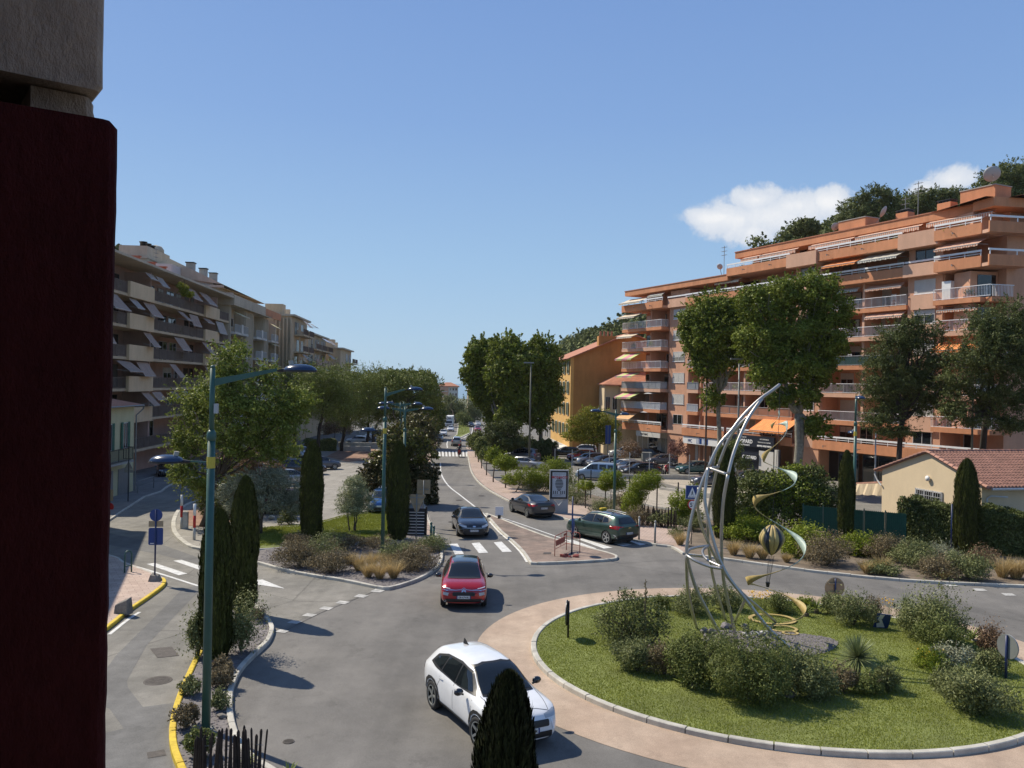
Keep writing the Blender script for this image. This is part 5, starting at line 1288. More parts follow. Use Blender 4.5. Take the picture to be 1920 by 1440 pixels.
tree('wide dark pine crown behind the lamp posts',(735,850),[(730,725,36,30),(770,725,38,30),(750,765,44,34),(800,750,26,40),(790,790,30,30)],42000,.30,'l_pine',bark='bark_dark',tr=.3,aspect=.35,sub=26,subr=.25,Yoff=14)
tree('dense dark tree at the left edge of the avenue',(795,838),[(805,735,22,34),(815,775,18,30),(790,715,26,18),(765,710,26,16),(735,706,24,12)],30000,.34,'l_pine',bark='bark_dark',tr=.3,sub=26,subr=.25,Yoff=30)
tree('tall round tree between the pines and the far avenue',(700,836),[(700,715,26,20),(725,712,22,16)],12000,.34,'l_pine',bark='bark_dark',tr=.3,Yoff=40)
tree('big magnolia with bronze undersides beside the green lamp post',(758,945),[(750,835,36,34),(720,870,32,26),(780,850,34,34),(700,895,28,20),(790,885,28,26),(745,890,36,26),(735,815,22,20),(800,905,18,22),(765,915,34,18),(690,905,22,18),(805,930,16,30)],34000,.23,'l_magnolia',tr=.16,aspect=.45,sub=26,subr=.24,mats2=('l_magtop',.55,.62))
tree('second magnolia further along the avenue',(792,868),[(790,800,26,24),(805,825,20,22),(775,790,18,16)],9000,.24,'l_magnolia',tr=.16,aspect=.45,mats2=('l_magtop',.3,.5))
tree('rust coloured shrub tree between the pine trunks',(628,828),[(625,795,22,14),(645,800,18,14),(612,805,16,10)],5000,.2,'l_rust',tr=.08)
tree('pale willow like tree at the far end of the avenue',(848,800),[(848,765,18,18),(870,768,20,20),(835,775,14,18),(890,775,14,18),(862,785,22,10),(843,748,12,8)],22000,.40,'l_grey',tr=.2,Yoff=20)
tree('young tree on the grass median',(868,800),[(868,783,12,13),(876,788,9,9)],4000,.28,'l_soft',tr=.1)
tree('pine on the ridge behind the left buildings',Vector((-88,150,20)),[(226,470,12,10),(235,478,9,8),(218,478,12,10)],4000,.5,'l_hill',tr=.3)
for k,(px,py,r) in enumerate(((812,808,9),(822,802,7),(806,814,9),(815,792,8))):
    tree(['low dark street tree left of the far traffic','small street tree near the white lorry','round street tree above the striped kerb','street tree far down the left pavement'][k],(px,py+14),[(px,py-4,r*1.3,r*1.5)],2200,.3,'l_dark',tr=.1)
tree('golden leaved climbing bush on the roof terrace',Vector((AT(345,550,84).x,84,17.6)),[(345,543,9,10),(352,552,9,6),(338,535,6,7)],1600,.18,'l_yellow',tr=.04,cat='shrub',name='shrub')

# ---- trees on the right
tree('left one of the three tall plane trees by the avenue',(967,862),[(905,665,30,28),(890,700,24,30),(915,705,34,34),(925,745,30,36),(900,735,20,24),(935,785,22,24)],44000,.30,'l_plane',bark='bark_pale',tr=.34,aspect=.8,sub=26,subr=.25,group='tall plane trees by the avenue',Yoff=6)
tree('middle one of the three tall plane trees by the avenue',(972,862),[(950,655,30,28),(965,690,36,38),(940,700,28,36),(975,735,34,40),(960,780,26,26)],44000,.30,'l_plane',bark='bark_pale',tr=.34,aspect=.8,sub=26,subr=.25,group='tall plane trees by the avenue')
tree('right one of the three tall plane trees by the avenue',(1012,858),[(1018,655,26,26),(1020,690,34,36),(1000,710,28,40),(1025,735,28,36),(1010,780,26,26)],42000,.28,'l_plane',bark='bark_pale',tr=.36,aspect=.8,sub=26,subr=.25,group='tall plane trees by the avenue',Yoff=-4)
tree('tall plane tree left of the big pair before the terracotta block',(1347,905),[(1310,595,34,34),(1345,575,34,30),(1335,630,42,40),(1305,650,26,34),(1350,675,34,36),(1320,690,24,26),(1335,745,22,24),(1370,620,30,34),(1385,650,26,30),(1375,590,26,26),(1395,600,28,34),(1400,655,28,30),(1290,620,18,26)],60000,.21,'l_plane',bark='bark_pale',tr=.30,aspect=.8,sub=60,subr=.15,hollow=.35,group='plane trees before the terracotta block')
tree('biggest plane tree with a forked pale trunk before the terracotta block',(1497,925),[(1420,570,40,34),(1470,555,42,34),(1525,545,44,34),(1560,580,36,34),(1540,625,48,40),(1480,620,50,44),(1425,640,44,40),(1470,680,42,36),(1520,690,42,34),(1435,700,30,30),(1555,655,30,28),(1500,740,34,26),(1460,745,24,20),(1530,800,26,24)],90000,.20,'l_plane',bark='bark_pale',tr=.42,aspect=.8,sub=30,subr=.22,group='plane trees before the terracotta block',trunks=2)
tree('dark feathery tree behind the right lamp post',(1683,960),[(1680,640,40,34),(1730,630,38,34),(1655,680,38,34),(1710,690,52,44),(1640,730,34,30),(1755,680,34,34),(1690,755,44,36),(1650,785,36,28),(1740,750,36,34),(1710,605,22,16),(1680,810,38,16),(1770,730,26,30),(1700,640,30,30),(1670,720,40,30),(1720,720,40,40)],74000,.16,'l_dark',bark='bark_dark',tr=.28,aspect=.35,sub=70,subr=.13,droop=.6,hollow=.2,Yoff=1)
tree('dark feathery tree at the right edge above the bungalow',(1835,950),[(1850,610,44,36),(1900,600,40,40),(1830,670,50,44),(1890,680,48,44),(1800,720,38,36),(1860,740,44,36),(1915,750,36,34),(1790,770,32,26),(1940,660,40,60),(1820,790,26,14),(1900,800,30,14),(1870,640,50,40),(1880,790,30,20)],80000,.16,'l_dark',bark='bark_dark',tr=.34,aspect=.35,sub=70,subr=.13,droop=.6,hollow=.2,Yoff=-7)
tree('yellow green tree in front of the ochre building',(1116,862),[(1085,800,22,20),(1105,790,28,26),(1130,795,26,26),(1145,815,18,18),(1075,818,20,12),(1115,820,30,14),(1110,772,16,10)],16000,.22,'l_yellow',tr=.16,aspect=.5,sub=20,subr=.27)
tree('small pinkish plum tree beside the white shopfront',(1181,884),[(1180,838,16,14),(1172,848,14,12),(1190,846,12,12)],2600,.15,'l_rust',tr=.06)
tree('small dark red plum tree before the shop pillar',(1271,880),[(1270,838,13,13),(1263,848,11,12),(1280,846,11,10)],2300,.15,'l_purple',tr=.06)
tree('olive toned tree behind the steel sail',(1420,925),[(1378,842,16,16),(1360,852,16,16),(1388,868,16,14)],4200,.16,'l_soft',tr=.1)
row=[((948,917),948,868,21,18,'nearest ball shaped street tree of the avenue row'),((925,906),928,855,17,17,'second nearest ball shaped street tree of the avenue row'),((912,893),913,852,14,14,'third ball shaped street tree, with darker leaves'),
       ((903,880),903,838,14,19,'dark clipped street tree just past the ball shaped ones'),((897,868),896,828,13,18,'clipped street tree half hidden behind its neighbour'),((892,858),889,828,12,16,'farthest clipped street tree of the avenue row')]
for i,(b,px,py,rx,ry,lab) in enumerate(row):
    tree(lab,b,[(px-rx*.4,py,rx*.7,ry*.75),(px+rx*.45,py+2,rx*.65,ry*.7),(px,py-ry*.4,rx*.7,ry*.6),(px,py+ry*.35,rx*.7,ry*.45)],5200,.13+.01*i,'l_bright' if i < 2 else 'l_soft',tr=.07,group='clipped street trees along the avenue',aspect=.6,fork=.4)
tree('dark hedge like tree mass behind the street trees',(935,868),[(925,812,22,18),(950,805,20,18),(945,830,24,14),(975,828,22,12)],12000,.24,'l_dark',tr=.12)
for (b,bl,n,lab,mt) in (((965,925),[(960,895,16,14),(985,890,16,16),(1000,900,16,14)],10400,'bright shrub behind the pavement left of the advertising panel','bright'),
                            ((1020,925),[(1035,872,20,14),(1050,880,18,16),(1020,890,18,16),(1045,905,20,18),(1010,905,18,14),(1065,905,14,24)],19000,'tall bright shrub right behind the advertising panel','bright'),
                            ((1098,955),[(1098,908,13,10),(1090,912,9,7),(1108,912,9,7)],2600,'little round topped tree between two fence posts','bright'),
                            ((1145,960),[(1145,893,19,13),(1160,905,15,12),(1135,908,15,11)],10400,'bright leafy tree directly behind the lamp post','bright'),
                            ((1216,975),[(1205,905,20,18),(1225,900,18,16),(1195,925,16,20),(1185,945,16,24)],17000,'two stemmed bright tree beside the picket fence','bright'),
                            ((1275,985),[(1280,945,22,24),(1300,930,18,20),(1290,965,26,18),(1265,970,18,14)],17000,'green bush under the pedestrian crossing sign','bright')):
    tree(lab,b,bl,n,.085 if mt == 'bright' else .12,'l_' +mt,tr=.04,aspect=.6,trunks=2)
# leafy bushes behind the sculpture, spread over real depth
for i,(b,bl,n,lab) in enumerate((((1400,1000),[(1395,940,34,34),(1420,915,34,30),(1385,975,30,24),(1430,960,34,34)],14000,'leafy bush mass left of the hanging balloon'),
                         ((1470,1003),[(1462,915,32,28),(1492,893,28,22),(1500,930,38,36),(1460,950,36,34),(1448,905,24,16)],17000,'tall leafy bush right behind the spiral ribbon'),
                         ((1530,1003),[(1530,920,34,30),(1540,955,32,34),(1515,985,34,22),(1525,885,20,16)],14000,'leafy bush against the left end of the green fence'))):
    tree(lab,b,bl,n,.13,'l_soft' if i != 1 else 'l_bright',tr=.06,aspect=.65,trunks=2,cat='bush',name='bush',mats2=('l_dark',.45))
def hedge(label,a,b,h,t,n,leaf,mat,dz=.08):
    A_=G(*a);B_=G(*b);L=(B_-A_).to_2d().length;root=empty('hedge',A_,label,'hedge',math.atan2(B_.y-A_.y,B_.x-A_.x));rng=np.random.default_rng(int(a[0]+L*10))
    zb=gz(B_.y)-gz(A_.y)
    u=rng.uniform(0,L,n);v=rng.uniform(0,1,n);k=rng.random(n);rr=rng.uniform(.82,1.06,n)+.06*np.sin(u*2.1)+.05*np.sin(u*5.3+v*6)
    top=k < .35;y=np.where(top,(v-.5)*t,np.where(k < .8,-t/2*rr,t/2*rr));z=np.where(top,h*rr,v*h)
    C=np.stack([u,y,z+zb*u/L],1);N=np.stack([np.zeros(n),np.where(top,0,np.sign(y)),np.where(top,1.0,.3)],1)
    V,F=leaves(C,N,leaf,.6,.8,rng);link('foliage',np_mesh('foliage',V,F,MT[mat]),root)
    mb=MB();mb.box(.1,L-.1,-t/2*.8,t/2*.8,-.1+min(0,zb),h*.84);mb.build('inner_twigs',MT['bark_dark'],root);return root
hedge('clipped dark hedge in front of the bungalow, left of the cypress',(1690,1020),(1800,1034),2.5,1.6,17000,.13,'l_dark')
hedge('clipped dark hedge in front of the bungalow, right of the cypress',(1826,1036),(1990,1052),2.35,1.6,22000,.13,'l_dark')
hedge('dark hedge along the car park behind the street trees',(905,858),(1040,866),2.6,2,14000,.28,'l_dark')
hedge('green hedge in the shade between the pine trunks',(570,845),(630,845),1.6,2,4500,.22,'l_soft')

# ---- beds: left island
shrub('tall grey green bush left of the slim cypress',(372,1232),46,90,'grey',3600,.05,spiky=.25)
shrub('bushy lavender with upright spikes between the two near cypresses',(452,1222),74,96,'grey',5200,.05,spiky=.35)
shrub('reddish dry shrub at the foot of the slim cypress',(415,1262),40,34,'brown',1500,.045)
shrub('brown dry shrub hanging over the white kerb',(420,1287),52,40,'brown',2200,.045,spiky=.2)
shrub('low green and brown plant behind the lamp pole',(358,1302),44,34,'grey',1600,.045)
shrub('orange tinted low plant beside the yellow kerb',(352,1363),58,46,'brown',2400,.045)
shrub('small grey plant right of the lamp pole',(412,1330),34,34,'grey',1300,.045,spiky=.3)
shrub('green plant behind the picket stakes',(375,1420),60,60,'soft',2400,.05)
shrub('low plant at the tip of the gravel strip',(487,1165),30,26,'brown',700,.04,spiky=.4)
rosette('spiky agave at the bottom edge behind the pickets',(540,1460),70,26,.06);rosette('agave with broad leaves beside the last picket',(462,1430),50,20,.06)
rock('pale boulder on the gravel strip beside the white kerb',(411,1308),28,16,name='rock');rock('flat stone right of the lamp pole',(417,1345),26,8,name='rock');rock('squarish stone beside the yellow kerb',(343,1392),20,9,name='rock')
# middle island
for q in (((560,1062),60,52,'brown',3600,'dry brown shrub at the left of the middle bed'),((600,1050),60,46,'grey',3000,'grey green shrub behind the dry ones in the middle bed'),((620,1072),56,42,'brown',3000,'olive brown shrub beside the golden grasses'),
          ((750,1052),60,40,'grey',3400,'grey shrub behind the golden grasses'),((780,1066),70,44,'brown',4200,'large brownish shrub at the right of the middle bed'),((812,1032),42,30,'grey',2200,'low green grey shrub near the two green bollards'),
          ((640,1030),50,30,'brown',2200,'thin brown shrub at the back of the middle bed'),((560,1024),44,30,'brown',1600,'dry shrub at the foot of the lawn cypress'),((700,1028),50,24,'brown',1500,'faded shrub beside the lamp pole foot')):
    shrub(q[5],q[0],q[1]*1.55,q[2]*.92,q[3],int(q[4]*1.7),.05,spiky=.3,lumps=11)
for q in ((672,1070,40,44,'tall golden grass tuft at the left of the middle bed clump'),(690,1082,40,40,'golden grass tuft at the kerb, left of the lamp post line'),(712,1085,42,42,'golden grass tuft nearest to the kerb corner'),(738,1084,44,44,'golden grass tuft at the right end of the clump'),(725,1068,46,40,'golden grass tuft right below the lamp post foot'),(655,1058,34,30,'low golden grass tuft beside the olive brown shrub'),(660,1022,30,24,'lone pale grass tuft at the lawn edge'),(698,1064,36,40,'golden grass tuft in the middle of the clump')):
    tussock(q[4],(q[0],q[1]),q[2],q[3],n=520,w=.013,group='golden feather grasses in the middle bed')
# right bed, from the sign to the right edge
for q in (((1405,1012),92,40,'bright',4200,.09,'round green bush below the cypress behind the sculpture'),((1450,1020),44,34,'soft',1800,.08,'small green bush behind the balloon'),((1508,1042),74,50,'bright',4600,.09,'bright round bush right of the balloon'),
          ((1552,1058),88,46,'brown',4200,.06,'dark brown shrub along the right kerb'),((1612,1040),66,40,'bright',3600,.09,'bright bush in front of the right lamp post'),((1665,1048),70,40,'brown',3400,.06,'dry shrub in front of the green fence end'),
          ((1655,1076),60,22,'grey',2000,.06,'low grey plant touching the right kerb'),((1715,1062),80,44,'grey',4200,.06,'wide grey green shrub before the hedge'),((1760,1080),66,34,'brown',2600,.06,'brownish low shrub on the right kerb'),
          ((1765,1052),60,34,'silver',2600,.05,'silvery shrub at the foot of the hedge'),((1815,1085),66,52,'grey',3600,.06,'dark grey shrub in front of the cypress by the hedge'),((1840,1060),50,30,'rust',1600,.06,'rusty little shrub beside the straw grass'),
          ((1240,988),40,30,'grey',1800,.06,'grey shrub behind the picket stakes near the bollards'),((1195,985),44,30,'brown',1800,.06,'dry shrub left of the picket stakes'),((1130,965),44,30,'grey',1800,.06,'grey shrub between the panel and the lamp post'),
          ((1080,945),44,34,'grey',2000,.06,'blue grey shrub right of the advertising panel'),((1000,922),50,26,'silver',2000,.07,'silvery shrub left of the advertising panel'),((1165,955),36,34,'brown',1400,.06,'yellowish weeds at the lamp post foot'),
          ((1300,995),44,26,'grey',1500,.06,'low shrub under the speed sign'),((1270,1006),34,16,'soft',700,.05,'little plant at the end of the block paving')):
    shrub(q[6],q[0],q[1]*1.3,q[2]*1.05,q[3],int(q[4]*1.4),q[5],spiky=.22,lumps=9)
for q in ((1375,1040,40,36),(1405,1046,40,38),(1430,1048,36,30),(1625,1075,34,34),(1652,1074,40,40),(1275,1022,34,34),(1880,1082,60,52),(1905,1084,60,50),(1830,1075,30,26),(1475,1054,30,20),(1770,1086,26,20),(1935,1088,60,50)):
    tussock({1375: 'straw tuft at the left of the group under the cypress',1405: 'straw tuft in the middle of the group under the cypress',1430: 'straw tuft just left of the balloon',1625: 'straw tuft in front of the lamp post bush',1652: 'pale upright straw tuft right of the lamp post',1275: 'dry tuft at the corner of the block paving',1880: 'big golden tuft, first of three at the right edge',1905: 'big golden tuft, middle of three at the right edge',1830: 'small tuft left of the big golden ones',1475: 'short straw tuft below the bright round bush',1770: 'little tuft hanging over the right kerb',1935: 'big golden tuft cut by the right edge of the photo'}[q[0]],(q[0],q[1]),q[2],q[3],n=420,w=.018,group='straw grass tufts along the right kerb')
tussock('green grass tuft in front of the green fence',(1665,1025),50,40,mat='l_grey',n=300,w=.02,group=None)

# ---- the roundabout
H_=.10
def rs_(lab,b,w,h,kind,n,leaf,**k): return shrub(lab,b,w,h,kind,n,leaf,**k)
bush=tree('large olive green shrub on the left side of the roundabout, open and leafy',(1180,1218),[(1150,1180,34,30),(1190,1165,42,36),(1225,1175,32,32),(1165,1140,30,26),(1205,1130,28,20),(1175,1115,18,14),(1130,1160,22,16),(1240,1150,16,18),(1180,1200,46,22)],9000,.075,'l_grey',tr=.035,aspect=.45,trunks=3,cat='shrub',name='shrub',sub=16,subr=.34,mats2=('l_dark',.4),hollow=.3)
for q in (((1300,1150),92,52,'grey',5200,.045,'grey green shrub behind the left foot of the sail sculpture'),((1360,1142),70,44,'grey',4200,.045,'grey green shrub behind the sculpture legs'),((1240,1140),46,26,'soft',1500,.045,'low light green plant beside the tan apron'),
          ((1462,1148),60,36,'soft',2600,.05,'soft green bush behind the ribbon coil'),((1510,1145),44,26,'bright',1500,.05,'fresh green bush right of the ribbon'),
          ((1600,1172),92,60,'grey',6000,.045,'wide grey green bush under the disc sign back'),((1640,1165),36,50,'brown',1500,.04,'thin seed headed plants left of the fallen blue sign'),((1560,1150),50,40,'grey',2400,.045,'grey bush beside the yucca clump'),
          ((1195,1258),90,58,'grey',5600,.042,'grey green bush below the large olive green shrub'),((1245,1265),66,62,'brown',3800,.042,'brown tinted bush left of the front agave'),
          ((1310,1285),110,96,'soft',11000,.045,'soft feathery bush at the front of the roundabout, left'),((1405,1312),150,116,'soft',16000,.045,'largest soft feathery bush at the front of the roundabout'),((1350,1260),70,70,'grey',5000,.045,'feathery bush behind the front ones'),
          ((1520,1308),120,84,'grey',9500,.045,'grey feathery bush right of the largest one'),((1470,1262),80,46,'grey',4200,.045,'low bush between the feathery bush and the gravel'),((1580,1296),60,50,'brown',2600,.042,'brownish plant under the round yucca'),
          ((1628,1300),60,40,'soft',2400,.045,'green plant under the round yucca'),((1665,1295),56,50,'grey',2600,.045,'upright grey green tuft right of the round yucca'),
          ((1755,1205),120,92,'grey',9000,.05,'large loose shrub on the right of the roundabout'),((1712,1190),76,60,'grey',4400,.045,'bush in front of the small palm'),((1765,1222),96,66,'soft',7600,.045,'dense rounded bush on the right of the roundabout'),
          ((1790,1250),80,42,'silver',3600,.045,'blue grey cushion beside the yellow flowers'),((1745,1252),60,36,'bright',2200,.04,'low plant dotted with yellow flowers'),((1855,1228),56,60,'rust',3000,.045,'reddish shrub near the right edge of the roundabout'),
          ((1862,1262),60,46,'grey',2800,.045,'grey shrub near the disc sign at the right edge'),((1830,1335),150,80,'grey',11000,.048,'broad dark low bush at the front right of the roundabout'),((1775,1300),60,50,'grey',3000,.045,'small bush left of the broad dark one')):
    shrub(q[6],q[0],q[1],q[2],q[3],q[4],q[5],spiky=.12,lumps=9,dz=.1)
rosette('round blue green yucca ball in the middle of the lawn',(1607,1275),92,460,.03,'l_yucca',stem=.62,full=True,curve=.02,cat='yucca',name='yucca')
rosette('small fan palm behind the shrubs on the right',(1696,1165),62,90,.03,'l_yucca',stem=.62,full=True,curve=.03,cat='palm',name='palm')
rosette('light green agave before the front bushes',(1281,1282),48,22,.07);rosette('striped agave behind the front bushes',(1255,1250),56,26,.05);rosette('strap leaved plant behind the front bushes',(1252,1228),54,30,.03,'l_yucca')
rosette('agave near the back of the roundabout',(1457,1150),36,20,.06);rosette('yucca clump left of the disc sign back',(1530,1150),60,50,.035,'l_agave',stem=.15,cat='yucca',name='yucca');rosette('second yucca of the clump left of the disc sign',(1512,1156),44,40,.035,'l_agave',stem=.12,cat='yucca',name='yucca')
rosette('fresh green agave near the reddish shrub',(1822,1200),66,26,.09);rosette('pale variegated agave on the right lawn',(1752,1268),62,24,.06,'l_bright');rosette('green agave above the broad dark bush',(1803,1268),54,20,.08)
rosette('agave beside the front rocks',(1330,1262),40,18,.05)
for (b,w,h,lab) in (((1425,1122),40,40,'yellow daisies on tall stems behind the balloon'),((1664,1135),30,20,'yellow flowers next to the small palm'),((1748,1232),50,10,'tiny yellow flowers on the right cushion')):
    g=G(b[0],b[1]+20,.1);rng=np.random.default_rng(b[0]);R=w*mpp(g.y)/2;n=90 if h > 30 else 40;root=empty('flowers',g,lab,'flowers')
    zt=ZH(g.x,g.y,b[1]-12)-g.z;C=np.stack([rng.uniform(-R,R,n),rng.uniform(-R,R,n)*.7,zt*rng.uniform(.62,1.05,n)],1)
    V,F=leaves(C,np.tile([0,-.4,1.0],(n,1)),.06,.9,.5,rng);o=link('petals',np_mesh('petals',V,F,MT['l_flower']),root);o['kind']='stuff'
    base=C*np.array([.6,.6,0]);me=blades(base,unit(C-base),np.linalg.norm(C-base,axis=1),.012,MT['l_grey'],'stems',rng,0.0,2);link('stems',me,root)
mb=MB();g=G(1208,1222,.1);mb.tube([(0,0,0),(.02,0,1.0),(.0,0,2.25)],[.018,.014,.009],6);rr=random.Random(2)
for i in range(26): z=.9+i*.05;a=rr.uniform(0,6.3);mb.bar((0,0,z),(.05*math.cos(a),.05*math.sin(a),z+.03),.025)
tag(mb.build('flower_stalk',MT['l_brown'],None,loc=g),'tall dry flower stalk in the large olive green shrub','plant')

# ---- lawns: real blades over the mown ground
def grass(name,inside,bbox,n,hgt,zoff,label,w=.012):
    rng=np.random.default_rng(n);x=rng.uniform(bbox[0],bbox[1],n);y=rng.uniform(bbox[2],bbox[3],n);k=inside(x,y);x,y=x[k],y[k];m=len(x)
    P=np.stack([x,y,-SLOPE*y+zoff],1);dn=np.sin(x*1.7)*np.cos(y*1.3)*.25+1;h=hgt*rng.uniform(.5,1.3,m)*dn
    d=rng.normal(0,.45,(m,3));d[:,2]=1;d=unit(d);a=rng.uniform(0,2*PI,m);s=np.stack([np.cos(a),np.sin(a),np.zeros(m)],1)*w
    V=np.empty((m,3,3));V[:,0]=P-s;V[:,1]=P+s;V[:,2]=P+d*h[:,None]
    o=link(name,np_mesh(name,V.reshape(-1,3),np.arange(m*3).reshape(m,3),MT['l_grass']));return tag(o,label,'grass',kind='stuff')
grass('grass',lambda x,y: (x-RC.x) ** 2+(y-RC.y) ** 2 < (RR-.2) ** 2,(RC.x-RR,RC.x+RR,RC.y-RR,RC.y+RR),270000,.042,.10,'mown grass of the roundabout',w=.009)
def poly_in(pts):
    P=[(p[0],p[1]) for p in pts]
    def f(x,y):
        ins=np.zeros(len(x),bool);j=len(P)-1
        for i in range(len(P)):
            xi,yi=P[i];xj,yj=P[j];c=((yi > y) != (yj > y)) & (x < (xj-xi)*(y-yi)/(yj-yi+1e-12)+xi);ins ^= c;j=i
        return ins
    return f,(min(p[0] for p in P),max(p[0] for p in P),min(p[1] for p in P),max(p[1] for p in P))
f,bb=poly_in(gp([(434,1026),(438,1006),(468,993),(560,986),(600,980),(640,969),(690,961),(740,955),(768,956),(771,1000),(766,1007),(700,1012),(620,1016),(560,1020),(500,1026)]))
grass('grass',f,bb,90000,.07,.07,'mown grass of the middle island',w=.02)
f,bb=poly_in(gp([(844,823),(857,814),(859,800),(861,790),(871,790),(879,800),(880,812)]));grass('grass',f,bb,14000,.12,.08,'grass of the median',w=.06)
# slate chips on the beds
def chips(pts,n,size,zoff,mat,label,h=0.1):
    f,(x0,x1,y0,y1)=poly_in(pts);rng=np.random.default_rng(n);x=rng.uniform(x0,x1,n);y=rng.uniform(y0,y1,n);k=f(x,y);x,y=x[k],y[k];m=len(x)
    P=np.stack([x,y,-SLOPE*y+zoff],1);s=size*rng.uniform(.5,1.6,(m,1));a=rng.uniform(0,2*PI,m);u=np.stack([np.cos(a),np.sin(a),rng.normal(0,.25,m)],1);v=np.stack([-np.sin(a),np.cos(a),rng.normal(0,.25,m)],1)
    V=np.empty((m,5,3));V[:,0]=P-u*s;V[:,1]=P+v*s*.8;V[:,2]=P+u*s;V[:,3]=P-v*s*.7;V[:,4]=P+np.array([0,0,1.0])*s*.55
    b=np.arange(m)[:,None]*5;F=np.concatenate([np.concatenate([b+i,b+(i+1) % 4,b+4],1) for i in range(4)])
    o=link('gravel',np_mesh('gravel',V.reshape(-1,3),F,MT[mat]));return tag(o,label,'gravel',kind='stuff')
chips(gp(li_l[::-1]+[(392,1160),(410,1130)]+li_r,.1),9000,.035,.10,'slate','slate chips of the left strip')
chips(gp(mi+[(785,960),(775,1005),(700,1017),(600,1023),(500,1031)],.1),16000,.045,.10,'slate','slate chips of the middle bed')
# ---- wooded hills
def hill(name,pts,depth,mat='terrain'):
    mb=MB();n=len(pts);vs=[(x,y,-12) for (x,y,z) in pts]+list(pts)+[(x*1.25,y+depth,z*.9) for (x,y,z) in pts]
    mb.add(vs,[(i,i+1,n+i+1,n+i) for i in range(n-1)]+[(n+i,n+i+1,2*n+i+1,2*n+i) for i in range(n-1)]);return tag(mb.build(name,MT[mat]),kind='structure')
def canopy(lab,anchors,n,leaf,dz,group=None):
    """a continuous wood on a hillside: crown after crown along and down the slope"""
    rng=np.random.default_rng(n);bl=[]
    for (x,y,z) in anchors:
        r=rng.uniform(.8,1.2)*dz;bl.append((x,y,z,r,r,r*.8))
    C,N=crown_points(bl,n,rng,16,.33,.6);V,F=leaves(C,N,leaf,.8,.8,rng);o=link('forest',np_mesh('forest',V,F,MT['l_hill']));return tag(o,lab,'forest',kind='stuff')
ridge=[]
for (px,py) in ((1040,655),(1060,640),(1085,622),(1110,612),(1135,606),(1155,592),(1180,586),(1215,575),(1260,560)):
    p=AT(px,py+12,330);ridge.append((p.x,p.y,p.z))
hill('hill',ridge,200)
rr=random.Random(8);an=[]
for i in range(len(ridge)-1):
    for k in range(9):
        t=rr.random();d=rr.uniform(-40,0);a=Vector(ridge[i]).lerp(Vector(ridge[i+1]),t);an.append((a.x,a.y+d,a.z+d*.35-1))
canopy('wooded hillside behind the ochre building',an,52000,1.1,5.5)
ridge=[]
for (px,py) in ((1440,470),(1490,448),(1530,440),(1570,430),(1620,405),(1680,395),(1740,392),(1800,385),(1860,360),(1900,345),(1960,330),(2080,300)):
    p=AT(px,py,170);ridge.append((p.x,p.y,p.z))
hill('hill',ridge,160)
an=[]
for i in range(len(ridge)-1):
    for k in range(7):
        t=rr.random();d=rr.uniform(-16,6);a=Vector(ridge[i]).lerp(Vector(ridge[i+1]),t);an.append((a.x,a.y+d,a.z+d*.4-.5))
canopy('wood on the ridge behind the terracotta block',an,46000,.55,3.0)
def ridge_tree(lab,blobs,Yd,n=14000,leaf=.42):
    px,py=blobs[0][:2];b=AT(px,py+40,Yd);tree(lab,Vector((b.x,b.y,b.z-4)),blobs,n,leaf,'l_hill',bark='bark_dark',tr=.35,group='trees on the ridge behind the terracotta block',aspect=.5,sub=22,subr=.26)
ridge_tree('single dark tree peeping over the left end of the stepped roof',[(1510,425,18,14),(1495,432,12,10),(1522,430,12,10)],160)
ridge_tree('big umbrella pine rising over the roof beside the antennas',[(1640,375,30,24),(1610,395,32,22),(1665,385,22,26),(1590,410,20,14),(1640,405,36,18)],150,22000,.36)
ridge_tree('oak like crown between the antennas and the big chimney',[(1720,380,28,22),(1750,370,24,18),(1790,375,28,20),(1700,400,26,16),(1770,395,36,18),(1815,375,22,18)],150,24000,.36)
ridge_tree('tall crown on the ridge at the right edge behind the dish',[(1870,335,30,22),(1900,325,30,24),(1860,365,30,20),(1925,345,30,30),(1890,375,36,20)],145,26000,.34)

# ---- greenery in planters on the balconies of the two big blocks
def planter(root,u,y,z,L,mt,seed):
    rng=np.random.default_rng(seed);n=int(260*L);C=np.stack([rng.uniform(0,L,n),rng.normal(0,.12,n),np.abs(rng.normal(.22,.16,n))+.15],1);C[:,2] += .2*np.sin(C[:,0]*3+seed)
    V,F=leaves(C,np.tile([0,-.5,1.0],(n,1)),.13,.55,.9,rng);mb=MB();mb.box(0,L,-.13,.13,0,.22);o=mb.build('planter',MT['tile_far'],root);o.location=(u,y,z);link('leaves',np_mesh('leaves',V,F,MT[mt]),o)
rp=random.Random(21)
for (k,a,b,y) in ((3,37.5,47,.25),(3,17.6,33,.25),(5,38,47,.25),(4,38,47,.25),(2,18,33,.25),(1,17.6,27,.25),(5,52,56,-.9),(2,.5,9,-.8),(4,.5,9,-.8),(5,.5,9,-.8),(2,38,47,.25)):
    u=a+rp.uniform(0,3)
    while u < b-1.2: planter(rb,u,y,FL[k]+.03,rp.uniform(.5,1.6),rp.choice(('l_soft','l_bright','l_dark')),int(u*10)+k);u += rp.uniform(3,7)
for (a,b) in ((41.2,47.4),(24,30),(52,55.5)): planter(rb,a,-.65 if a < 50 else -1.0,FL[7]+.02,b-a,'l_yellow' if a > 40 else 'l_soft',int(a))
for k in (2,3,4,5):
    for u in (20+k*1.7,29-k*.6,7+k*.5): planter(l1,u,.25,LF[k]+.03,rp.uniform(.6,1.5),rp.choice(('l_soft','l_dark')),int(u*7))

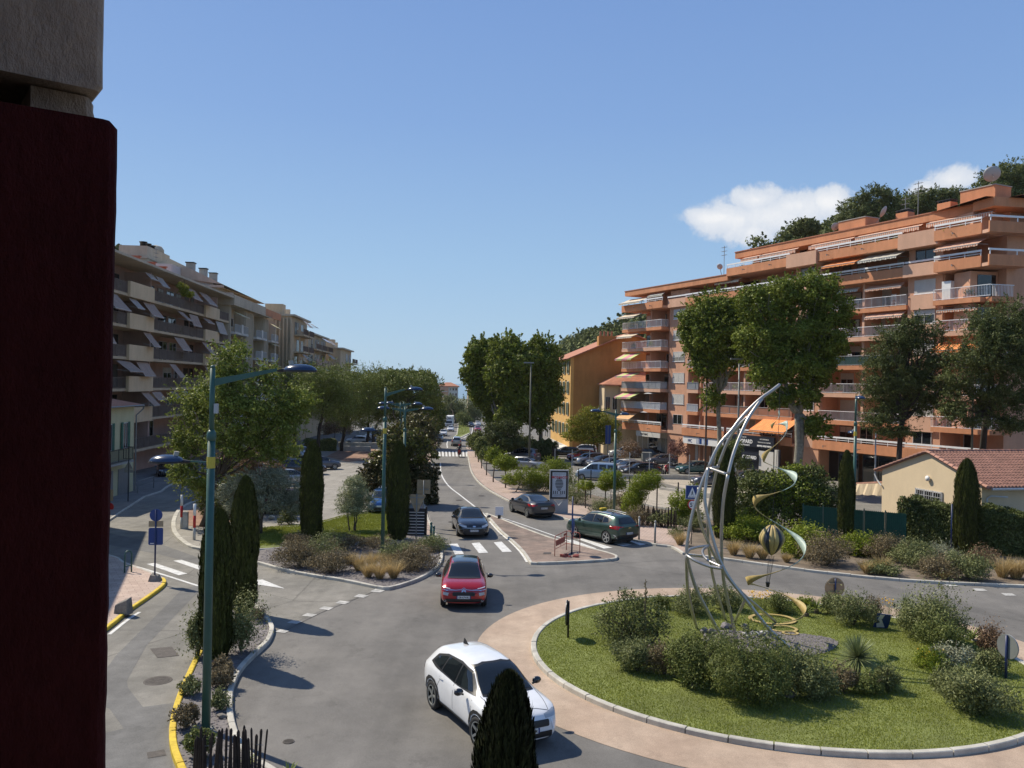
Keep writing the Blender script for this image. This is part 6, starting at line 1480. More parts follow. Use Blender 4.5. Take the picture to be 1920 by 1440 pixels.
# ------------------------------------------------------------------ vehicles
def paint(name,col,metal=.0,rough=.25):
    mt,nt,b=new_mat(name);b.inputs['Base Color'].default_value=rgb(col);b.inputs['Metallic'].default_value=metal;b.inputs['Roughness'].default_value=rough
    b.inputs['Coat Weight'].default_value=.9;b.inputs['Coat Roughness'].default_value=.04
    n=noise(nt,3,3,.6);o=mult(nt,tuple(col),n.outputs['Fac'],.93,1.04);nt.links.new(o,b.inputs['Base Color']);return mt
P_WHITE=paint('white_car_paint',(.78,.79,.80));P_RED=paint('red_car_paint',(.36,.008,.018),.25);P_BLACK=paint('black_car_paint',(.006,.007,.011),.0)
P_GREY=paint('dark_grey_car_paint',(.030,.034,.042),.4,.3);P_GREEN=paint('dark_green_car_paint',(.045,.085,.068),.5,.28);P_SILVER=paint('silver_car_paint',(.38,.39,.40),.6,.3)
P_BLUEG=paint('blue_grey_car_paint',(.075,.085,.115),.4,.3);P_LBLUE=paint('light_blue_car_paint',(.27,.36,.46),.3,.3);P_MAROON=paint('maroon_car_paint',(.13,.015,.02),.3);P_BLUE=paint('blue_car_paint',(.03,.11,.30),.3)
P_TEAL=paint('teal_car_paint',(.03,.11,.11),.3);P_MID=paint('mid_grey_car_paint',(.17,.18,.19),.5,.3);P_ROOFBLK=paint('black_roof_paint',(.008,.009,.012),.1)

def interp(tab,x):
    if x <= tab[0][0]: return tab[0][1]
    for (a,b) in zip(tab,tab[1:]):
        if x <= b[0]: t=(x-a[0])/(b[0]-a[0]);return a[1]+(b[1]-a[1])*t
    return tab[-1][1]
def shell(L,Wd,H,top,belt,bot,width,wheels,wr,gh=.66,name='body',nst=34):
    """closed body shell lofted along x (front = +x); tables give heights along the car"""
    xs=sorted(set([-L/2+L*i/nst for i in range(nst+1)]+[-L/2+.03,L/2-.03,-L/2+.08,L/2-.08]))
    vs=[];K=0
    for x in xs:
        w=interp(width,x)*Wd/2;zb=interp(bot,x);zt=interp(top,x);zl=min(interp(belt,x),zt-.012)
        g=min(1,max(0,(zt-zl)/(.42*(H-zl)+.001)));wt=w*(.80*(1-g)+gh*g);up=zt-zl
        wl=w*.955
        half=[(0,zb),(w*.72,zb),(w*.93,zb+.05),(w*.985,zb+.16),(w,zb+(zl-zb)*.55),(w*.992,zl-.10),(wl,zl-.012),(wl-.02,zl+.01),
                (wl+(wt-wl)*.5,zl+up*.50),(wt+.035,zl+up*.80),(wt-.04,zl+up*.955),(wt*.60,zt-up*.0-.002),(0,zt+.012*g)]
        ring=[(x,y,z) for (y,z) in half]+[(x,-y,z) for (y,z) in half[-2:0:-1]]
        K=len(ring);vs += ring
    n=len(xs);fs=[]
    for i in range(n-1):
        for k in range(K): fs.append((i*K+k,(i+1)*K+k,(i+1)*K+(k+1) % K,i*K+(k+1) % K))
    fs.append(tuple(range(K)));fs.append(tuple((n-1)*K+k for k in range(K-1,-1,-1)))
    me=bpy.data.meshes.new(name);me.from_pydata(vs,[],fs);me.update()
    bm=bmesh.new();bm.from_mesh(me);bmesh.ops.recalc_face_normals(bm,faces=bm.faces);bm.to_mesh(me);bm.free()
    o=bpy.data.objects.new('tmp',me);COL.objects.link(o)
    sub=o.modifiers.new('s','SUBSURF');sub.levels=1;sub.render_levels=1
    cut=MB()
    for (wx) in wheels:
        for s in (-1,1):
            pr=[(wr+.035,0),(wr+.035,.42)];y0=s*(Wd/2-.30) if s > 0 else -(Wd/2+.12)
            cut.lathe(pr,28,(wx,y0,wr),axis='y')
    cm=cut.mesh('cut',MT['black']);bm=bmesh.new();bm.from_mesh(cm);bmesh.ops.recalc_face_normals(bm,faces=bm.faces);bm.to_mesh(cm);bm.free()
    co=bpy.data.objects.new('cut',cm);COL.objects.link(co)
    bo=o.modifiers.new('b','BOOLEAN');bo.operation='DIFFERENCE';bo.object=co;bo.solver='EXACT'
    dg=bpy.context.evaluated_depsgraph_get();ev=o.evaluated_get(dg);res=bpy.data.meshes.new_from_object(ev,depsgraph=dg)
    bpy.data.objects.remove(o);bpy.data.objects.remove(co);res.name=name;res.materials.clear();res.materials.append(P_WHITE)
    for p in res.polygons: p.use_smooth=True;p.material_index=0
    autosmooth(res,40);return res
def bvh_of(me): 
    return BVHTree.FromPolygons([v.co for v in me.vertices],[tuple(p.vertices) for p in me.polygons])
def patch(bvh,poly,axis,name,mat,off=.006,grid=.09,parent=None,link_it=True):
    """a panel that follows the body: poly is drawn in the plane across the axis and laid onto the shell"""
    ax,sg=axis[1],(1 if axis[0] == '+' else -1);ai='xyz'.index(ax);oth=[i for i in range(3) if i != ai]
    bm=bmesh.new();vv=[]
    for p in poly:
        c=[0,0,0];c[oth[0]]=p[0];c[oth[1]]=p[1];vv.append(bm.verts.new(c))
    bm.faces.new(vv)
    for k in range(2):
        lo=min(p[k] for p in poly);hi=max(p[k] for p in poly);q=lo+grid
        while q < hi-.01:
            co=[0,0,0];co[oth[k]]=q;no=[0,0,0];no[oth[k]]=1
            bmesh.ops.bisect_plane(bm,geom=bm.verts[:]+bm.edges[:]+bm.faces[:],plane_co=co,plane_no=no);q += grid
    bmesh.ops.triangulate(bm,faces=bm.faces)
    for v in bm.verts:
        o=Vector(v.co);o[ai]=sg*8;d=Vector((0,0,0));d[ai]=-sg
        h=bvh.ray_cast(o,d)
        if h[0] is None or h[0][ai]*sg <-.2 and ax == 'y':
            q=Vector(v.co);q[ai]=sg*2.2 if ax == 'x' else (sg*.8 if ax == 'y' else 1.2);h=bvh.find_nearest(q)
        n=h[1];
        if n[ai]*sg < 0: n=-n
        v.co=h[0]+n*off
    bmesh.ops.recalc_face_normals(bm,faces=bm.faces)
    s=sum((f.normal[ai]*f.calc_area() for f in bm.faces))
    if s*sg < 0: bmesh.ops.reverse_faces(bm,faces=bm.faces)
    me=bpy.data.meshes.new(name);bm.to_mesh(me);bm.free();me.materials.append(mat)
    for p in me.polygons: p.use_smooth=True
    return link(name,me,parent) if link_it else me
def strip2(pts,w):
    """outline of a thin line through pts"""
    P=[Vector(p) for p in pts];a=[];b=[]
    for i,p in enumerate(P):
        d=(P[min(i+1,len(P)-1)]-P[max(i-1,0)]).normalized();n=Vector((-d.y,d.x))*w/2;a.append(tuple(p+n));b.append(tuple(p-n))
    return a+b[::-1]
def wheel_mesh(r,w,style,dark=False):
    mb=MB();mb.lathe([(r*.68,-w*.40),(r*.72,-w*.47),(r*.90,-w*.5),(r*.985,-w*.38),(r,0),(r*.985,w*.38),(r*.90,w*.5),(r*.68,w*.42)],30,axis='y',cap=False)
    ty=mb.mesh('wheel',MT['rubber'],True)
    rm=MB();rm.lathe([(r*.70,-w*.42),(r*.68,-w*.38),(r*.66,-w*.10),(.01,-w*.08)],26,axis='y',cap=False);n={'five': 5,'ten': 10,'twin': 10,'plain': 7}[style]
    fm=MB()
    for i in range(n):
        a=2*PI*i/n;c,s=math.cos(a),math.sin(a);wd=r*(.15 if n == 5 else (.12 if n == 7 else .085));k=.20 if style == 'twin' and i % 2 else 0;c2,s2=math.cos(a+k),math.sin(a+k)
        p0=Vector((c*r*.08,-w*.34,s*r*.08));p1=Vector((c2*r*.64,-w*.42,s2*r*.64));fm.bar(p0,p1,wd,.03,up=(0,1,0))
    fm.lathe([(r*.72,-w*.475),(r*.65,-w*.47),(r*.64,-w*.40)],30,axis='y',cap=False);fm.lathe([(r*.14,-w*.30),(r*.13,-w*.43),(.01,-w*.44)],12,axis='y',cap=False)
    rim=MB();rim.add(rm.v,rm.f,0);rim.add(fm.v,fm.f,1)
    rr=rim.mesh('rim',[MT['black'],MT['grey_metal'] if dark else MT['alu']]);return ty,rr
WH={}
def add_wheels(root,wheels,r,w,Wd,style,dark=False,steer=0.0):
    key=(r,w,style,dark)
    if key not in WH: WH[key]=wheel_mesh(*key)
    ty,rr=WH[key]
    for wx in wheels:
        for s in (-1,1):
            o=link('wheel',ty,root,(wx,s*(Wd/2-w*.52),r));link('rim',rr,o)
            o.rotation_euler=(0,0,(PI if s > 0 else 0)+(steer if wx > 0 else 0))
def mirror(root,x,z,Wd,mat,s):
    mb=MB();y0=s*(Wd/2-.06);y1=s*(Wd/2+.17)
    bm=bmesh.new();bmesh.ops.create_uvsphere(bm,u_segments=12,v_segments=8,radius=1)
    for v in bm.verts: v.co=Vector((v.co.x*.075,v.co.y*.12,v.co.z*.085));v.co.x=max(v.co.x,-.03)
    me=bpy.data.meshes.new('mirror');bm.to_mesh(me);bm.free();me.materials.append(mat);[setattr(p,'use_smooth',True) for p in me.polygons]
    o=link('mirror',me,root,(x,y1-s*.04,z+.05));st=MB();st.bar((.0,-s*.12,-.07),(0,-s*.02,-.03),.04);st.build('bracket',MT['black'],o);return o
FONT_CACHE={}
def plate(root,txt,bvh,x,z,front=True,y=0.0):
    sg=1 if front else -1;h=bvh.ray_cast(Vector((sg*6,y,z)),Vector((-sg,0,0)));px=(h[0].x if h[0] else x)+sg*.022
    mb=MB();mb.box(-.26,.26,-.006,.006,-.055,.055,0);mb.box(-.262,-.225,-.008,.0065,-.056,.056,1);mb.box(.225,.262,-.008,.0065,-.056,.056,1)
    o=mb.build('number_plate',[MT['plate'],MT['sign_blue']],root);o.location=(px,y,z);o.rotation_euler=(0,0,PI/2 if front else -PI/2)
    t=text(o,txt,(0,-.008,-.032),.088,MT['black'],ext=.001,bold=.002)
    return o
def car(name,label,L,Wd,H,top,belt,bot,width,wheels,wr,ww,body_mat,style='five',dark=True,gh=.66,ws=None,side=None,rear=None,roofmat=None,roof=None,clad=None,extra=None,trim=True,plates=None,cat='car',doors=None,mirrors=None,heads=None,tails=None,lamps_on=False,handle_z=.8,steer=0,group=None):
    root=empty(name,(0,0,0),label,cat,group=group)
    me=shell(L,Wd,H,top,belt,bot,width,wheels,wr,gh);me.materials[0]=body_mat;b=link('body',me,root);b['paint']=1;b.material_slots[0].link='OBJECT';b.material_slots[0].material=body_mat
    bv=bvh_of(me)
    # dark surround, then glass, all lying on the shell
    kb,kt=.70*Wd/2,gh*Wd/2*.86
    fit=lambda q: [((1 if y > 0 else -1)*(kt+(kb-kt)*max(0,min(1,(max(p[1] for p in q)-z)/(max(p[1] for p in q)-min(p[1] for p in q))))),z) if abs(y) > .31 else (y*.8,z) for (y,z) in q]
    if ws: ws=fit(ws)
    if rear: rear=fit(rear)
    if ws: patch(bv,[(y*1.03,z+(.025 if z > H*.8 else -.03)) for (y,z) in ws],'+x','windscreen_surround',MT['black'],.010,.05,parent=root);patch(bv,ws,'+x','windscreen',MT['cglass'],.017,.05,parent=root)
    if rear: patch(bv,rear,'-x','rear_window',MT['cglass'],.014,.05,parent=root)
    for s in (1,-1):
        ax='+y' if s > 0 else '-y'
        if side:
            allp=side['outline'];patch(bv,allp,ax,'window_surround',MT['black'],.006,.08,root)
            for q in side['panes']: patch(bv,q,ax,'side_window',MT['cglass'],.013,.08,root)
        if clad:
            for q in clad: patch(bv,q,ax,'cladding',MT['black'],.010,.12,root)
        if doors and trim:
            for q in doors: patch(bv,strip2(q,.014),ax,'door_seam',MT['black'],.002,.12,root)
            for hx in (doors[0][0][0]-.0,): pass
        for hx in (extra or {}).get('handles',()):
            patch(bv,[(hx-.10,handle_z-.018),(hx+.10,handle_z-.018),(hx+.10,handle_z+.018),(hx-.10,handle_z+.018)],ax,'handle',(extra or {}).get('handle_mat',body_mat),.028,.2,root)
        if mirrors: mirror(root,mirrors[0],mirrors[1],Wd,(extra or {}).get('mirror_mat',body_mat),s)
        if heads:
            for q in heads: patch(bv,[(s*y,z) for (y,z) in q],'+x','headlight',MT['lamp_glass'],.008,.06,root)
        for q in (extra or {}).get('drl',()): patch(bv,[(s*y,z) for (y,z) in q],'+x','daytime_light',MT['led'],.014,.06,root)
        if tails:
            for q in tails: patch(bv,[(s*y,z) for (y,z) in q],'-x','tail_light',MT['red_lamp'],.008,.06,root)
    for (q,ax,nm,mt) in (extra or {}).get('panels',()): patch(bv,q,ax,nm,MT[mt] if isinstance(mt,str) else mt,.012 if nm != 'seam' else .003,.08,root)
    if roof: patch(bv,roof,'+z','roof_panel',roofmat,.004,.12,root)
    if plates:
        for (fr,z,tx) in plates: plate(root,tx,bv,0,z,fr)
    add_wheels(root,wheels,wr,ww,Wd,style,dark,steer)
    ub=MB();ub.box(-L/2+.35,L/2-.35,-Wd/2+.28,Wd/2-.28,.16,.5);ub.build('underbody',MT['black'],root)
    return root,bv
def rrect(y0,y1,z0,z1,c=.02): return [(y0+c,z0),(y1-c,z0),(y1,z0+c),(y1,z1-c),(y1-c,z1),(y0+c,z1),(y0,z1-c),(y0,z0+c)]
def sy(q): return q+[(-y,z) for (y,z) in q[::-1]]
def place(root,*a_):
    """stand the car with its middle over a ground point; heading: unit direction of the bonnet"""
    heading=a_[-1];g=a_[0] if isinstance(a_[0],Vector) else G(a_[0],a_[1])
    root.location=(g.x,g.y,g.z+.012);a=math.atan2(heading[1],heading[0]);fwd=Vector((heading[0],heading[1],-SLOPE*heading[1])).normalized();left=Vector((-heading[1],heading[0],-SLOPE*heading[0])).normalized()
    up=fwd.cross(left);left=up.cross(fwd);root.rotation_euler=Matrix((fwd,left,up)).transposed().to_euler()

# --- white crossover near the roundabout
c1,bv=car('car','white crossover with black mirrors, roof and wheels partly hidden by the near cypress',4.23,1.80,1.57,
    top=[(-2.115,.93),(-2.08,1.05),(-1.9,1.34),(-1.6,1.485),(-1.0,1.555),(-.3,1.57),(.2,1.535),(.5,1.44),(1.0,1.12),(1.12,1.045),(1.5,.985),(1.85,.90),(2.03,.80),(2.115,.62)],
    belt=[(-2.115,.90),(-2.0,1.02),(-1.2,1.03),(0,.98),(1.0,.96),(1.7,.90),(2.0,.78),(2.115,.60)],
    bot=[(-2.115,.42),(-1.9,.26),(-1.4,.20),(1.5,.18),(1.95,.22),(2.115,.30)],
    width=[(-2.115,.80),(-2.0,.92),(-1.7,.985),(-1.3,1.0),(-.4,.975),(.5,.975),(1.3,1.0),(1.75,.97),(1.98,.86),(2.06,.78),(2.115,.64)],
    wheels=(-1.33,1.31),wr=.345,ww=.22,body_mat=P_WHITE,style='five',dark=True,gh=.62,
    ws=sy([(-.70,1.07),(-.58,1.46),(-.3,1.50)]),rear=sy([(-.62,1.10),(-.52,1.36)]),
    side=dict(outline=[(.98,1.02),(.42,1.40),(-.2,1.47),(-.95,1.44),(-1.42,1.33),(-1.60,1.12),(-1.2,1.06),(.0,1.0)],
              panes=[[(.78,1.06),(.40,1.36),(-.05,1.42),(-.05,1.02)],[(-.12,1.03),(-.12,1.42),(-.78,1.41),(-.86,1.08)],[(-.93,1.09),(-.86,1.40),(-1.28,1.31),(-1.44,1.16)]]),
    clad=[[(-2.0,.28),(-1.0,.20),(.95,.18),(.95,.30),(.4,.33),(-.9,.35),(-.95,.38)],[(.90,.18),(.90,.42),(1.0,.62),(1.15,.72),(1.31,.755),(1.47,.72),(1.62,.62),(1.72,.42),(1.72,.2),(1.76,.2),(1.78,.45),(1.68,.68),(1.5,.80),(1.31,.825),(1.12,.80),(.94,.68),(.84,.45),(.84,.18)][::1],
          [(-1.75,.22),(-1.74,.42),(-1.64,.62),(-1.49,.72),(-1.33,.755),(-1.17,.72),(-1.02,.62),(-.92,.42),(-.92,.2),(-.86,.2),(-.86,.45),(-.96,.68),(-1.14,.80),(-1.33,.825),(-1.52,.80),(-1.70,.68),(-1.80,.45),(-1.81,.22)]],
    doors=[[(.92,.34),(.98,.7),(.94,1.0)],[(-.09,.36),(-.09,1.0)],[(-.98,.70),(-.86,.85),(-.90,1.05)]],mirrors=(.62,1.0),handle_z=.93,
    heads=[[(.42,.80),(.70,.86),(.80,.84),(.72,.74),(.44,.72)]],tails=[[(.40,.92),(.80,1.0),(.82,.84),(.45,.86)]],
    extra=dict(handles=(.06,-.78),mirror_mat=P_ROOFBLK,drl=[[(.56,.70),(.60,.70),(.66,.48),(.62,.48)]],panels=[(rrect(-.52,.52,.56,.70),'+x','grille','black'),(rrect(-.60,.60,.26,.46),'+x','lower_grille','black'),([(-.03,.60),(.03,.60),(0,.68)],'+x','diamond_badge','chrome')]+
               [(strip2([(x0,-.66),(x0-.12,-.3),(x0-.15,0),(x0-.12,.3),(x0,.66)],.014),'+z','seam','black') for x0 in (1.98,)]+[(strip2([(1.02,.70),(1.6,.64),(1.93,.58)],.012),'+z','seam','black'),(strip2([(1.02,-.70),(1.6,-.64),(1.93,-.58)],.012),'+z','seam','black')]),
    plates=[(True,.50,'HB-482-QK')],steer=.12)
sf=MB();sf.add([(-1.35,-.03,1.53),(-1.05,0,1.55),(-1.35,.03,1.53),(-1.36,0,1.66),(-1.28,0,1.66)],[(0,1,4,3),(1,2,3,4),(0,3,2)]);sf.build('antenna',MT['black'],c1)
p_r,p_f=G(812,1331),G(888,1398);hd=(p_f-p_r).to_2d().normalized();left_n=Vector((-hd.y,hd.x))
mid=(p_r.to_2d()+p_f.to_2d())/2+(left_n*.72)*(1 if (left_n.x > 0) else -1)
mid.x += .16;place(c1,Vector((mid.x,mid.y,gz(mid.y))),(hd.x,hd.y))
# --- red hatchback with a black roof
c2,bv=car('car','red hatchback with black roof and double chevron emblem, entering the roundabout',4.0,1.75,1.47,
    top=[(-2.0,.95),(-1.95,1.1),(-1.75,1.33),(-1.3,1.44),(-.5,1.475),(.1,1.45),(.4,1.38),(.98,1.06),(1.1,1.01),(1.6,.96),(1.85,.87),(1.96,.72),(2.0,.60)],
    belt=[(-2.0,.90),(-1.0,.97),(.9,.93),(1.6,.87),(1.9,.76),(2.0,.55)],bot=[(-2.0,.36),(-1.7,.22),(1.6,.19),(2.0,.25)],
    width=[(-2.0,.82),(-1.85,.94),(-1.3,1.0),(1.3,1.0),(1.75,.97),(1.93,.88),(2.0,.74)],wheels=(-1.27,1.27),wr=.32,ww=.20,body_mat=P_RED,style='plain',gh=.64,
    ws=sy([(-.69,1.03),(-.57,1.37),(-.3,1.41)]),rear=sy([(-.6,1.05),(-.5,1.3)]),
    side=dict(outline=[(.9,.98),(.38,1.32),(-.2,1.39),(-1.0,1.36),(-1.5,1.18),(-1.45,1.03),(0,.97)],panes=[[(.72,1.0),(.36,1.28),(-.1,1.34),(-.1,.98)],[(-.17,.99),(-.17,1.34),(-.85,1.32),(-.9,1.02)],[(-.97,1.03),(-.93,1.31),(-1.2,1.24),(-1.38,1.08)]]),
    clad=[[(-1.9,.24),(-.9,.2),(.95,.2),(.95,.28),(-.9,.30)]],doors=[[(.86,.3),(.9,.95)],[(-.13,.3),(-.13,.98)],[(-.9,.6),(-.92,1.0)]],mirrors=(.62,.96),handle_z=.86,
    heads=[[(.56,.64),(.76,.66),(.77,.56),(.58,.53)]],tails=[[(.5,.95),(.78,.98),(.78,.8),(.5,.78)]],
    extra=dict(handles=(0.05,-.72),mirror_mat=P_ROOFBLK,drl=[[(.50,.785),(.78,.83),(.78,.805),(.52,.765)]],
               panels=[(rrect(-.42,.42,.52,.66,.04),'+x','grille','black'),(rrect(-.72,.72,.22,.42,.06),'+x','lower_grille','black'),(strip2([(-.80,.735),(-.3,.725),(-.10,.74),(0,.80),(.10,.74),(.3,.725),(.80,.735)],.016),'+x','chrome_strip','chrome'),
                       (strip2([(-.08,.70),(0,.75),(.08,.70)],.026),'+x','chevron','chrome'),(strip2([(-.08,.66),(0,.71),(.08,.66)],.026),'+x','chevron','chrome'),(strip2([(-.66,.70),(-.5,.745),(-.3,.725)],.014),'+x','chrome_strip','chrome'),(strip2([(.66,.70),(.5,.745),(.3,.725)],.014),'+x','chrome_strip','chrome'),
                       (rrect(-.74,-.64,.30,.38,.03),'+x','fog_light','lamp_glass'),(rrect(.64,.74,.30,.38,.03),'+x','fog_light','lamp_glass')]),
    roofmat=P_ROOFBLK,roof=[(.30,-.52),(.34,0),(.30,.52),(-1.6,.50),(-1.72,0),(-1.6,-.50)],plates=[(True,.48,'GB-679-BL')])
am=MB();am.tube([(-.9,0,1.45),(-1.15,0,1.85)],.006,5);am.build('antenna',MT['black'],c2)
g1=G(874,1138);g2=G(872,1050)
yc=G(877,1142).y+1.75;place(c2,Vector((G(877,1110).x-.10,yc,gz(yc))),Vector((.05,-1)).normalized())
# --- black saloon
c3,bv=car('car','black saloon car driving towards the zebra crossing',4.88,1.84,1.445,
    top=[(-2.44,.85),(-2.38,1.0),(-2.0,1.10),(-1.75,1.13),(-1.1,1.36),(-.4,1.44),(.1,1.43),(.45,1.33),(1.1,1.03),(1.25,.98),(1.9,.90),(2.25,.80),(2.40,.68),(2.44,.55)],
    belt=[(-2.44,.80),(-1.6,.98),(1.1,.90),(2.0,.80),(2.35,.68),(2.44,.5)],bot=[(-2.44,.34),(-2.1,.2),(2.0,.17),(2.44,.2)],
    width=[(-2.44,.80),(-2.25,.93),(-1.6,1.0),(1.5,1.0),(2.1,.95),(2.34,.85),(2.44,.70)],wheels=(-1.42,1.40),wr=.335,ww=.22,body_mat=P_BLACK,style='ten',dark=False,gh=.62,
    ws=sy([(-.74,1.02),(-.60,1.33),(-.3,1.38)]),rear=sy([(-.62,1.12),(-.52,1.32)]),
    side=dict(outline=[(1.0,.98),(.42,1.29),(-.2,1.36),(-1.0,1.30),(-1.55,1.12),(-1.4,1.03),(0,.97)],panes=[[(.85,1.0),(.40,1.26),(-.2,1.32),(-.2,.99)],[(-.27,1.0),(-.27,1.32),(-.95,1.26),(-1.4,1.08),(-1.2,1.03)]]),
    doors=[[(.95,.3),(1.0,.95)],[(-.24,.3),(-.24,.98)],[(-1.1,.7),(-1.2,1.0)]],mirrors=(.72,.96),handle_z=.86,heads=[[(.42,.70),(.80,.80),(.86,.74),(.66,.64),(.44,.62)]],tails=[[(.5,.92),(.84,.95),(.84,.8),(.5,.8)]],
    extra=dict(handles=(.0,-.85),mirror_mat=P_BLACK,drl=[[(.44,.645),(.82,.735),(.82,.715),(.45,.618)]],panels=[(sy([(-.70,.22),(-.52,.50),(-.3,.54)]),'+x','lower_grille','black'),(strip2([(-.62,.60),(-.2,.585),(.2,.585),(.62,.60)],.012),'+x','chrome_strip','chrome'),(rrect(-.09,.09,.63,.70,.03),'+x','oval_badge','chrome'),
                            (strip2([(-.86,.30),(-.78,.50),(-.70,.52)],.02),'+x','side_intake','grey_metal'),(strip2([(.86,.30),(.78,.50),(.70,.52)],.02),'+x','side_intake','grey_metal')]),plates=[(True,.44,'FW-478-BC')])
yc=G(890,1010).y+2.35;place(c3,Vector((G(888,1010).x-.35,yc,gz(yc))),Vector((.16,-1)).normalized())
# --- dark grey fastback seen from behind
c4,bv=car('car','dark grey fastback saloon driving away beside the advertising panel',4.72,1.85,1.44,
    top=[(-2.36,.85),(-2.33,1.05),(-2.1,1.13),(-1.6,1.22),(-.8,1.41),(-.1,1.445),(.35,1.40),(1.2,1.03),(1.35,.97),(1.9,.88),(2.2,.76),(2.36,.55)],
    belt=[(-2.36,.80),(-2.0,.98),(-1.2,1.0),(1.2,.90),(2.0,.78),(2.36,.5)],bot=[(-2.36,.36),(-2.0,.2),(2.0,.17),(2.36,.22)],
    width=[(-2.36,.84),(-2.25,.93),(-1.6,1.0),(1.5,1.0),(2.1,.93),(2.30,.82),(2.36,.70)],wheels=(-1.44,1.44),wr=.335,ww=.23,body_mat=P_GREY,style='ten',gh=.60,
    ws=sy([(-.72,1.02),(-.58,1.33),(-.3,1.38)]),rear=sy([(-.66,1.14),(-.50,1.39),(-.2,1.42)]),
    side=dict(outline=[(1.1,.98),(.42,1.32),(-.2,1.38),(-1.0,1.30),(-1.65,1.10),(-1.5,1.03),(0,.97)],panes=[[(.9,1.0),(.40,1.29),(-.15,1.34),(-.15,.99)],[(-.21,1.0),(-.21,1.34),(-1.0,1.27),(-1.5,1.08),(-1.4,1.05)]]),
    doors=[[(.95,.3),(1.0,.95)],[(-.18,.3),(-.18,.98)],[(-1.15,.7),(-1.25,1.0)]],mirrors=(.78,.96),handle_z=.85,heads=[[(.5,.70),(.80,.74),(.86,.68),(.6,.62)]],
    tails=[[(.46,.93),(.90,.95),(.90,.80),(.70,.82),(.48,.88)]],extra=dict(handles=(0.0,-.9),panels=[(rrect(-.5,.5,.26,.36),'-x','lower_trim','black'),(strip2([(-.46,.965),(0,.975),(.46,.965)],.02),'-x','boot_edge','black')]),plates=[(False,.70,'GP-456-TX')])
w1=G(959,961);w2=G(986,970.5);hd=(w1-w2).to_2d().normalized();rn=Vector((hd.y,-hd.x));rn=rn if rn.x > 0 else -rn
mid=(w1.to_2d()+w2.to_2d())/2+rn*.80;place(c4,Vector((mid.x+.1,mid.y+.1,gz(mid.y))),Vector((-.36,.93)).normalized())
# --- dark green crossover seen from behind
c5,bv=car('car','dark green crossover with a taxi style roof lamp, seen from behind on the crossing',4.51,1.865,1.65,
    top=[(-2.25,1.0),(-2.2,1.16),(-1.95,1.42),(-1.75,1.56),(-1.0,1.63),(-.3,1.65),(.2,1.62),(.5,1.52),(1.12,1.14),(1.25,1.09),(1.8,1.0),(2.1,.90),(2.22,.75),(2.25,.6)],
    belt=[(-2.25,.95),(-1.9,1.10),(-1.0,1.08),(1.1,1.02),(2.0,.86),(2.25,.55)],bot=[(-2.25,.42),(-1.9,.26),(-1.4,.2),(1.6,.2),(2.25,.28)],
    width=[(-2.25,.82),(-2.12,.92),(-1.6,1.0),(1.4,1.0),(1.95,.95),(2.18,.84),(2.25,.72)],wheels=(-1.34,1.34),wr=.365,ww=.235,body_mat=P_GREEN,style='five',dark=False,gh=.62,
    ws=sy([(-.74,1.15),(-.60,1.53),(-.3,1.58)]),rear=sy([(-.68,1.16),(-.55,1.44),(-.2,1.47)]),
    side=dict(outline=[(1.02,1.08),(.45,1.48),(-.2,1.55),(-1.1,1.52),(-1.62,1.36),(-1.45,1.16),(0,1.07)],panes=[[(.85,1.1),(.42,1.44),(-.15,1.50),(-.15,1.09)],[(-.21,1.1),(-.21,1.50),(-.9,1.47),(-.92,1.14)],[(-.98,1.15),(-.95,1.46),(-1.3,1.40),(-1.42,1.20)]]),
    clad=[[(-2.1,.30),(-1.0,.22),(.95,.2),(.95,.32),(-.9,.34)]],doors=[[(.92,.34),(1.0,1.05)],[(-.18,.34),(-.18,1.08)],[(-1.0,.75),(-1.05,1.1)]],mirrors=(.72,1.06),handle_z=.97,
    heads=[[(.55,.80),(.85,.84),(.86,.66),(.6,.64)]],tails=[[(.42,1.03),(.90,1.06),(.92,.90),(.80,.86),(.74,.98),(.42,1.0)]],
    extra=dict(handles=(.0,-.82),panels=[(rrect(-.85,.85,.34,.58,.08),'-x','rear_bumper','black'),(rrect(-.10,.10,.92,.96,.01),'-x','badge','chrome'),(strip2([(-.88,.58),(-.80,.40),(-.70,.36)],.02),'-x','chrome_strip','alu'),(strip2([(.88,.58),(.80,.40),(.70,.36)],.02),'-x','chrome_strip','alu')]),
    roofmat=P_ROOFBLK,roof=[(.15,-.50),(.2,0),(.15,.50),(-1.5,.50),(-1.5,-.50)],plates=[(False,.64,'GX-237-ZD')])
for s in (-1,1):
    rm=MB();rm.tube([(.2,s*.60,1.60),(-.3,s*.60,1.665),(-1.4,s*.58,1.62)],.018,6);rm.build('roof_rail',MT['alu'],c5)
tl=MB();tl.box(-.10,.10,-.22,.22,1.655,1.78);o=tl.build('roof_lamp',MT['kerb_yellow'],c5);o.location=(.05,-.15,0)
bv_=o.modifiers.new('bevel','BEVEL');bv_.width=.04;bv_.segments=2
w1=G(1079,1005);w2=G(1131,1021);hd=(w1-w2).to_2d().normalized();rn=Vector((hd.y,-hd.x));rn=rn if rn.x > 0 else -rn
mid=(w1.to_2d()+w2.to_2d())/2+rn*.82;place(c5,Vector((mid.x,mid.y,gz(mid.y))),Vector((-.60,.80)).normalized())

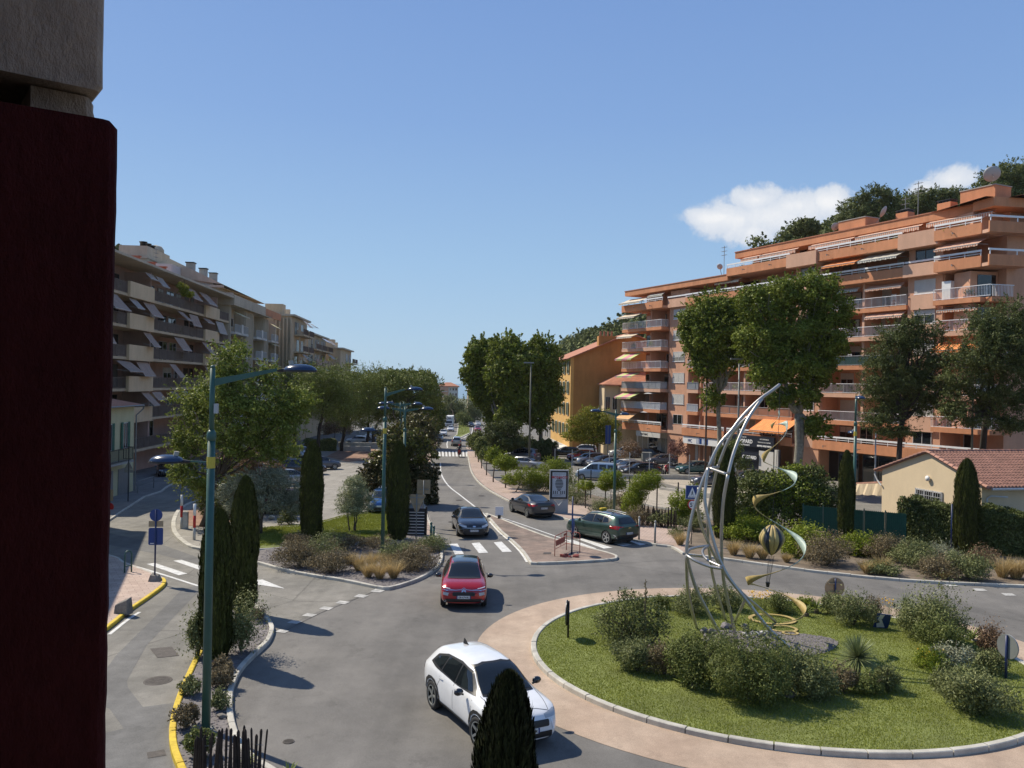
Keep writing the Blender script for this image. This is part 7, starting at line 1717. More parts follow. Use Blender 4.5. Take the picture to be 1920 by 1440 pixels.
# --- simpler library bodies for the parked and distant cars
def lib_hatch(lab,mat): 
    return car('car',lab,4.0,1.74,1.48,top=[(-2.0,.95),(-1.93,1.12),(-1.7,1.36),(-1.2,1.46),(-.4,1.48),(.1,1.45),(.4,1.36),(1.0,1.04),(1.6,.93),(1.9,.80),(2.0,.6)],belt=[(-2.0,.9),(.9,.93),(1.7,.84),(2.0,.55)],bot=[(-2,.36),(-1.7,.22),(1.6,.2),(2,.26)],
        width=[(-2.0,.84),(-1.8,.95),(-1.2,1),(1.2,1),(1.75,.95),(2.0,.74)],wheels=(-1.25,1.25),wr=.315,ww=.2,body_mat=mat,style='plain',dark=False,ws=sy([(-.68,1.04),(-.56,1.38)]),rear=sy([(-.6,1.05),(-.5,1.32)]),
        side=dict(outline=[(.9,.98),(.38,1.34),(-.2,1.40),(-1.0,1.37),(-1.5,1.18),(-1.4,1.02)],panes=[[(.74,1.0),(.36,1.30),(-.1,1.36),(-.1,.98)],[(-.17,.99),(-.17,1.36),(-.9,1.32),(-1.35,1.12),(-1.2,1.03)]]),mirrors=(.6,.95),heads=[[(.45,.74),(.76,.80),(.8,.66),(.5,.62)]],tails=[[(.5,.98),(.76,1.0),(.78,.8),(.52,.78)]],
        extra=dict(panels=[(rrect(-.45,.45,.30,.48,.04),'+x','grille','black'),(rrect(-.26,.26,.62,.73,.01),'-x','number_plate','plate'),(rrect(-.26,.26,.50,.61,.01),'+x','number_plate','plate')]),trim=True,doors=[[(.84,.3),(.9,.95)],[(-.13,.3),(-.13,.98)]])[0]
def lib_suv(lab,mat):
    return car('car',lab,4.35,1.82,1.65,top=[(-2.17,1.0),(-2.1,1.25),(-1.95,1.5),(-1.5,1.62),(-.4,1.65),(.1,1.62),(.45,1.50),(1.05,1.14),(1.7,1.04),(2.05,.93),(2.17,.65)],belt=[(-2.17,.98),(.9,1.02),(1.8,.94),(2.17,.6)],bot=[(-2.17,.42),(-1.9,.26),(1.7,.24),(2.17,.3)],
        width=[(-2.17,.86),(-1.9,.96),(-1.2,1),(1.3,1),(1.9,.95),(2.17,.78)],wheels=(-1.33,1.33),wr=.35,ww=.22,body_mat=mat,style='five',dark=False,ws=sy([(-.72,1.16),(-.6,1.52)]),rear=sy([(-.66,1.12),(-.56,1.45)]),
        side=dict(outline=[(.95,1.08),(.42,1.48),(-.2,1.56),(-1.2,1.54),(-1.75,1.36),(-1.6,1.10)],panes=[[(.78,1.1),(.4,1.44),(-.12,1.51),(-.12,1.08)],[(-.19,1.09),(-.19,1.51),(-.95,1.49),(-.95,1.09)],[(-1.02,1.10),(-1.02,1.48),(-1.4,1.42),(-1.6,1.16)]]),mirrors=(.65,1.05),heads=[[(.45,.86),(.8,.9),(.84,.74),(.5,.72)]],tails=[[(.58,1.1),(.8,1.1),(.82,.8),(.62,.8)]],
        extra=dict(panels=[(rrect(-.44,.44,.66,.88,.04),'+x','grille','black'),(rrect(-.26,.26,.72,.83,.01),'-x','number_plate','plate'),(rrect(-.26,.26,.48,.59,.01),'+x','number_plate','plate')]),clad=[[(-2.0,.3),(-.9,.25),(.9,.25),(.9,.34),(-.9,.36)]])[0]
def lib_van(lab,mat):
    return car('van',lab,4.15,1.76,1.82,top=[(-2.07,1.4),(-2.03,1.7),(-1.8,1.80),(-.4,1.82),(.3,1.79),(.6,1.66),(1.15,1.20),(1.7,1.05),(1.95,.93),(2.07,.62)],belt=[(-2.07,1.05),(1.0,1.05),(1.8,.92),(2.07,.58)],bot=[(-2.07,.36),(-1.8,.24),(1.7,.2),(2.07,.26)],
        width=[(-2.07,.92),(-1.9,.97),(1.2,1),(1.8,.94),(2.07,.76)],wheels=(-1.30,1.35),wr=.31,ww=.19,body_mat=mat,style='plain',dark=False,gh=.80,ws=sy([(-.72,1.22),(-.64,1.66)]),rear=sy([(-.64,1.12),(-.62,1.62)]),
        side=dict(outline=[(1.1,1.12),(.55,1.60),(-.25,1.66),(-.25,1.10)],panes=[[(.95,1.15),(.52,1.56),(.32,1.60),(.32,1.12)],[(.22,1.12),(.22,1.60),(-.22,1.62),(-.22,1.12)],[(-.42,1.12),(-.42,1.62),(-1.1,1.62),(-1.1,1.12)],[(-1.25,1.12),(-1.25,1.60),(-1.8,1.58),(-1.8,1.12)]]),mirrors=(.85,1.15),heads=[[(.5,.82),(.78,.9),(.82,.72),(.52,.66)]],tails=[[(.74,1.2),(.82,1.2),(.82,.8),(.74,.8)]],
        extra=dict(panels=[(rrect(-.4,.4,.34,.54,.04),'+x','grille','black')]),cat='van')[0]
def put(src,lab,px,py,hd,mat,group=None,first=False,sc=None,**k):
    r=src if first else dup(src,(0,0,0),label=lab,paint=mat)
    if first:
        r['label']=lab
        for ch in r.children:
            if 'paint' in ch: ch.material_slots[0].material=mat
    if group: r['group']=group
    h=Vector(hd).normalized();place(r,px,py,(h.x,h.y))
    if sc: r.scale=sc
    return r
HA=lib_hatch('x',P_MID);SU=lib_suv('x',P_SILVER);VA=lib_van('x',P_LBLUE)
CP='cars parked in the right car park';TQ='cars in the traffic down the avenue';LP='cars parked on the left square'
put(VA,'light blue boxy van type car parked nearest behind the fence',1118,900,(-1,.28),P_LBLUE,CP,first=True)
put(HA,'red car at the left end of the parked row, half hidden',1090,864,(-1,-.55),P_RED,CP,first=True)
put(SU,'silver crossover with roof rails parked in the row behind the fence',1104,873,(-1,-.55),P_SILVER,CP,first=True)
put(HA,'dark blue grey car parked right of the silver crossover',1128,876,(-1,-.55),P_BLUEG,CP);put(HA,'grey car parked in the middle of the row',1146,881,(-1,-.55),P_MID,CP)
put(HA,'white estate type car parked behind the lamp post',1166,885,(-1,-.55),P_WHITE,CP,sc=(1.1,1,1));put(HA,'pale teal hatchback parked beside the black one',1178,888,(-1,-.50),P_SILVER,CP)
put(HA,'long black car at the right of the parked row',1200,892,(-1,-.30),P_BLACK,CP,sc=(1.08,1,1));put(SU,'white car parked in front of the white shop, behind the plum tree',1168,858,(-1,-.1),P_WHITE,CP)
put(HA,'dark car behind the motorcycles by the shop pillar',1240,872,(-1,-.2),P_BLUEG,CP);put(HA,'dark teal hatchback parked near the black pole',1300,888,(-1,-.3),P_TEAL,CP)
put(HA,'blue grey small car parked behind the sail sculpture',1335,912,(-1,-.12),P_BLUEG,CP);put(SU,'grey car half hidden by the cypress and bushes',1398,912,(-1,-.1),P_MID,CP)
put(SU,'dark car with wide windows parked on the far side of the pole row',1226,862,(1,-.1),P_BLACK,CP)
put(SU,'grey van like car parked behind the clipped trees',978,868,(-.9,.5),P_MID,CP,sc=(1.1,1,1.2));put(HA,'grey car with open bonnet near the tall pole',990,880,(1,-.6),P_SILVER,CP);put(HA,'black car parked in front of the ochre building',1060,856,(-1,.1),P_BLACK,CP);put(SU,'white car behind the yellow green tree',1092,853,(-1,.1),P_WHITE,CP)
# traffic down the avenue
put(SU,'silver crossover driving away, seen from behind past the motorbike',855.5,836,(-.08,1),P_SILVER,TQ);put(HA,'dark grey hatchback coming up the avenue, first of the queue',823,828,(.06,-1),P_MID,TQ)
put(HA,'white hatchback second in the oncoming queue',831,817.5,(.05,-1),P_WHITE,TQ);put(HA,'white car right in front of the white lorry',845,809,(.03,-1),P_WHITE,TQ)
put(HA,'dark car parked at the left edge of the far avenue',820,806,(.03,-1),P_BLACK,TQ);put(HA,'black car at the left kerb beside the queue',816,811,(.03,-1),P_BLUEG,TQ);put(SU,'dark van far down the avenue behind the queue',830,800,(.03,-1),P_BLACK,TQ)
put(HA,'red car parked right of the grass median',895,809,(.2,-1),P_RED,TQ);put(SU,'dark car right of the median beside the young tree',882,801,(.2,-1),P_BLACK,TQ);put(SU,'white car far right of the median',895,799,(.2,-1),P_WHITE,TQ)
# left square
put(SU,'black people carrier parked behind the lawn cypress',566,890,(.9,.45),P_BLACK,LP,sc=(1.1,1,1));put(HA,'dark blue car parked just right of the lawn cypress',603,880,(.9,.45),P_BLUEG,LP);put(HA,'silver car with a red cloth on its roof, behind the olive tree',545,910,(.9,.5),P_SILVER,LP)
put(SU,'maroon car behind the silvery olive tree',517,962,(-1,-.12),P_MAROON,LP)
put(HA,'white hatchback parked under the pines behind the lamp head',669,833,(-1,-.1),P_WHITE,LP);put(SU,'white van like car behind the white hatchback under the pines',706,826,(-1,-.1),P_WHITE,LP,sc=(1.1,1,1.15));put(HA,'pale car in deep shade between the left pine trunks',566,858,(.6,-1),P_SILVER,LP)
put(HA,'silver car with a red front car beside it, behind the lamp post',713,930,(.1,-1),P_SILVER,LP);put(HA,'blue car next to the magnolia, mostly hidden by the cypress',716,958,(.1,-1),P_BLUE,LP);put(HA,'red car behind the silver one by the magnolia',706,912,(.1,-1),P_RED,LP)
put(HA,'black car waiting in the dark side street by the garages',312,893,(.5,-1),P_BLACK,LP)
# --- white lorry
lr=empty('lorry',G(842,801.5),'white box lorry coming up the avenue behind the white cars','lorry')
mb=MB();mb.box(-1.15,1.15,.3,7.0,.9,3.35);mb.build('box_body',MT['white'],lr)
mb=MB();mb.add([(-1.05,-1.3,.45),(1.05,-1.3,.45),(1.05,.25,.45),(-1.05,.25,.45),(-1.05,-1.35,1.25),(1.05,-1.35,1.25),(-.98,-.95,2.3),(.98,-.95,2.3),(1.0,.25,2.45),(-1.0,.25,2.45)],
                  [(0,3,2,1),(0,1,5,4),(4,5,7,6),(6,7,8,9),(1,2,8,7,5),(0,4,6,9,3),(2,3,9,8)]);mb.build('cab',MT['white'],lr)
mb=MB();mb.add([(-.9,-1.36,1.32),(.9,-1.36,1.32),(.85,-1.0,2.15),(-.85,-1.0,2.15)],[(0,1,2,3)]);mb.build('windscreen',MT['cglass'],lr)
mb=MB();mb.box(-.9,.9,-.6,.28,2.5,3.1);mb.build('roof_fairing',MT['white'],lr);mb=MB();mb.box(-.6,.6,-.62,-.601,2.65,2.95);mb.build('fairing_vent',MT['black'],lr)
mb=MB();mb.box(-.7,.7,-1.38,-1.34,.6,.95);mb.build('grille',MT['black'],lr)
for s in (-1,1):
    mb=MB();mb.box(s*.9-.12,s*.9+.12,-1.38,-1.34,.75,1.0);mb.build('headlight',MT['lamp_glass'],lr)
    for y in (-.6,5.6):
        mb=MB();mb.lathe([(.2,-.14),(.42,-.14),(.42,.14),(.2,.14)],18,axis='x');o=mb.build('wheel',MT['rubber'],lr);o.location=(s*.92,y,.42)
lr.rotation_euler=(0,0,.03)
# --- motorcycles
def motorcycle(name,lab,loc,hd,col,group=None):
    r=empty(name,loc,lab,'motorcycle',math.atan2(hd[1],hd[0]),group=group)
    for x in (-.68,.68):
        mb=MB();mb.lathe([(.20,-.05),(.30,-.06),(.315,0),(.30,.06),(.20,.05)],18,axis='y');o=mb.build('wheel',MT['rubber'],r);o.location=(x,0,.315)
        m2=MB();m2.lathe([(.20,-.03),(.20,.03)],14,axis='y');m2.build('rim',MT['alu'],o)
    mb=MB();mb.tube([(-.75,0,.62),(-.45,0,.82),(-.1,0,.78),(.05,0,.55)],[.10,.15,.16,.12],8);mb.build('seat',MT['black'],r,True)
    mb=MB();mb.tube([(.05,0,.80),(.3,0,.95),(.5,0,.98),(.66,0,.80)],[.12,.17,.16,.10],8);mb.tube([(-.6,0,.55),(-.2,0,.45),(.3,0,.5),(.5,0,.75)],[.14,.18,.19,.12],8);mb.build('fairing',col,r,True)
    mb=MB();mb.tube([(.52,0,1.0),(.68,0,.32)],.04,6);mb.tube([(.38,-.34,1.08),(.45,0,1.04),(.38,.34,1.08)],.022,6);mb.build('handlebar',MT['grey_metal'],r)
    mb=MB();mb.box(-1.0,-.62,-.17,.17,.78,1.05);mb.build('top_box',col,r);mb=MB();mb.box(-1.02,-.995,-.12,.12,.70,.77);mb.build('tail_light',MT['red_lamp'],r)
    return r
gm=G(861,857);mo=motorcycle('motorcycle','red tailed motorbike ridden away down the avenue just before the far crossing',gm,(-.06,1),P_RED)
for i,(px,py,c,lb) in enumerate(((1237,889,P_BLACK,'black scooter parked next to the red one in the car park'),(1250,890,P_RED,'red and white scooter parked behind the wire fence'),(1226,883,P_BLACK,'dark motorbike parked behind the black car'),(1262,884,P_MID,'grey scooter under the covers in the car park'))):
    motorcycle('motorcycle',lb,G(px,py),((.3,-1),(-.4,-1),(.2,1),(-1,.2))[i],c,'motorbikes in the car park')
# --- people: one continuous skinned figure
def person(label,base,joints,edges,radii,mats,head,rz=0.0,clothes=None):
    me=bpy.data.meshes.new('body');me.from_pydata(joints,edges,[]);o=bpy.data.objects.new('body',me);COL.objects.link(o)
    sk=o.modifiers.new('skin','SKIN');
    for i,r in enumerate(radii): me.skin_vertices[0].data[i].radius=(r,r)
    me.skin_vertices[0].data[0].use_root=True
    sb=o.modifiers.new('sub','SUBSURF');sb.levels=1;sb.render_levels=1
    dg=bpy.context.evaluated_depsgraph_get();res=bpy.data.meshes.new_from_object(o.evaluated_get(dg),depsgraph=dg);bpy.data.objects.remove(o)
    res.name='person';res.materials.clear()
    for m_ in mats: res.materials.append(m_)
    for p in res.polygons:
        p.use_smooth=True;z=p.center.z;p.material_index=clothes(p.center) if clothes else 0
    r=link('person',res,None,base,rz);tag(r,label,'person')
    hm=MB();hm.lathe([(.02,-.13),(.09,-.10),(.125,0),(.12,.08),(.07,.135),(.01,.15)],14,head);hm.build('helmet' if mats[0] == MT['black'] else 'hair',mats[-1],r,True)
    return r
J=[(-.35,0,.95),(-.22,0,1.18),(-.08,0,1.38),(-.04,0,1.50),(.0,0,1.60),(-.10,.20,1.38),(.06,.34,1.20),(.34,.33,1.12),(-.10,-.20,1.38),(.06,-.34,1.20),(.34,-.33,1.12),(-.28,.14,.90),(.08,.20,.82),(-.02,.20,.45),(.08,.20,.36),(-.28,-.14,.90),(.08,-.20,.82),(-.02,-.20,.45),(.08,-.20,.36)]
E=[(0,1),(1,2),(2,3),(3,4),(2,5),(5,6),(6,7),(2,8),(8,9),(9,10),(0,11),(11,12),(12,13),(13,14),(0,15),(15,16),(16,17),(17,18)]
RD=[.17,.165,.17,.07,.085,.08,.06,.045,.08,.06,.045,.11,.09,.06,.055,.11,.09,.06,.055]
person('motorbike rider in dark clothes and helmet, seen from behind',gm+Vector((0,0,.0)),J,E,RD,[MT['black'],P_RED],(.0,0,1.66),math.atan2(1,-.06),clothes=lambda c: 0)

# ------------------------------------------------------------------ street lamps
def lamp_head(parent,p,d,tilt=.12):
    """blue enamel dome with a dark rim; p = joint with the arm, d = outward direction"""
    d=Vector((d[0],d[1],0)).normalized();L=.55
    prof=[(.001,.155),(.10,.150),(.20,.120),(.27,.07),(.30,.015),(.305,-.02)]
    mb=MB();mb.lathe(prof[::-1],22)
    o=mb.build('lamp_head',MT['blue_enamel'],parent,True);o.location=p+d*.36;o.rotation_euler=(0,0,math.atan2(d.y,d.x));o.scale=(1.25,.9,.9)
    mb=MB();mb.lathe([(.29,-.05),(.31,-.045),(.31,-.012),(.29,-.01)],22);mb.build('rim',MT['black'],o)
    mb=MB();mb.tube([(-.42,0,-.02),(-.26,0,-.01)],[.035,.06],8);mb.build('collar',MT['black'],o)
    mb=MB();mb.tube([(-.16,0,.13),(-.18,0,.24)],.045,8);mb.build('cell',MT['kerb'],o)
    return o
def street_lamp(label,base,top_py,arms,r=.095,zb=.09,group='green street lamps with blue dome heads',collar=True):
    g=G(base[0],base[1],zb) if not isinstance(base,Vector) else base;H=ZH(g.x,g.y,top_py)-g.z
    root=empty('street_lamp',g,label,'street lamp',group=group)
    mb=MB();mb.tube([(0,0,-.1),(0,0,H*.80)],[r,r*.88],12);mb.build('lower_pole',MT['green_paint'],root,True)
    mb=MB();mb.lathe([(r*1.02,H*.795),(r*1.1,H*.805),(r*1.05,H*.815),(r*.6,H*.825)],12);mb.tube([(0,0,H*.81),(0,0,H-.04)],[r*.62,r*.58],12);mb.lathe([(r*.6,H-.05),(r*.5,H),(.005,H+.02)],12);mb.build('upper_pole',MT['green_paint'],root,True)
    mb=MB();mb.box(-.14,.14,-.14,.14,-.02,.03)
    for i in (-1,1):
        for j in (-1,1): mb.box(i*.11-.015,i*.11+.015,j*.11-.015,j*.11+.015,.03,.07)
    mb.build('base_plate',MT['grey_metal'],root)
    for (z_,L,dx,dy,rise,low) in arms:
        z=H*z_;d=Vector((dx,dy,0)).normalized();a=Vector((0,0,z))+d*(r*.5);b=Vector((0,0,z+rise))+d*L
        mb=MB()
        if low:
            mb.bar(a,b,.035);bm_=MB();bm_.lathe([(r*.97,z-.13),(r*.97,z+.13)],12);bm_.build('band',MT['yellow_band'],root)
            mb.build('arm',MT['green_paint'],root)
        else:
            vs=[]
            for (p,h) in ((a,.17),(b,.07)):
                n=Vector((-d.y,d.x,0))*.03
                vs += [p-n-Vector((0,0,h/2)),p+n-Vector((0,0,h/2)),p+n+Vector((0,0,h/2)),p-n+Vector((0,0,h/2))]
            mb.add(vs,[(0,1,2,3),(7,6,5,4),(0,4,5,1),(1,5,6,2),(2,6,7,3),(3,7,4,0)]);mb.build('arm',MT['green_paint'],root)
            bm_=MB();bm_.bar(b,b+d*.16,.055);bm_.build('sleeve',MT['yellow_band'],root);b=b+d*.16
        lamp_head(root,b,d)
    return root,H
r1_,H1=street_lamp('tall green lamp post in the left foreground with two blue heads',(386,1369),686,[(.955,1.45,1,.10,.32,False),(.735,.62,-1,-.12,.03,True)],r=.10)
mb=MB();mb.box(.06,.14,-.06,.04,H1*.87,H1*.87+.22);mb.build('junction_box',MT['railgrey'],r1_)
street_lamp('green lamp post standing in the middle bed beside the cypress',(717,1041),726,[(.955,.95,1,.25,.28,False),(.74,.45,-1,-.2,.02,True)])
r3,H3=street_lamp('double headed green lamp post rising behind the magnolia',Vector((G(748,1000).x,50,gz(50))),762,[(.965,.80,1,.1,.12,False),(.965,.80,-1,-.1,.12,False)])
for Y_ in (64,80): 
    b=AT(751 if Y_ == 64 else 757,760,Y_);o=dup(r3,(b.x,b.y,gz(b.y)),label=['double headed green lamp post, second in the row behind the magnolia','double headed green lamp post, farthest of the row behind the magnolia'][Y_ > 70])
    o.scale=(1,1,1.03)
street_lamp('green lamp post behind the dark green crossover, blue head turned left',(1151,976),768,[(.955,.95,-1,-.35,.22,False),(.955,.3,1,.8,.0,False)],zb=.1)
street_lamp('green lamp post before the green fence, its blue head seen end on',(1600,1016),742,[(.97,.38,-.15,-1,.12,False),(.74,.42,.2,1,.02,True)],zb=.1)
def column(label,base,top_py,rad=.09,mat='grey_metal',head=True,hd=(-1,0)):
    g=G(*base);H=ZH(g.x,g.y,top_py)-g.z;root=empty('lamp_column',g,label,'street lamp',group='tall plain lamp columns')
    mb=MB();mb.tube([(0,0,-.1),(0,0,H)],[rad,rad*.6],8);mb.build('pole',MT[mat],root,True)
    if head: mb=MB();mb.box(-.85,.35,-.16,.16,H-.02,H+.12);mb.build('lamp_head',MT['grey_metal'],root)
    return root
MT['pole_brown']=M('brown_green_pole',(.115,.115,.085),.6,.15);MT['pole_dark']=M('dark_brown_pole',(.06,.04,.032),.6,.1)
column('tall plain column in front of the plane trees by the avenue',(992,880),681,.13,'pole_brown');column('dark column left of the fork of the plane trees',(1322,905),700,.11,'pole_dark',False);column('grey column with a flat head between the two plane trees',(1382,915),674,.12,'grey_metal')
column('thin column behind the dark feathery trees',(1820,960),690,.10,'pole_brown');column('pale column right of the dark feathery tree',(1640,930),808,.09,'railgrey',False)

# ------------------------------------------------------------------ signs
def post(root,H,r=.03,mat='blue_post'): mb=MB();mb.tube([(0,0,-.15),(0,0,H)],r,10);mb.build('post',MT[mat],root,True)
def facing(px,py): g=G(px,py);return g
def disc_mesh(r,t=.02): mb=MB();mb.lathe([(r,-t/2),(r,t/2)],28,axis='y');return mb
# left: round sign, small panel and blue rectangle, all dark against the light
g=G(290,1089,.11);Ht=ZH(g.x,g.y,956)-g.z;sg=empty('road_sign',g,'blue disc and blue panel on one post at the left pavement corner','road sign',.15)
post(sg,Ht,.035);k=mpp(g.y)
mb=disc_mesh(11.5*k);o=mb.build('disc',MT['sign_blue'],sg);o.location=(.0,.03,ZH(g.x,g.y,966)-g.z)
mb=MB();mb.box(-13*k,13*k,.03,.05,0,11*k);o=mb.build('plaque',MT['sign_back'],sg);o.location=(0,0,ZH(g.x,g.y,988)-g.z)
mb=MB();hw,hh=13*k,32*k;mb.prism([(-hw+.04,0),(hw-.04,0),(hw,.04),(hw,hh-.04),(hw-.04,hh),(-hw+.04,hh),(-hw,hh-.04),(-hw,.04)],-.01,.01);o=mb.build('panel',MT['sign_blue'],sg);o.location=(0,.04,ZH(g.x,g.y,1022)-g.z);o.rotation_euler=(PI/2,0,0)
mb=MB();mb.box(-hw*.75,-hw*.2,-.012,-.010,.05,.08);o2=mb.build('small_print',MT['signwhite'],sg);o2.location=(0,.03,ZH(g.x,g.y,1022)-g.z)
mb=MB();mb.add([(-.22,-.18,0),(.24,-.2,0),(.26,.2,0),(-.2,.22,0),(-.15,-.13,.26),(.13,-.1,.20),(.15,.12,.24),(-.12,.14,.30)],[(0,3,2,1),(4,5,6,7),(0,1,5,4),(1,2,6,5),(2,3,7,6),(3,0,4,7)]);mb.build('foot_block',MT['stone'],sg)
# backs of the yield triangle and the square sign beside the avenue
def arcpt(c,r,a): return (c[0]+r*math.cos(a),c[1]+r*math.sin(a))
g=G(780,1012,.1);k=mpp(g.y);sg=empty('yield_sign',g,'back of a yield triangle on a post beside the dark slatted panel','road sign');post(sg,ZH(g.x,g.y,926)-g.z,.03,'grey_metal')
zt,zb_=ZH(g.x,g.y,927)-g.z,ZH(g.x,g.y,961)-g.z;hw=16.5*k
mb=MB();mb.prism([(-hw+.06,zt),(-hw,zt-.07),(-.06,zb_),(.06,zb_),(hw,zt-.07),(hw-.06,zt)],-.012,.012);o=mb.build('triangle',MT['sign_back'],sg);o.rotation_euler=(PI/2,0,0);o.location=(0,.04,0)
mb=MB();mb.box(-hw*.8,hw*.8,-.02,.0,zt-.2,zt-.16);mb.box(-hw*.4,hw*.4,-.02,0,zt-.55,zt-.51);mb.build('bracket',MT['grey_metal'],sg)
g=G(793,985,.1);k=mpp(g.y);sg=empty('road_sign',g,'back of a square sign standing just behind the yield triangle','road sign');post(sg,ZH(g.x,g.y,901)-g.z,.035,'grey_metal')
mb=MB();mb.box(-12.5*k,12.5*k,.04,.06,ZH(g.x,g.y,926)-g.z,ZH(g.x,g.y,900)-g.z);mb.build('panel',MT['sign_back'],sg);mb=MB();z=ZH(g.x,g.y,918)-g.z;mb.box(-10*k,10*k,.0,.035,z,z+.04);mb.build('bracket',MT['grey_metal'],sg)
# slatted dark panel
g=G(777,1003,.1);k=mpp(g.y);sl=empty('slatted_screen',g,'low dark screen with pale horizontal slats behind the yield sign','screen')
w=20*k;hT=ZH(g.x,g.y,953)-g.z
mb=MB();mb.box(-w,w,0,.05,0,hT);mb.build('panel',MT['signdark'],sl)
for i in range(8): mb=MB();z=.08+i*(hT-.15)/8;mb.box(-w,w*.9,-.045,-.003,z,z+.035);mb.build('slat',MT['railwhite'],sl)
mb=MB();mb.box(w,w+.09,-.05,.1,0,hT+.1);mb.build('post',MT['black'],sl)
# pedestrian crossing sign and speed limit
g=G(1296,1020,.1);k=mpp(g.y);sg=empty('crossing_sign',g,'blue square pedestrian crossing sign above a round speed limit sign','road sign',-.1);post(sg,ZH(g.x,g.y,908)-g.z,.03,'grey_metal')
za,zb_=ZH(g.x,g.y,936)-g.z,ZH(g.x,g.y,910)-g.z;hw=(zb_-za)/2*.95
mb=MB();mb.box(-hw,hw,-.06,-.04,za,zb_);mb.build('panel',MT['sign_blue'],sg)
mb=MB();mb.box(-hw,hw,-.064,-.061,za,za+.02);mb.box(-hw,hw,-.064,-.061,zb_-.02,zb_);mb.box(-hw,-hw+.02,-.064,-.061,za+.021,zb_-.021);mb.box(hw-.02,hw,-.064,-.061,za+.021,zb_-.021);mb.build('border',MT['signwhite'],sg)
mb=MB();c=(za+zb_)/2;mb.add([(-hw*.68,-.066,za+.1),(hw*.68,-.066,za+.1),(0,-.066,zb_-.09)],[(0,1,2)]);mb.build('triangle',MT['signwhite'],sg)
mb=MB();y=-.069   # walking figure and stripes
mb.lathe([(.028,0),(.028,.002)],12,(0,y,c+.07),axis='y');mb.bar((0,y,c+.04),(-.005,y,c-.05),.045,.003,up=(0,1,0));mb.bar((0,y,c-.04),(.06,y,c-.16),.022,.003,up=(0,1,0));mb.bar((0,y,c-.04),(-.06,y,c-.16),.022,.003,up=(0,1,0));mb.bar((0,y,c+.02),(.05,y,c-.05),.018,.003,up=(0,1,0));mb.bar((0,y,c+.02),(-.055,y,c-.05),.018,.003,up=(0,1,0))
for i in range(5): mb.bar((-.16+i*.08,y,za+.12),(-.14+i*.07,y,za+.16),.025,.003,up=(0,1,0))
mb.build('walking_figure',MT['signdark'],sg)
rz=9.5*k;zc=ZH(g.x,g.y,946)-g.z;mb=disc_mesh(rz);o=mb.build('speed_disc',MT['sign_red'],sg);o.location=(.04,-.05,zc);mb=disc_mesh(rz*.78,.004);o=mb.build('speed_face',MT['signwhite'],sg);o.location=(.04,-.065,zc)
t=text(sg,'50',(.04,-.068,zc-rz*.42),rz*1.15,MT['black'],ext=.001,bold=.006,name='numeral')
# keep right sign and lone post on the splitter island
g=G(936,972,.1);k=mpp(g.y);sg=empty('keep_right_sign',g,'small pale square sign on a black foot at the tip of the traffic island','road sign')
mb=MB();mb.box(-.1,.1,-.08,.08,0,.22);mb.build('foot',MT['black'],sg);mb=MB();mb.box(-7.5*k,7.5*k,-.02,.02,.2,.2+16*k);mb.build('panel',MT['railwhite'],sg)
g=G(1072,1039,.1);k=mpp(g.y);sg=empty('road_sign',g,'blue post with a disc seen edge on, on the traffic island by the red barrier','road sign',1.35);post(sg,ZH(g.x,g.y,931)-g.z,.04)
mb=disc_mesh(.36,.03);o=mb.build('disc',MT['sign_blue'],sg);o.location=(0,-.06,ZH(g.x,g.y,985)-g.z)
# roundabout arrows
for (b,ty,by,az,lab,pm) in (((1065,1196),1126,1172,1.42,'direction disc seen edge on at the left side of the roundabout','black'),((1566,1122),1084,1121,.05,'brown back of a direction disc at the far side of the roundabout','blue_post'),((1886,1272),1190,1235,-1.25,'direction disc nearly edge on at the right side of the roundabout','blue_post')):
    g=G(b[0],b[1],.1);zc=(ZH(g.x,g.y,ty)+ZH(g.x,g.y,by))/2-g.z;R=(ZH(g.x,g.y,ty)-ZH(g.x,g.y,by))/2
    sg=empty('direction_sign',g,lab,'road sign',az,group=None);post(sg,zc+R*.95,.035,pm)
    mb=disc_mesh(R,.03);o=mb.build('disc',MT['sign_back'] if b[0] == 1566 else MT['railwhite'],sg);o.location=(0,.055 if b[0] == 1566 else .06,zc)
    if b[0] == 1566:
        mb=MB();mb.box(-R*.7,R*.7,-.01,.03,zc+R*.38,zc+R*.5);mb.box(-R*.7,R*.7,-.01,.03,zc-R*.5,zc-R*.38);mb.build('bracket',MT['sign_back'],sg)
        mb=MB();mb.lathe([(R,.0),(R*1.03,.02),(R,.035),(R*.96,.02)],28,(0,.05,zc),axis='y');mb.build('rim',MT['black'],sg)
    else:
        mb=MB();mb.lathe([(R*1.0,.0),(R*1.02,.02),(R,.04)],28,(0,.03,zc),axis='y');mb.build('rim',MT['black'] if b[0] < 1500 else MT['grey_metal'],sg)
g=G(1650,1178,.1);sg=empty('direction_sign',g,'blue square arrow sign knocked askew among the roundabout bushes','road sign',.1)
k=mpp(g.y);w=14*k;mb=MB();mb.box(-w,w,-.012,.012,.02,30*k);mb.build('panel',MT['sign_blue'],sg)
mb=MB();hh=30*k;mb.add([(-w*.62,-.015,hh*.95),(w*.05,-.015,hh*.95),(-w*.2,-.015,hh*.62),(w*.55,-.015,hh*.12),(-w*.55,-.015,hh*.06),(-w*.75,-.015,hh*.3),(-w*.3,-.015,hh*.42),(-w*.75,-.015,hh*.6)],[(0,1,2,7),(2,3,4,6),(4,5,6),(2,6,7)]);o=mb.build('arrow',MT['signwhite'],sg)
for ch in sg.children: ch.rotation_euler=(.28,.14,0)
g=G(1783,1042,.1);sg=empty('road_sign',g,'blue post with an edge on sign in front of the dark hedge','road sign',1.2);post(sg,ZH(g.x,g.y,945)-g.z,.035);z=ZH(g.x,g.y,960)-g.z
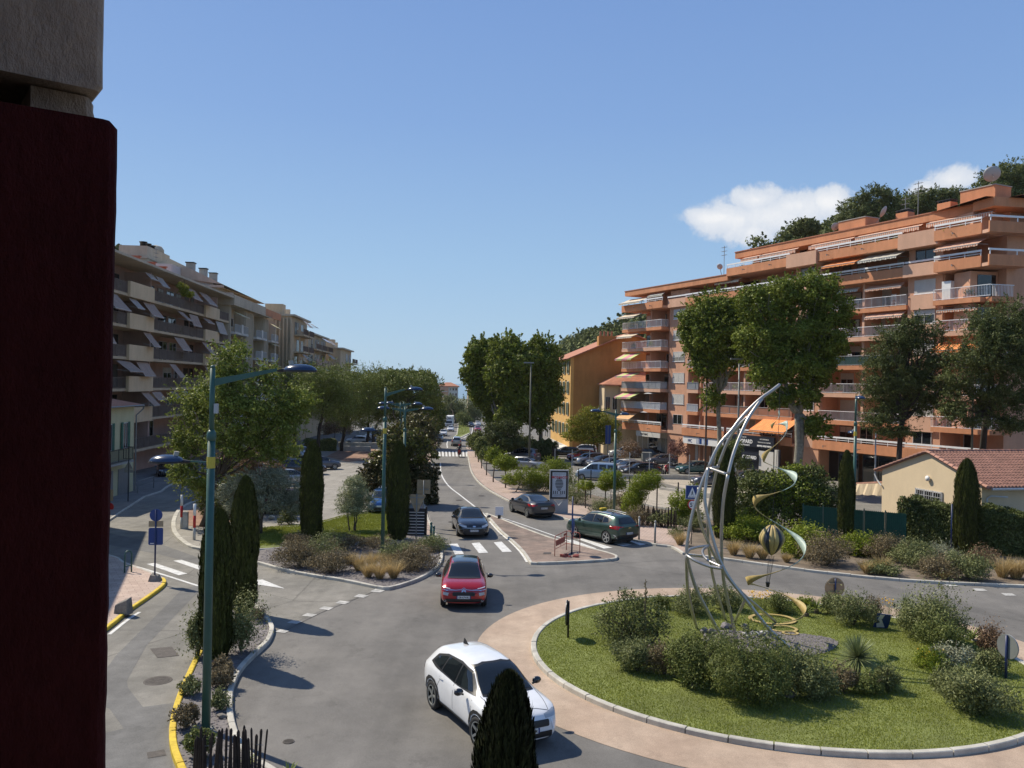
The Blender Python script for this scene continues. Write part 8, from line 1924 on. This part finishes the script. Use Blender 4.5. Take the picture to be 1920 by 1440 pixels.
mb=MB();mb.box(-.02,.42,-.05,-.03,z-.3,z+.35);mb.build('panel',MT['grey_metal'],sg)
for (b,tp,lb) in (((240,940),862,'dark sign post in front of the pale yellow house'),((206,955),918,'small sign at the edge of the shaded side street')):
    g=G(b[0],b[1],.11);sg=empty('road_sign',g,lb,'road sign');z=ZH(g.x,g.y,tp)-g.z;post(sg,z,.035,'black')
    if b[0] == 240:
        k=mpp(g.y);mb=MB();mb.prism([(-8*k,z-17*k),(8*k,z-17*k),(0,z-2*k)],-.01,.01);o=mb.build('triangle',MT['grey_metal'],sg);o.rotation_euler=(PI/2,0,0);mb=MB();mb.box(-8*k,8*k,-.02,.02,z-24*k,z-18*k);mb.build('plaque',MT['grey_metal'],sg)
    else: mb=MB();mb.box(-.25,.2,-.02,.02,z-.75,z);mb.build('panel',MT['sign_back'],sg);mb=disc_mesh(.28);o=mb.build('disc',MT['sign_red'],sg);o.location=(.0,-.04,z-1.15)

# ------------------------------------------------------------------ advertising panel
g=G(1047,962,.11);k=mpp(g.y);ad=empty('advertising_panel',g,'backlit style poster panel with a chevron notched foot on the right pavement','advertising panel',.06)
zt,z1,z0=ZH(g.x,g.y,881)-g.z,ZH(g.x,g.y,936)-g.z,0;hw=17.5*k
mb=MB();mb.box(-hw,hw,-.10,.12,z1,zt);mb.build('housing',MT['railgrey'],ad)
mb=MB();mb.box(-hw+.05,hw-.05,-.125,-.102,z1+.05,zt-.06);mb.build('frame',MT['black'],ad)
pw=hw-.17;pz0,pz1=z1+.16,zt-.16
MT['poster']=M('poster_paper',(.46,.50,.54),.5,.12,3,30)
mb=MB();mb.box(-pw,pw,-.132,-.127,pz0,pz1);mb.build('poster',MT['poster'],ad)
MT['ink']=M('poster_ink',(.05,.06,.07),.6,.2,8,40);MT['inkred']=M('poster_red_ink',(.50,.03,.03),.6,0)
text(ad,'MONACO',(0.02,-.134,pz1-.42),.24,MT['inkred'],ext=.001,bold=.008);text(ad,'GRAND SPECTACLE',(0,-.134,pz1-.14),.085,MT['ink'],ext=.001);text(ad,'DU 12 AU 28 SEPTEMBRE',(-pw*.25,-.134,pz0+.18),.07,MT['ink'],ext=.001);text(ad,'RENSEIGNEMENTS',(-pw*.25,-.134,pz0+.08),.06,MT['ink'],ext=.001)
rr=random.Random(3);mb=MB()   # dark symmetrical printed figure
cz=(pz0+pz1)/2-.02
for i in range(9):
    t_=i/8;wd=pw*(.16+.42*math.sin(PI*min(1,.15+t_*.85))) ;z_=cz+.42-t_*.80
    mb.box(-wd,wd,-.1345,-.1332,z_-.035,z_+.03)
for s in (-1,1):
    for i in range(3): mb.box(s*(.12+i*.13)-.03,s*(.12+i*.13)+.03,-.1345,-.1332,cz-.62,cz-.40)
mb.box(-.05,.05,-.1345,-.1332,cz+.45,cz+.56);mb.build('printed_figure',MT['ink'],ad)
mb=MB();mb.add([(-hw,-.1,0),(hw,-.1,0),(hw,-.1,z1-.02),(hw*.55,-.1,z1-.02),(0,-.1,z1*.55),(-hw*.55,-.1,z1-.02),(-hw,-.1,z1-.02)]+[(-hw,.12,0),(hw,.12,0),(hw,.12,z1-.02),(hw*.55,.12,z1-.02),(0,.12,z1*.55),(-hw*.55,.12,z1-.02),(-hw,.12,z1-.02)],
                  [(0,1,4),(1,2,3,4),(0,4,5,6),(8,7,11),(10,9,8,11),(13,12,11,7),(1,8,9,2),(7,0,6,13),(3,10,11,4),(4,11,12,5),(2,9,10,3),(5,12,13,6)]);mb.build('foot',MT['railgrey'],ad)
mb=MB();mb.add([(-hw*.5,-.05,z1-.02),(hw*.5,-.05,z1-.02),(0,-.05,z1*.58)],[(0,2,1)]);mb.build('notch_plate',MT['whitewall'],ad)

# ------------------------------------------------------------------ red site barrier
g=G(1040,1043,.1);MT['barrier_red']=M('faded_red_enamel',(.30,.07,.05),.6,.2,6,40)
e1=G(1062,1031,.1)-g;e2=G(1087,1036,.1)-g;br=empty('barrier',g,'folding red tube barrier standing on the traffic island','barrier')
for (a,b) in ((Vector((0,0,0)),e1),(e1,e2)):
    a=Vector((a.x,a.y,a.z));b=Vector((b.x,b.y,b.z));up=Vector((0,0,1.0));mb=MB()
    mb.tube([a,a+up*.92,a+up+(b-a).normalized()*.08,b+up-(b-a).normalized()*.08,b+up*.92,b],.02,8)
    for h_ in (.35,.7): mb.tube([a+up*h_,b+up*h_],.014,6)
    mb.tube([a.lerp(b,.5)+up*.35,a.lerp(b,.5)+up],.012,6);mb.build('tube_frame',MT['barrier_red'],br,True)
mb=MB();c=e1*.5;mb.bar(e1*.1+Vector((0,-.02,.62)),e1*.85+Vector((0,-.02,.62)),.03,.28);mb.build('red_plate',MT['barrier_red'],br);mb=MB();mb.bar(e1*.75+Vector((0,-.03,.85)),e1*.98+Vector((0,-.03,.85)),.02,.12);mb.build('red_plate',MT['barrier_red'],br)
mb=MB();rr=random.Random(4)
for i in range(9): x,y=rr.uniform(.2,1.1),rr.uniform(-.3,.2);mb.box(x,x+rr.uniform(.1,.25),y,y+.12,0,rr.uniform(.05,.14))
tag(mb.build('rubble',MT['barrier_red'],None,loc=g),'broken reddish rubble at the foot of the barrier','rubble')

# ------------------------------------------------------------------ bollards, posts, stones, rails
def bollard(lab,base,top,r=.055,mat='grey_metal',group='bollards by the crossing'):
    g=G(base[0],base[1],.12);H=ZH(g.x,g.y,top)-g.z;root=empty('bollard',g,lab,'bollard',group=group)
    mb=MB();mb.tube([(0,0,-.05),(0,0,H-.12)],r,12);mb.build('post',MT[mat],root,True);mb=MB();mb.lathe([(r*1.05,H-.12),(r*1.05,H-.04),(r*.6,H),(.004,H+.01)],12);mb.build('cap',MT['kerb'] if mat == 'grey_metal' else MT[mat],root,True)
bollard('grey bollard nearer the green crossover',(1198,1011),968);bollard('grey bollard at the corner of the block paving',(1228,1018),976)
bollard('green bollard left of the saloon, the farther of two',(808,1009),979,.07,'green_paint','green bollards beside the middle bed');bollard('green bollard left of the saloon, the nearer of two',(813,1012),986,.07,'green_paint','green bollards beside the middle bed')
g=G(240,1073,.11);mb=MB();k=mpp(g.y);H=40*k;mb.tube([(-.1,-.1,-.05),(-.1,-.1,H-.15),(-.07,-.07,H-.03),(0,0,H),(.07,.07,H-.03),(.1,.1,H-.15),(.1,.1,-.05)],.035,8);mb.tube([(-.1,-.1,H*.3),(.1,.1,H*.3)],.025,6)
tag(mb.build('bicycle_hoop',MT['green_paint'],None,True,g),'green steel hoop standing on the left pavement','bicycle hoop')
for (b,tp,lb) in (((340,991),928,'red and white post at the tip of the soil strip, the farther one'),((364,1012),945,'red and white post on the yellow kerb end, the nearer one')):
    g=G(b[0],b[1],.1);H=ZH(g.x,g.y,tp)-g.z;root=empty('marker_post',g,lb,'marker post',group='red and white marker posts');r=.075
    for (a,c,mt) in ((0,.34,'kerb'),(.34,.68,'sign_red'),(.68,1,'signwhite')): mb=MB();mb.tube([(0,0,a*H-(.1 if a == 0 else 0)),(0,0,c*H)],r,12);mb.build('band',MT[mt],root,True)
g=G(348,991,.1);mb=MB();mb.prism([(-.14,-.12),(.14,-.12),(.12,.12),(-.12,.12)],-.05,.95);tag(mb.build('stone_post',MT['kerb'],None,False,g),'stone post between the two red and white posts','stone post')
g=G(231,1149,.11);mb=MB();mb.add([(-.28,-.16,-.05),(.24,-.22,-.05),(.30,.16,-.05),(-.22,.20,-.05),(-.25,-.13,.30),(.20,-.18,.50),(.25,.10,.56),(-.17,.15,.36)],[(0,3,2,1),(4,5,6,7),(0,1,5,4),(1,2,6,5),(2,3,7,6),(3,0,4,7)])
o=mb.build('boulder',MT['stone'],None,False,g);tag(o,'dark boulder with a sloping top on the left pavement edge','rock');q_=o.modifiers.new('edge','BEVEL');q_.width=.035;q_.segments=2
rock('white painted stone by the parked maroon car',(509,973),14,9,dz=.05,mat='whitewall',name='stone')
gr=empty('guard_rail',G(258,925,.11),'thin guard rail along the shaded pavement','guard rail');a=Vector((0,0,0));b=G(288,915,.11)-G(258,925,.11);mb=MB();mb.tube([a,a+Vector((0,0,.95)),b+Vector((0,0,.95)),b],.03,6);mb.tube([a+Vector((0,0,.5)),b+Vector((0,0,.5))],.02,6);mb.build('tube_frame',MT['grey_metal'],gr,True)
# picket stakes
def pickets(lab,pts,n,h,w,dz=.1,lean=.05,seed=1,mat='wood_dark'):
    P=[G(x,y,dz) for (x,y) in pts];seg=[(P[i+1]-P[i]).length for i in range(len(P)-1)];tot=sum(seg);rr=random.Random(seed);root=empty('picket_fence',P[0],lab,'picket fence')
    base=MB();base.tube([(-w/2,0,-.1),(0,0,h)],w/2,6)
    me=None;st=MB();st.tube([(0,0,-.1),(0,0,h*.96),(0,0,h)],[w/2,w/2,w*.2],7);me=st.mesh('stake',MT[mat])
    for i in range(n):
        s=tot*i/(n-1);j=0
        while j < len(seg)-1 and s > seg[j]: s -= seg[j];j += 1
        p=P[j].lerp(P[j+1],min(1,s/seg[j]))-P[0]
        o=link('stake',me,root,p+Vector((0,0,0)));o.rotation_euler=(rr.uniform(-lean,lean),rr.uniform(-lean,lean),0);o.scale=(rr.uniform(.7,1.2),)*2+(rr.uniform(.86,1.12),)
    mb=MB()
    for hh in (.3,.72): mb.tube([p-P[0]+Vector((0,.02,h*hh)) for p in P],.006,4)
    mb.build('wire',MT['grey_metal'],root);return root
pickets('dark chestnut picket fence at the bottom left below the lamp post',[(362,1462),(385,1464),(425,1463),(455,1458),(492,1462)],27,.95,.055,seed=2,lean=.07)
pickets('brown picket fence behind the planted bed left of the blue sign',[(1202,984),(1230,988),(1268,992)],26,1.2,.07,seed=4)
pickets('brown pickets in front of the green screen fence',[(1518,1030),(1545,1034),(1580,1036)],18,1.1,.07,seed=6)
# green screen fence
fa,fb_=G(1505,1010,.08),G(1700,1030,.08);fn=empty('mesh_fence',fa,'dark green screen fence in front of the bungalow garden','fence',math.atan2((fb_-fa).y,(fb_-fa).x));L=(fb_-fa).to_2d().length;zs=(fb_-fa).z
n=5
for i in range(n):
    a,b=L*i/n+.04,L*(i+1)/n-.04;za=zs*i/n;mb=MB();mb.box(a,b,-.008,.008,za+.05,za+1.95)
    for j in range(int((b-a)/.10)): mb.box(a+j*.10,a+j*.10+.028,-.022,-.0085,za+.05,za+1.98)
    for zz in (.1,1.0,1.9): mb.box(a,b,-.036,-.023,za+zz,za+zz+.02)
    mb.build('panel',MT['mesh_green'],fn)
    mb=MB();mb.box(a-.07,a-.01,-.03,.03,za-.1,za+2.05);mb.build('post',MT['green_paint'],fn)
# posts and wires of the car park fences
def wire_fence(lab,pts,n,h,mat,tall=.05,wires=3):
    P=[G(x,y,.05) for (x,y) in pts];root=empty('wire_fence',P[0],lab,'fence');st=MB();st.box(-tall/2,tall/2,-tall/2,tall/2,-.1,h);me=st.mesh('post',MT[mat]);tot=len(P)-1;pos=[]
    for i in range(n):
        s=tot*i/(n-1);j=min(int(s),tot-1);p=P[j].lerp(P[j+1],s-j)-P[0];link('post',me,root,p);pos.append(p)
    mb=MB()
    for w_ in range(wires): mb.tube([p+Vector((0,0,h*(.25+.7*w_/max(1,wires-1)))) for p in pos],.006,3)
    mb.build('wire',MT['grey_metal'],root)
wire_fence('tall grey post fence along the front of the car park',[(1040,885),(1105,889),(1180,893),(1255,897),(1330,902)],9,2.6,'railgrey',.07,4)
wire_fence('short dark post fence behind the planting strip',[(1084,930),(1112,935),(1147,943),(1215,958),(1265,965),(1300,970)],7,2.3,'black',.08,2)
mb=MB();g=G(1212,868);mb.box(-.6,.6,-.5,.5,0,1.3);mb.box(-.66,.66,-.56,.56,1.3,1.42);tag(mb.build('waste_bin',MT['grey_metal'],None,False,g),'grey container standing before the white shopfront','container')
mb=MB();a_,b_=G(1160,897,.0),G(1330,900,0);mb.bar(a_+Vector((0,0,.2)),b_+Vector((0,0,.2)),.3,.55);tag(mb.build('low_wall',MT['kerb'],None),'low stone wall between the parked cars and the gravel yard','wall')
mb=MB();a_,b_=G(1238,918,.0),G(1320,928,0);mb.bar(a_+Vector((0,0,.1)),b_+Vector((0,0,.1)),.25,.22);tag(mb.build('low_kerb',MT['kerb'],None),'low kerb wall across the pale gravel yard','wall')
mb=MB();g=G(672,846);mb.box(-2.4,1.8,-.4,.4,0,.75);mb.box(-3.2,3,.6,1.2,.5,1.25);tag(mb.build('low_wall',MT['kerb'],None,False,g),'low pale stone wall under the pines','wall')
# steel banner by the ochre shop
g=G(1139,870);bn=empty('banner',g,'narrow violet blue banner on a pole beside the yellow green tree','banner');mb=MB();mb.tube([(0,0,0),(0,0,5)],.05,6);mb.build('pole',MT['grey_metal'],bn);mb=MB();mb.box(-.35,.35,-.03,.03,2.6,5);mb.build('cloth',MT['sign_blue'],bn)

# ------------------------------------------------------------------ the steel sail sculpture with its ribbon and balloon
sp=empty('sail_sculpture',G(1360,1185,.1),'tall steel tube sculpture like a bent sail on the roundabout','sculpture');O=sp.location.copy()
YB={}
def tube_px(pts,y0,y1,r=.055,part_='steel_tube'):
    """a bent steel tube through picture positions, its real distance easing from y0 at the foot to y1 at the head"""
    n=len(pts);P=[AT(px,py,y0+(y1-y0)*i/(n-1))-O for i,(px,py) in enumerate(pts)]
    P=smooth_line(P,4);mb=MB();mb.tube(P,r,10);return mb.build(part_,MT['steel'],sp,True)
f1=G(1307,1178,.1).y;f2=G(1496,1230,.1).y;f3=G(1382,1202,.1).y;f4=G(1361,1206,.1).y;f5=G(1361,1164,.1).y
TOP=27.0;N1=26.6;N2=26.0;NB=27.6;RL=26.5;RRr=25.6
tube_px([(1307,1180),(1297,1143),(1289,1100),(1287,1041)],f1,RL)
tube_px([(1287,1041),(1289,1013),(1298,964),(1315,908),(1328,877)],RL,N1)
tube_px([(1328,877),(1347,836),(1371,808),(1391,782),(1422,751),(1448,732),(1462,721)],N1,TOP)
tube_px([(1328,877),(1323,912),(1322,942),(1331,987),(1341,1025),(1354,1060),(1371,1089),(1402,1129),(1439,1176),(1472,1207),(1496,1231)],N1-.1,f2)
tube_px([(1382,1204),(1373,1164),(1364,1124),(1357,1089),(1353,1046),(1353,994),(1356,940),(1365,890)],f3,N2)
tube_px([(1365,890),(1374,855),(1385,824),(1400,790),(1415,766),(1429,747)],N2,TOP-.1)
tube_px([(1361,1164),(1345,1112),(1336,1077),(1332,1051),(1328,1018),(1327,978),(1331,942),(1342,890),(1347,872)],f5,NB,.05)
tube_px([(1347,872),(1365,827),(1384,799),(1403,781)],NB,TOP+.05,.05)
tube_px([(1310,915),(1308,947),(1313,978),(1323,1006),(1340,1042),(1364,1082),(1392,1112),(1425,1141),(1456,1168)],27.2,G(1456,1168,.1).y,.05)
tube_px([(1287,1041),(1295,1072),(1307,1108),(1324,1141),(1343,1176),(1361,1206)],RL-.1,f4)
tube_px([(1287,1040),(1292,1031),(1307,1026),(1328,1023)],RL,28.0,.045);tube_px([(1287,1041),(1293,1045),(1307,1053),(1331,1062),(1354,1066)],RL-.05,RRr,.05)
tube_px([(1328,1024),(1319,1030),(1318,1039),(1328,1051),(1354,1063)],28.0,RRr,.045);tube_px([(1290,1040),(1318,1043)],RL,27.2,.04)
tube_px([(1328,877),(1365,890)],N1,N2,.05);tube_px([(1328,877),(1347,876)],N1,NB,.045);tube_px([(1398,1122),(1377,1168)],26.6,G(1377,1168,.1).y,.045)
# spiral ribbon: painted steel band, teal where it has weathered, gold elsewhere
MT['teal_leaf']=M('weathered_teal_paint',(.36,.46,.40),.5,.18,3,30);MT['gold_leaf']=M('dull_gold_paint',(.40,.30,.11),.6,.22,3,30)
cy=27.0;hg=empty('ribbon_spiral',AT(1455,1160,cy),'spiral ribbon in teal and gold hanging under the tip of the steel sail','sculpture');Oh=hg.location.copy()
keys=[(0,1462,770,4),(.5,1420,800,9),(1.0,1482,793,18),(1.5,1424,858,24),(2.0,1496,893,34),(2.5,1406,938,40),(3.0,1515,1022,50),(3.5,1400,1090,54),(4.0,1507,1142,52),(4.45,1425,1166,40)]
def kv(t,j):
    for a,b in zip(keys,keys[1:]):
        if t <= b[0]: 
            q=(t-a[0])/(b[0]-a[0]);return a[j]+(b[j]-a[j])*q
    return keys[-1][j]
def ribbon(t0,t1,mat,n):
    mb=MB();vs=[]
    for i in range(n+1):
        t=t0+(t1-t0)*i/n;c=AT(1456,kv(t,2),cy)-Oh;ang=2*PI*t;R=abs(kv(t,3))*mpp(cy);x=R*math.cos(ang);y=R*.9*math.sin(ang)
        w=(.010+.125*(math.cos(ang) ** 4))*min(1,.35+t/3.2);w=w*(1 if t < 4.2 else max(.1,1-(t-4.2)*3))
        p=Vector((c.x+x,c.y-y,c.z));out=Vector((math.cos(ang),-math.sin(ang),0));wv=Vector((0,0,w))+out*w*.35
        vs += [p-wv,p+wv]
    mb.add(vs,[(2*i,2*i+2,2*i+3,2*i+1) for i in range(n)]);o=mb.build('ribbon_section',mat,hg,True);md=o.modifiers.new('t','SOLIDIFY');md.thickness=.012;return o
for i in range(9):
    a=.02+i*.5-.0
    ribbon(i*.5-.25+.25 if False else max(0.0,i*.5-.25),min(4.45,i*.5+.25),MT['teal_leaf'] if i % 2 == 0 and i < 7 else MT['gold_leaf'],16)
mb=MB();mb.tube([AT(1462,722,TOP)-Oh,AT(1462,770,cy)-Oh,AT(1448,985,cy)-Oh],.008,5);mb.build('cable',MT['black'],hg)
# flat gold rings on the ground under it
for (px,py,r1,r2,k_) in ((1448,1160,.85,.70,0),(1468,1178,.50,.40,1),(1482,1186,.28,.20,2)):
    g=G(px,py,.16);mb=MB();n=28;vs=[]
    for i in range(n): a=2*PI*i/n;vs += [(r1*math.cos(a),r1*.8*math.sin(a),0),(r2*math.cos(a),r2*.8*math.sin(a),0)]
    vs2=[(x,y,z-.02) for (x,y,z) in vs];m=len(vs);mb.add(vs+vs2,[(2*i,(2*i+2) % m,(2*i+3) % m,2*i+1) for i in range(n)]+[(2*i,2*i+m,(2*i+2) % m+m,(2*i+2) % m) for i in range(n)]+[(2*i+1,(2*i+3) % m,(2*i+3) % m+m,2*i+1+m) for i in range(n)])
    tag(mb.build('gold_ring',MT['gold_leaf'],None,False,g),['largest flat gold ring lying under the ribbon','middle flat gold ring lying under the ribbon','smallest flat gold ring lying under the ribbon'][k_],'sculpture')
# balloon
bc=AT(1447,1013,cy-.5);bl=empty('balloon_sculpture',bc,'small gold and dark striped metal balloon hanging over the roundabout','sculpture');R=23.5*mpp(cy-.5);Hh=29*mpp(cy-.5)
n=15
for i in range(n):
    mb=MB();vs=[];m=10;a0=2*PI*(i+.04)/n;a1=2*PI*(i+.97)/n
    for j in range(m+1):
        t=j/m;z=Hh*(1-2*t);rad=R*(math.sin(PI*min(1,t*.98+.02)) ** .62)*(1 if t < .45 else 1-(t-.45)*.55)
        vs += [(rad*math.cos(a0),rad*math.sin(a0),z),(rad*math.cos((a0+a1)/2)*1.03,rad*math.sin((a0+a1)/2)*1.03,z),(rad*math.cos(a1),rad*math.sin(a1),z)]
    mb.add(vs,[(3*j+q,3*j+3+q,3*j+4+q,3*j+1+q) for j in range(m) for q in range(2)]);o=mb.build('gore',MT['gold_leaf' if i % 3 else 'signdark'],bl,True);md=o.modifiers.new('t','SOLIDIFY');md.thickness=.01
mb=MB()
for i in range(5): a=2*PI*i/5;mb.tube([(R*.22*math.cos(a),R*.22*math.sin(a),-Hh),(.05*math.cos(a)-.1,.05*math.sin(a),-Hh-.85)],.006,4)
mb.build('rope',MT['black'],bl);mb=MB();mb.lathe([(.05,-.1),(.075,.05)],8,(-.1,0,-Hh-.9));mb.build('basket',MT['black'],bl)
# gravel ring and rocks under it
go=[]
for i in range(40): a=2*PI*i/40;c=G(1450,1205,.1);go.append((c.x+(2.1+.2*math.sin(3*a))*math.cos(a),c.y+1.35*math.sin(a)))
sheet('gravel_bed',go,.112,MT['bed']);chips([(p[0],p[1]) for p in go],9000,.035,.115,'slate','slate chips under the sculpture')
rr=random.Random(12);nm=['pale','dark','flat','grey','small','rounded','angular','mossy']
for i in range(14):
    px,py=rr.uniform(1318,1432),rr.uniform(1180,1204);rock('%s rock of the heap at the sculpture foot' % nm[i % 8] if i < 8 else ['bluish','broad','narrow','cracked','brown','pointed'][i-8]+' stone in the heap at the foot of the steel sail',(px,py),rr.uniform(14,30),rr.uniform(8,17),mat='slate' if i % 3 else 'stone',seed=i,group='rocks heaped at the sculpture foot')
for i in range(9): rock(['white cobble, leftmost of the pale heap under the steel sail','white cobble, second from the left in the pale heap','white cobble, third from the left in the pale heap','white cobble left of the middle of the pale heap','white cobble in the middle of the pale heap','white cobble right of the middle of the pale heap','white cobble, third from the right in the pale heap','white cobble, second from the right in the pale heap','white cobble, rightmost of the pale heap under the sail'][i],(1396+i*5.2,rr.uniform(1186,1196)),rr.uniform(7,11),5,dz=.28,mat='whitewall',seed=i+40,name='cobble',group='white cobbles under the sculpture')
rock('reddish rock at the front edge of the feathery bushes',(1482,1308),22,18,seed=3,name='rock');rock('pale rock beside the front agave',(1302,1288),22,9,seed=4,name='rock')

# ------------------------------------------------------------------ the air: a thin even haze
hz_m=bpy.data.materials.new('thin_haze');hz_m.use_nodes=True;hn=hz_m.node_tree;hn.nodes.clear()
ho=hn.nodes.new('ShaderNodeOutputMaterial');pv=hn.nodes.new('ShaderNodeVolumePrincipled');pv.inputs['Density'].default_value=.00006;pv.inputs['Color'].default_value=(.93,.96,1,1);pv.inputs['Anisotropy'].default_value=.2
hn.links.new(pv.outputs[0],ho.inputs['Volume'])
mb=MB();mb.box(-240,240,-60,700,-13,75);tag(mb.build('haze',hz_m),'thin bluish haze in the air','haze',kind='stuff')
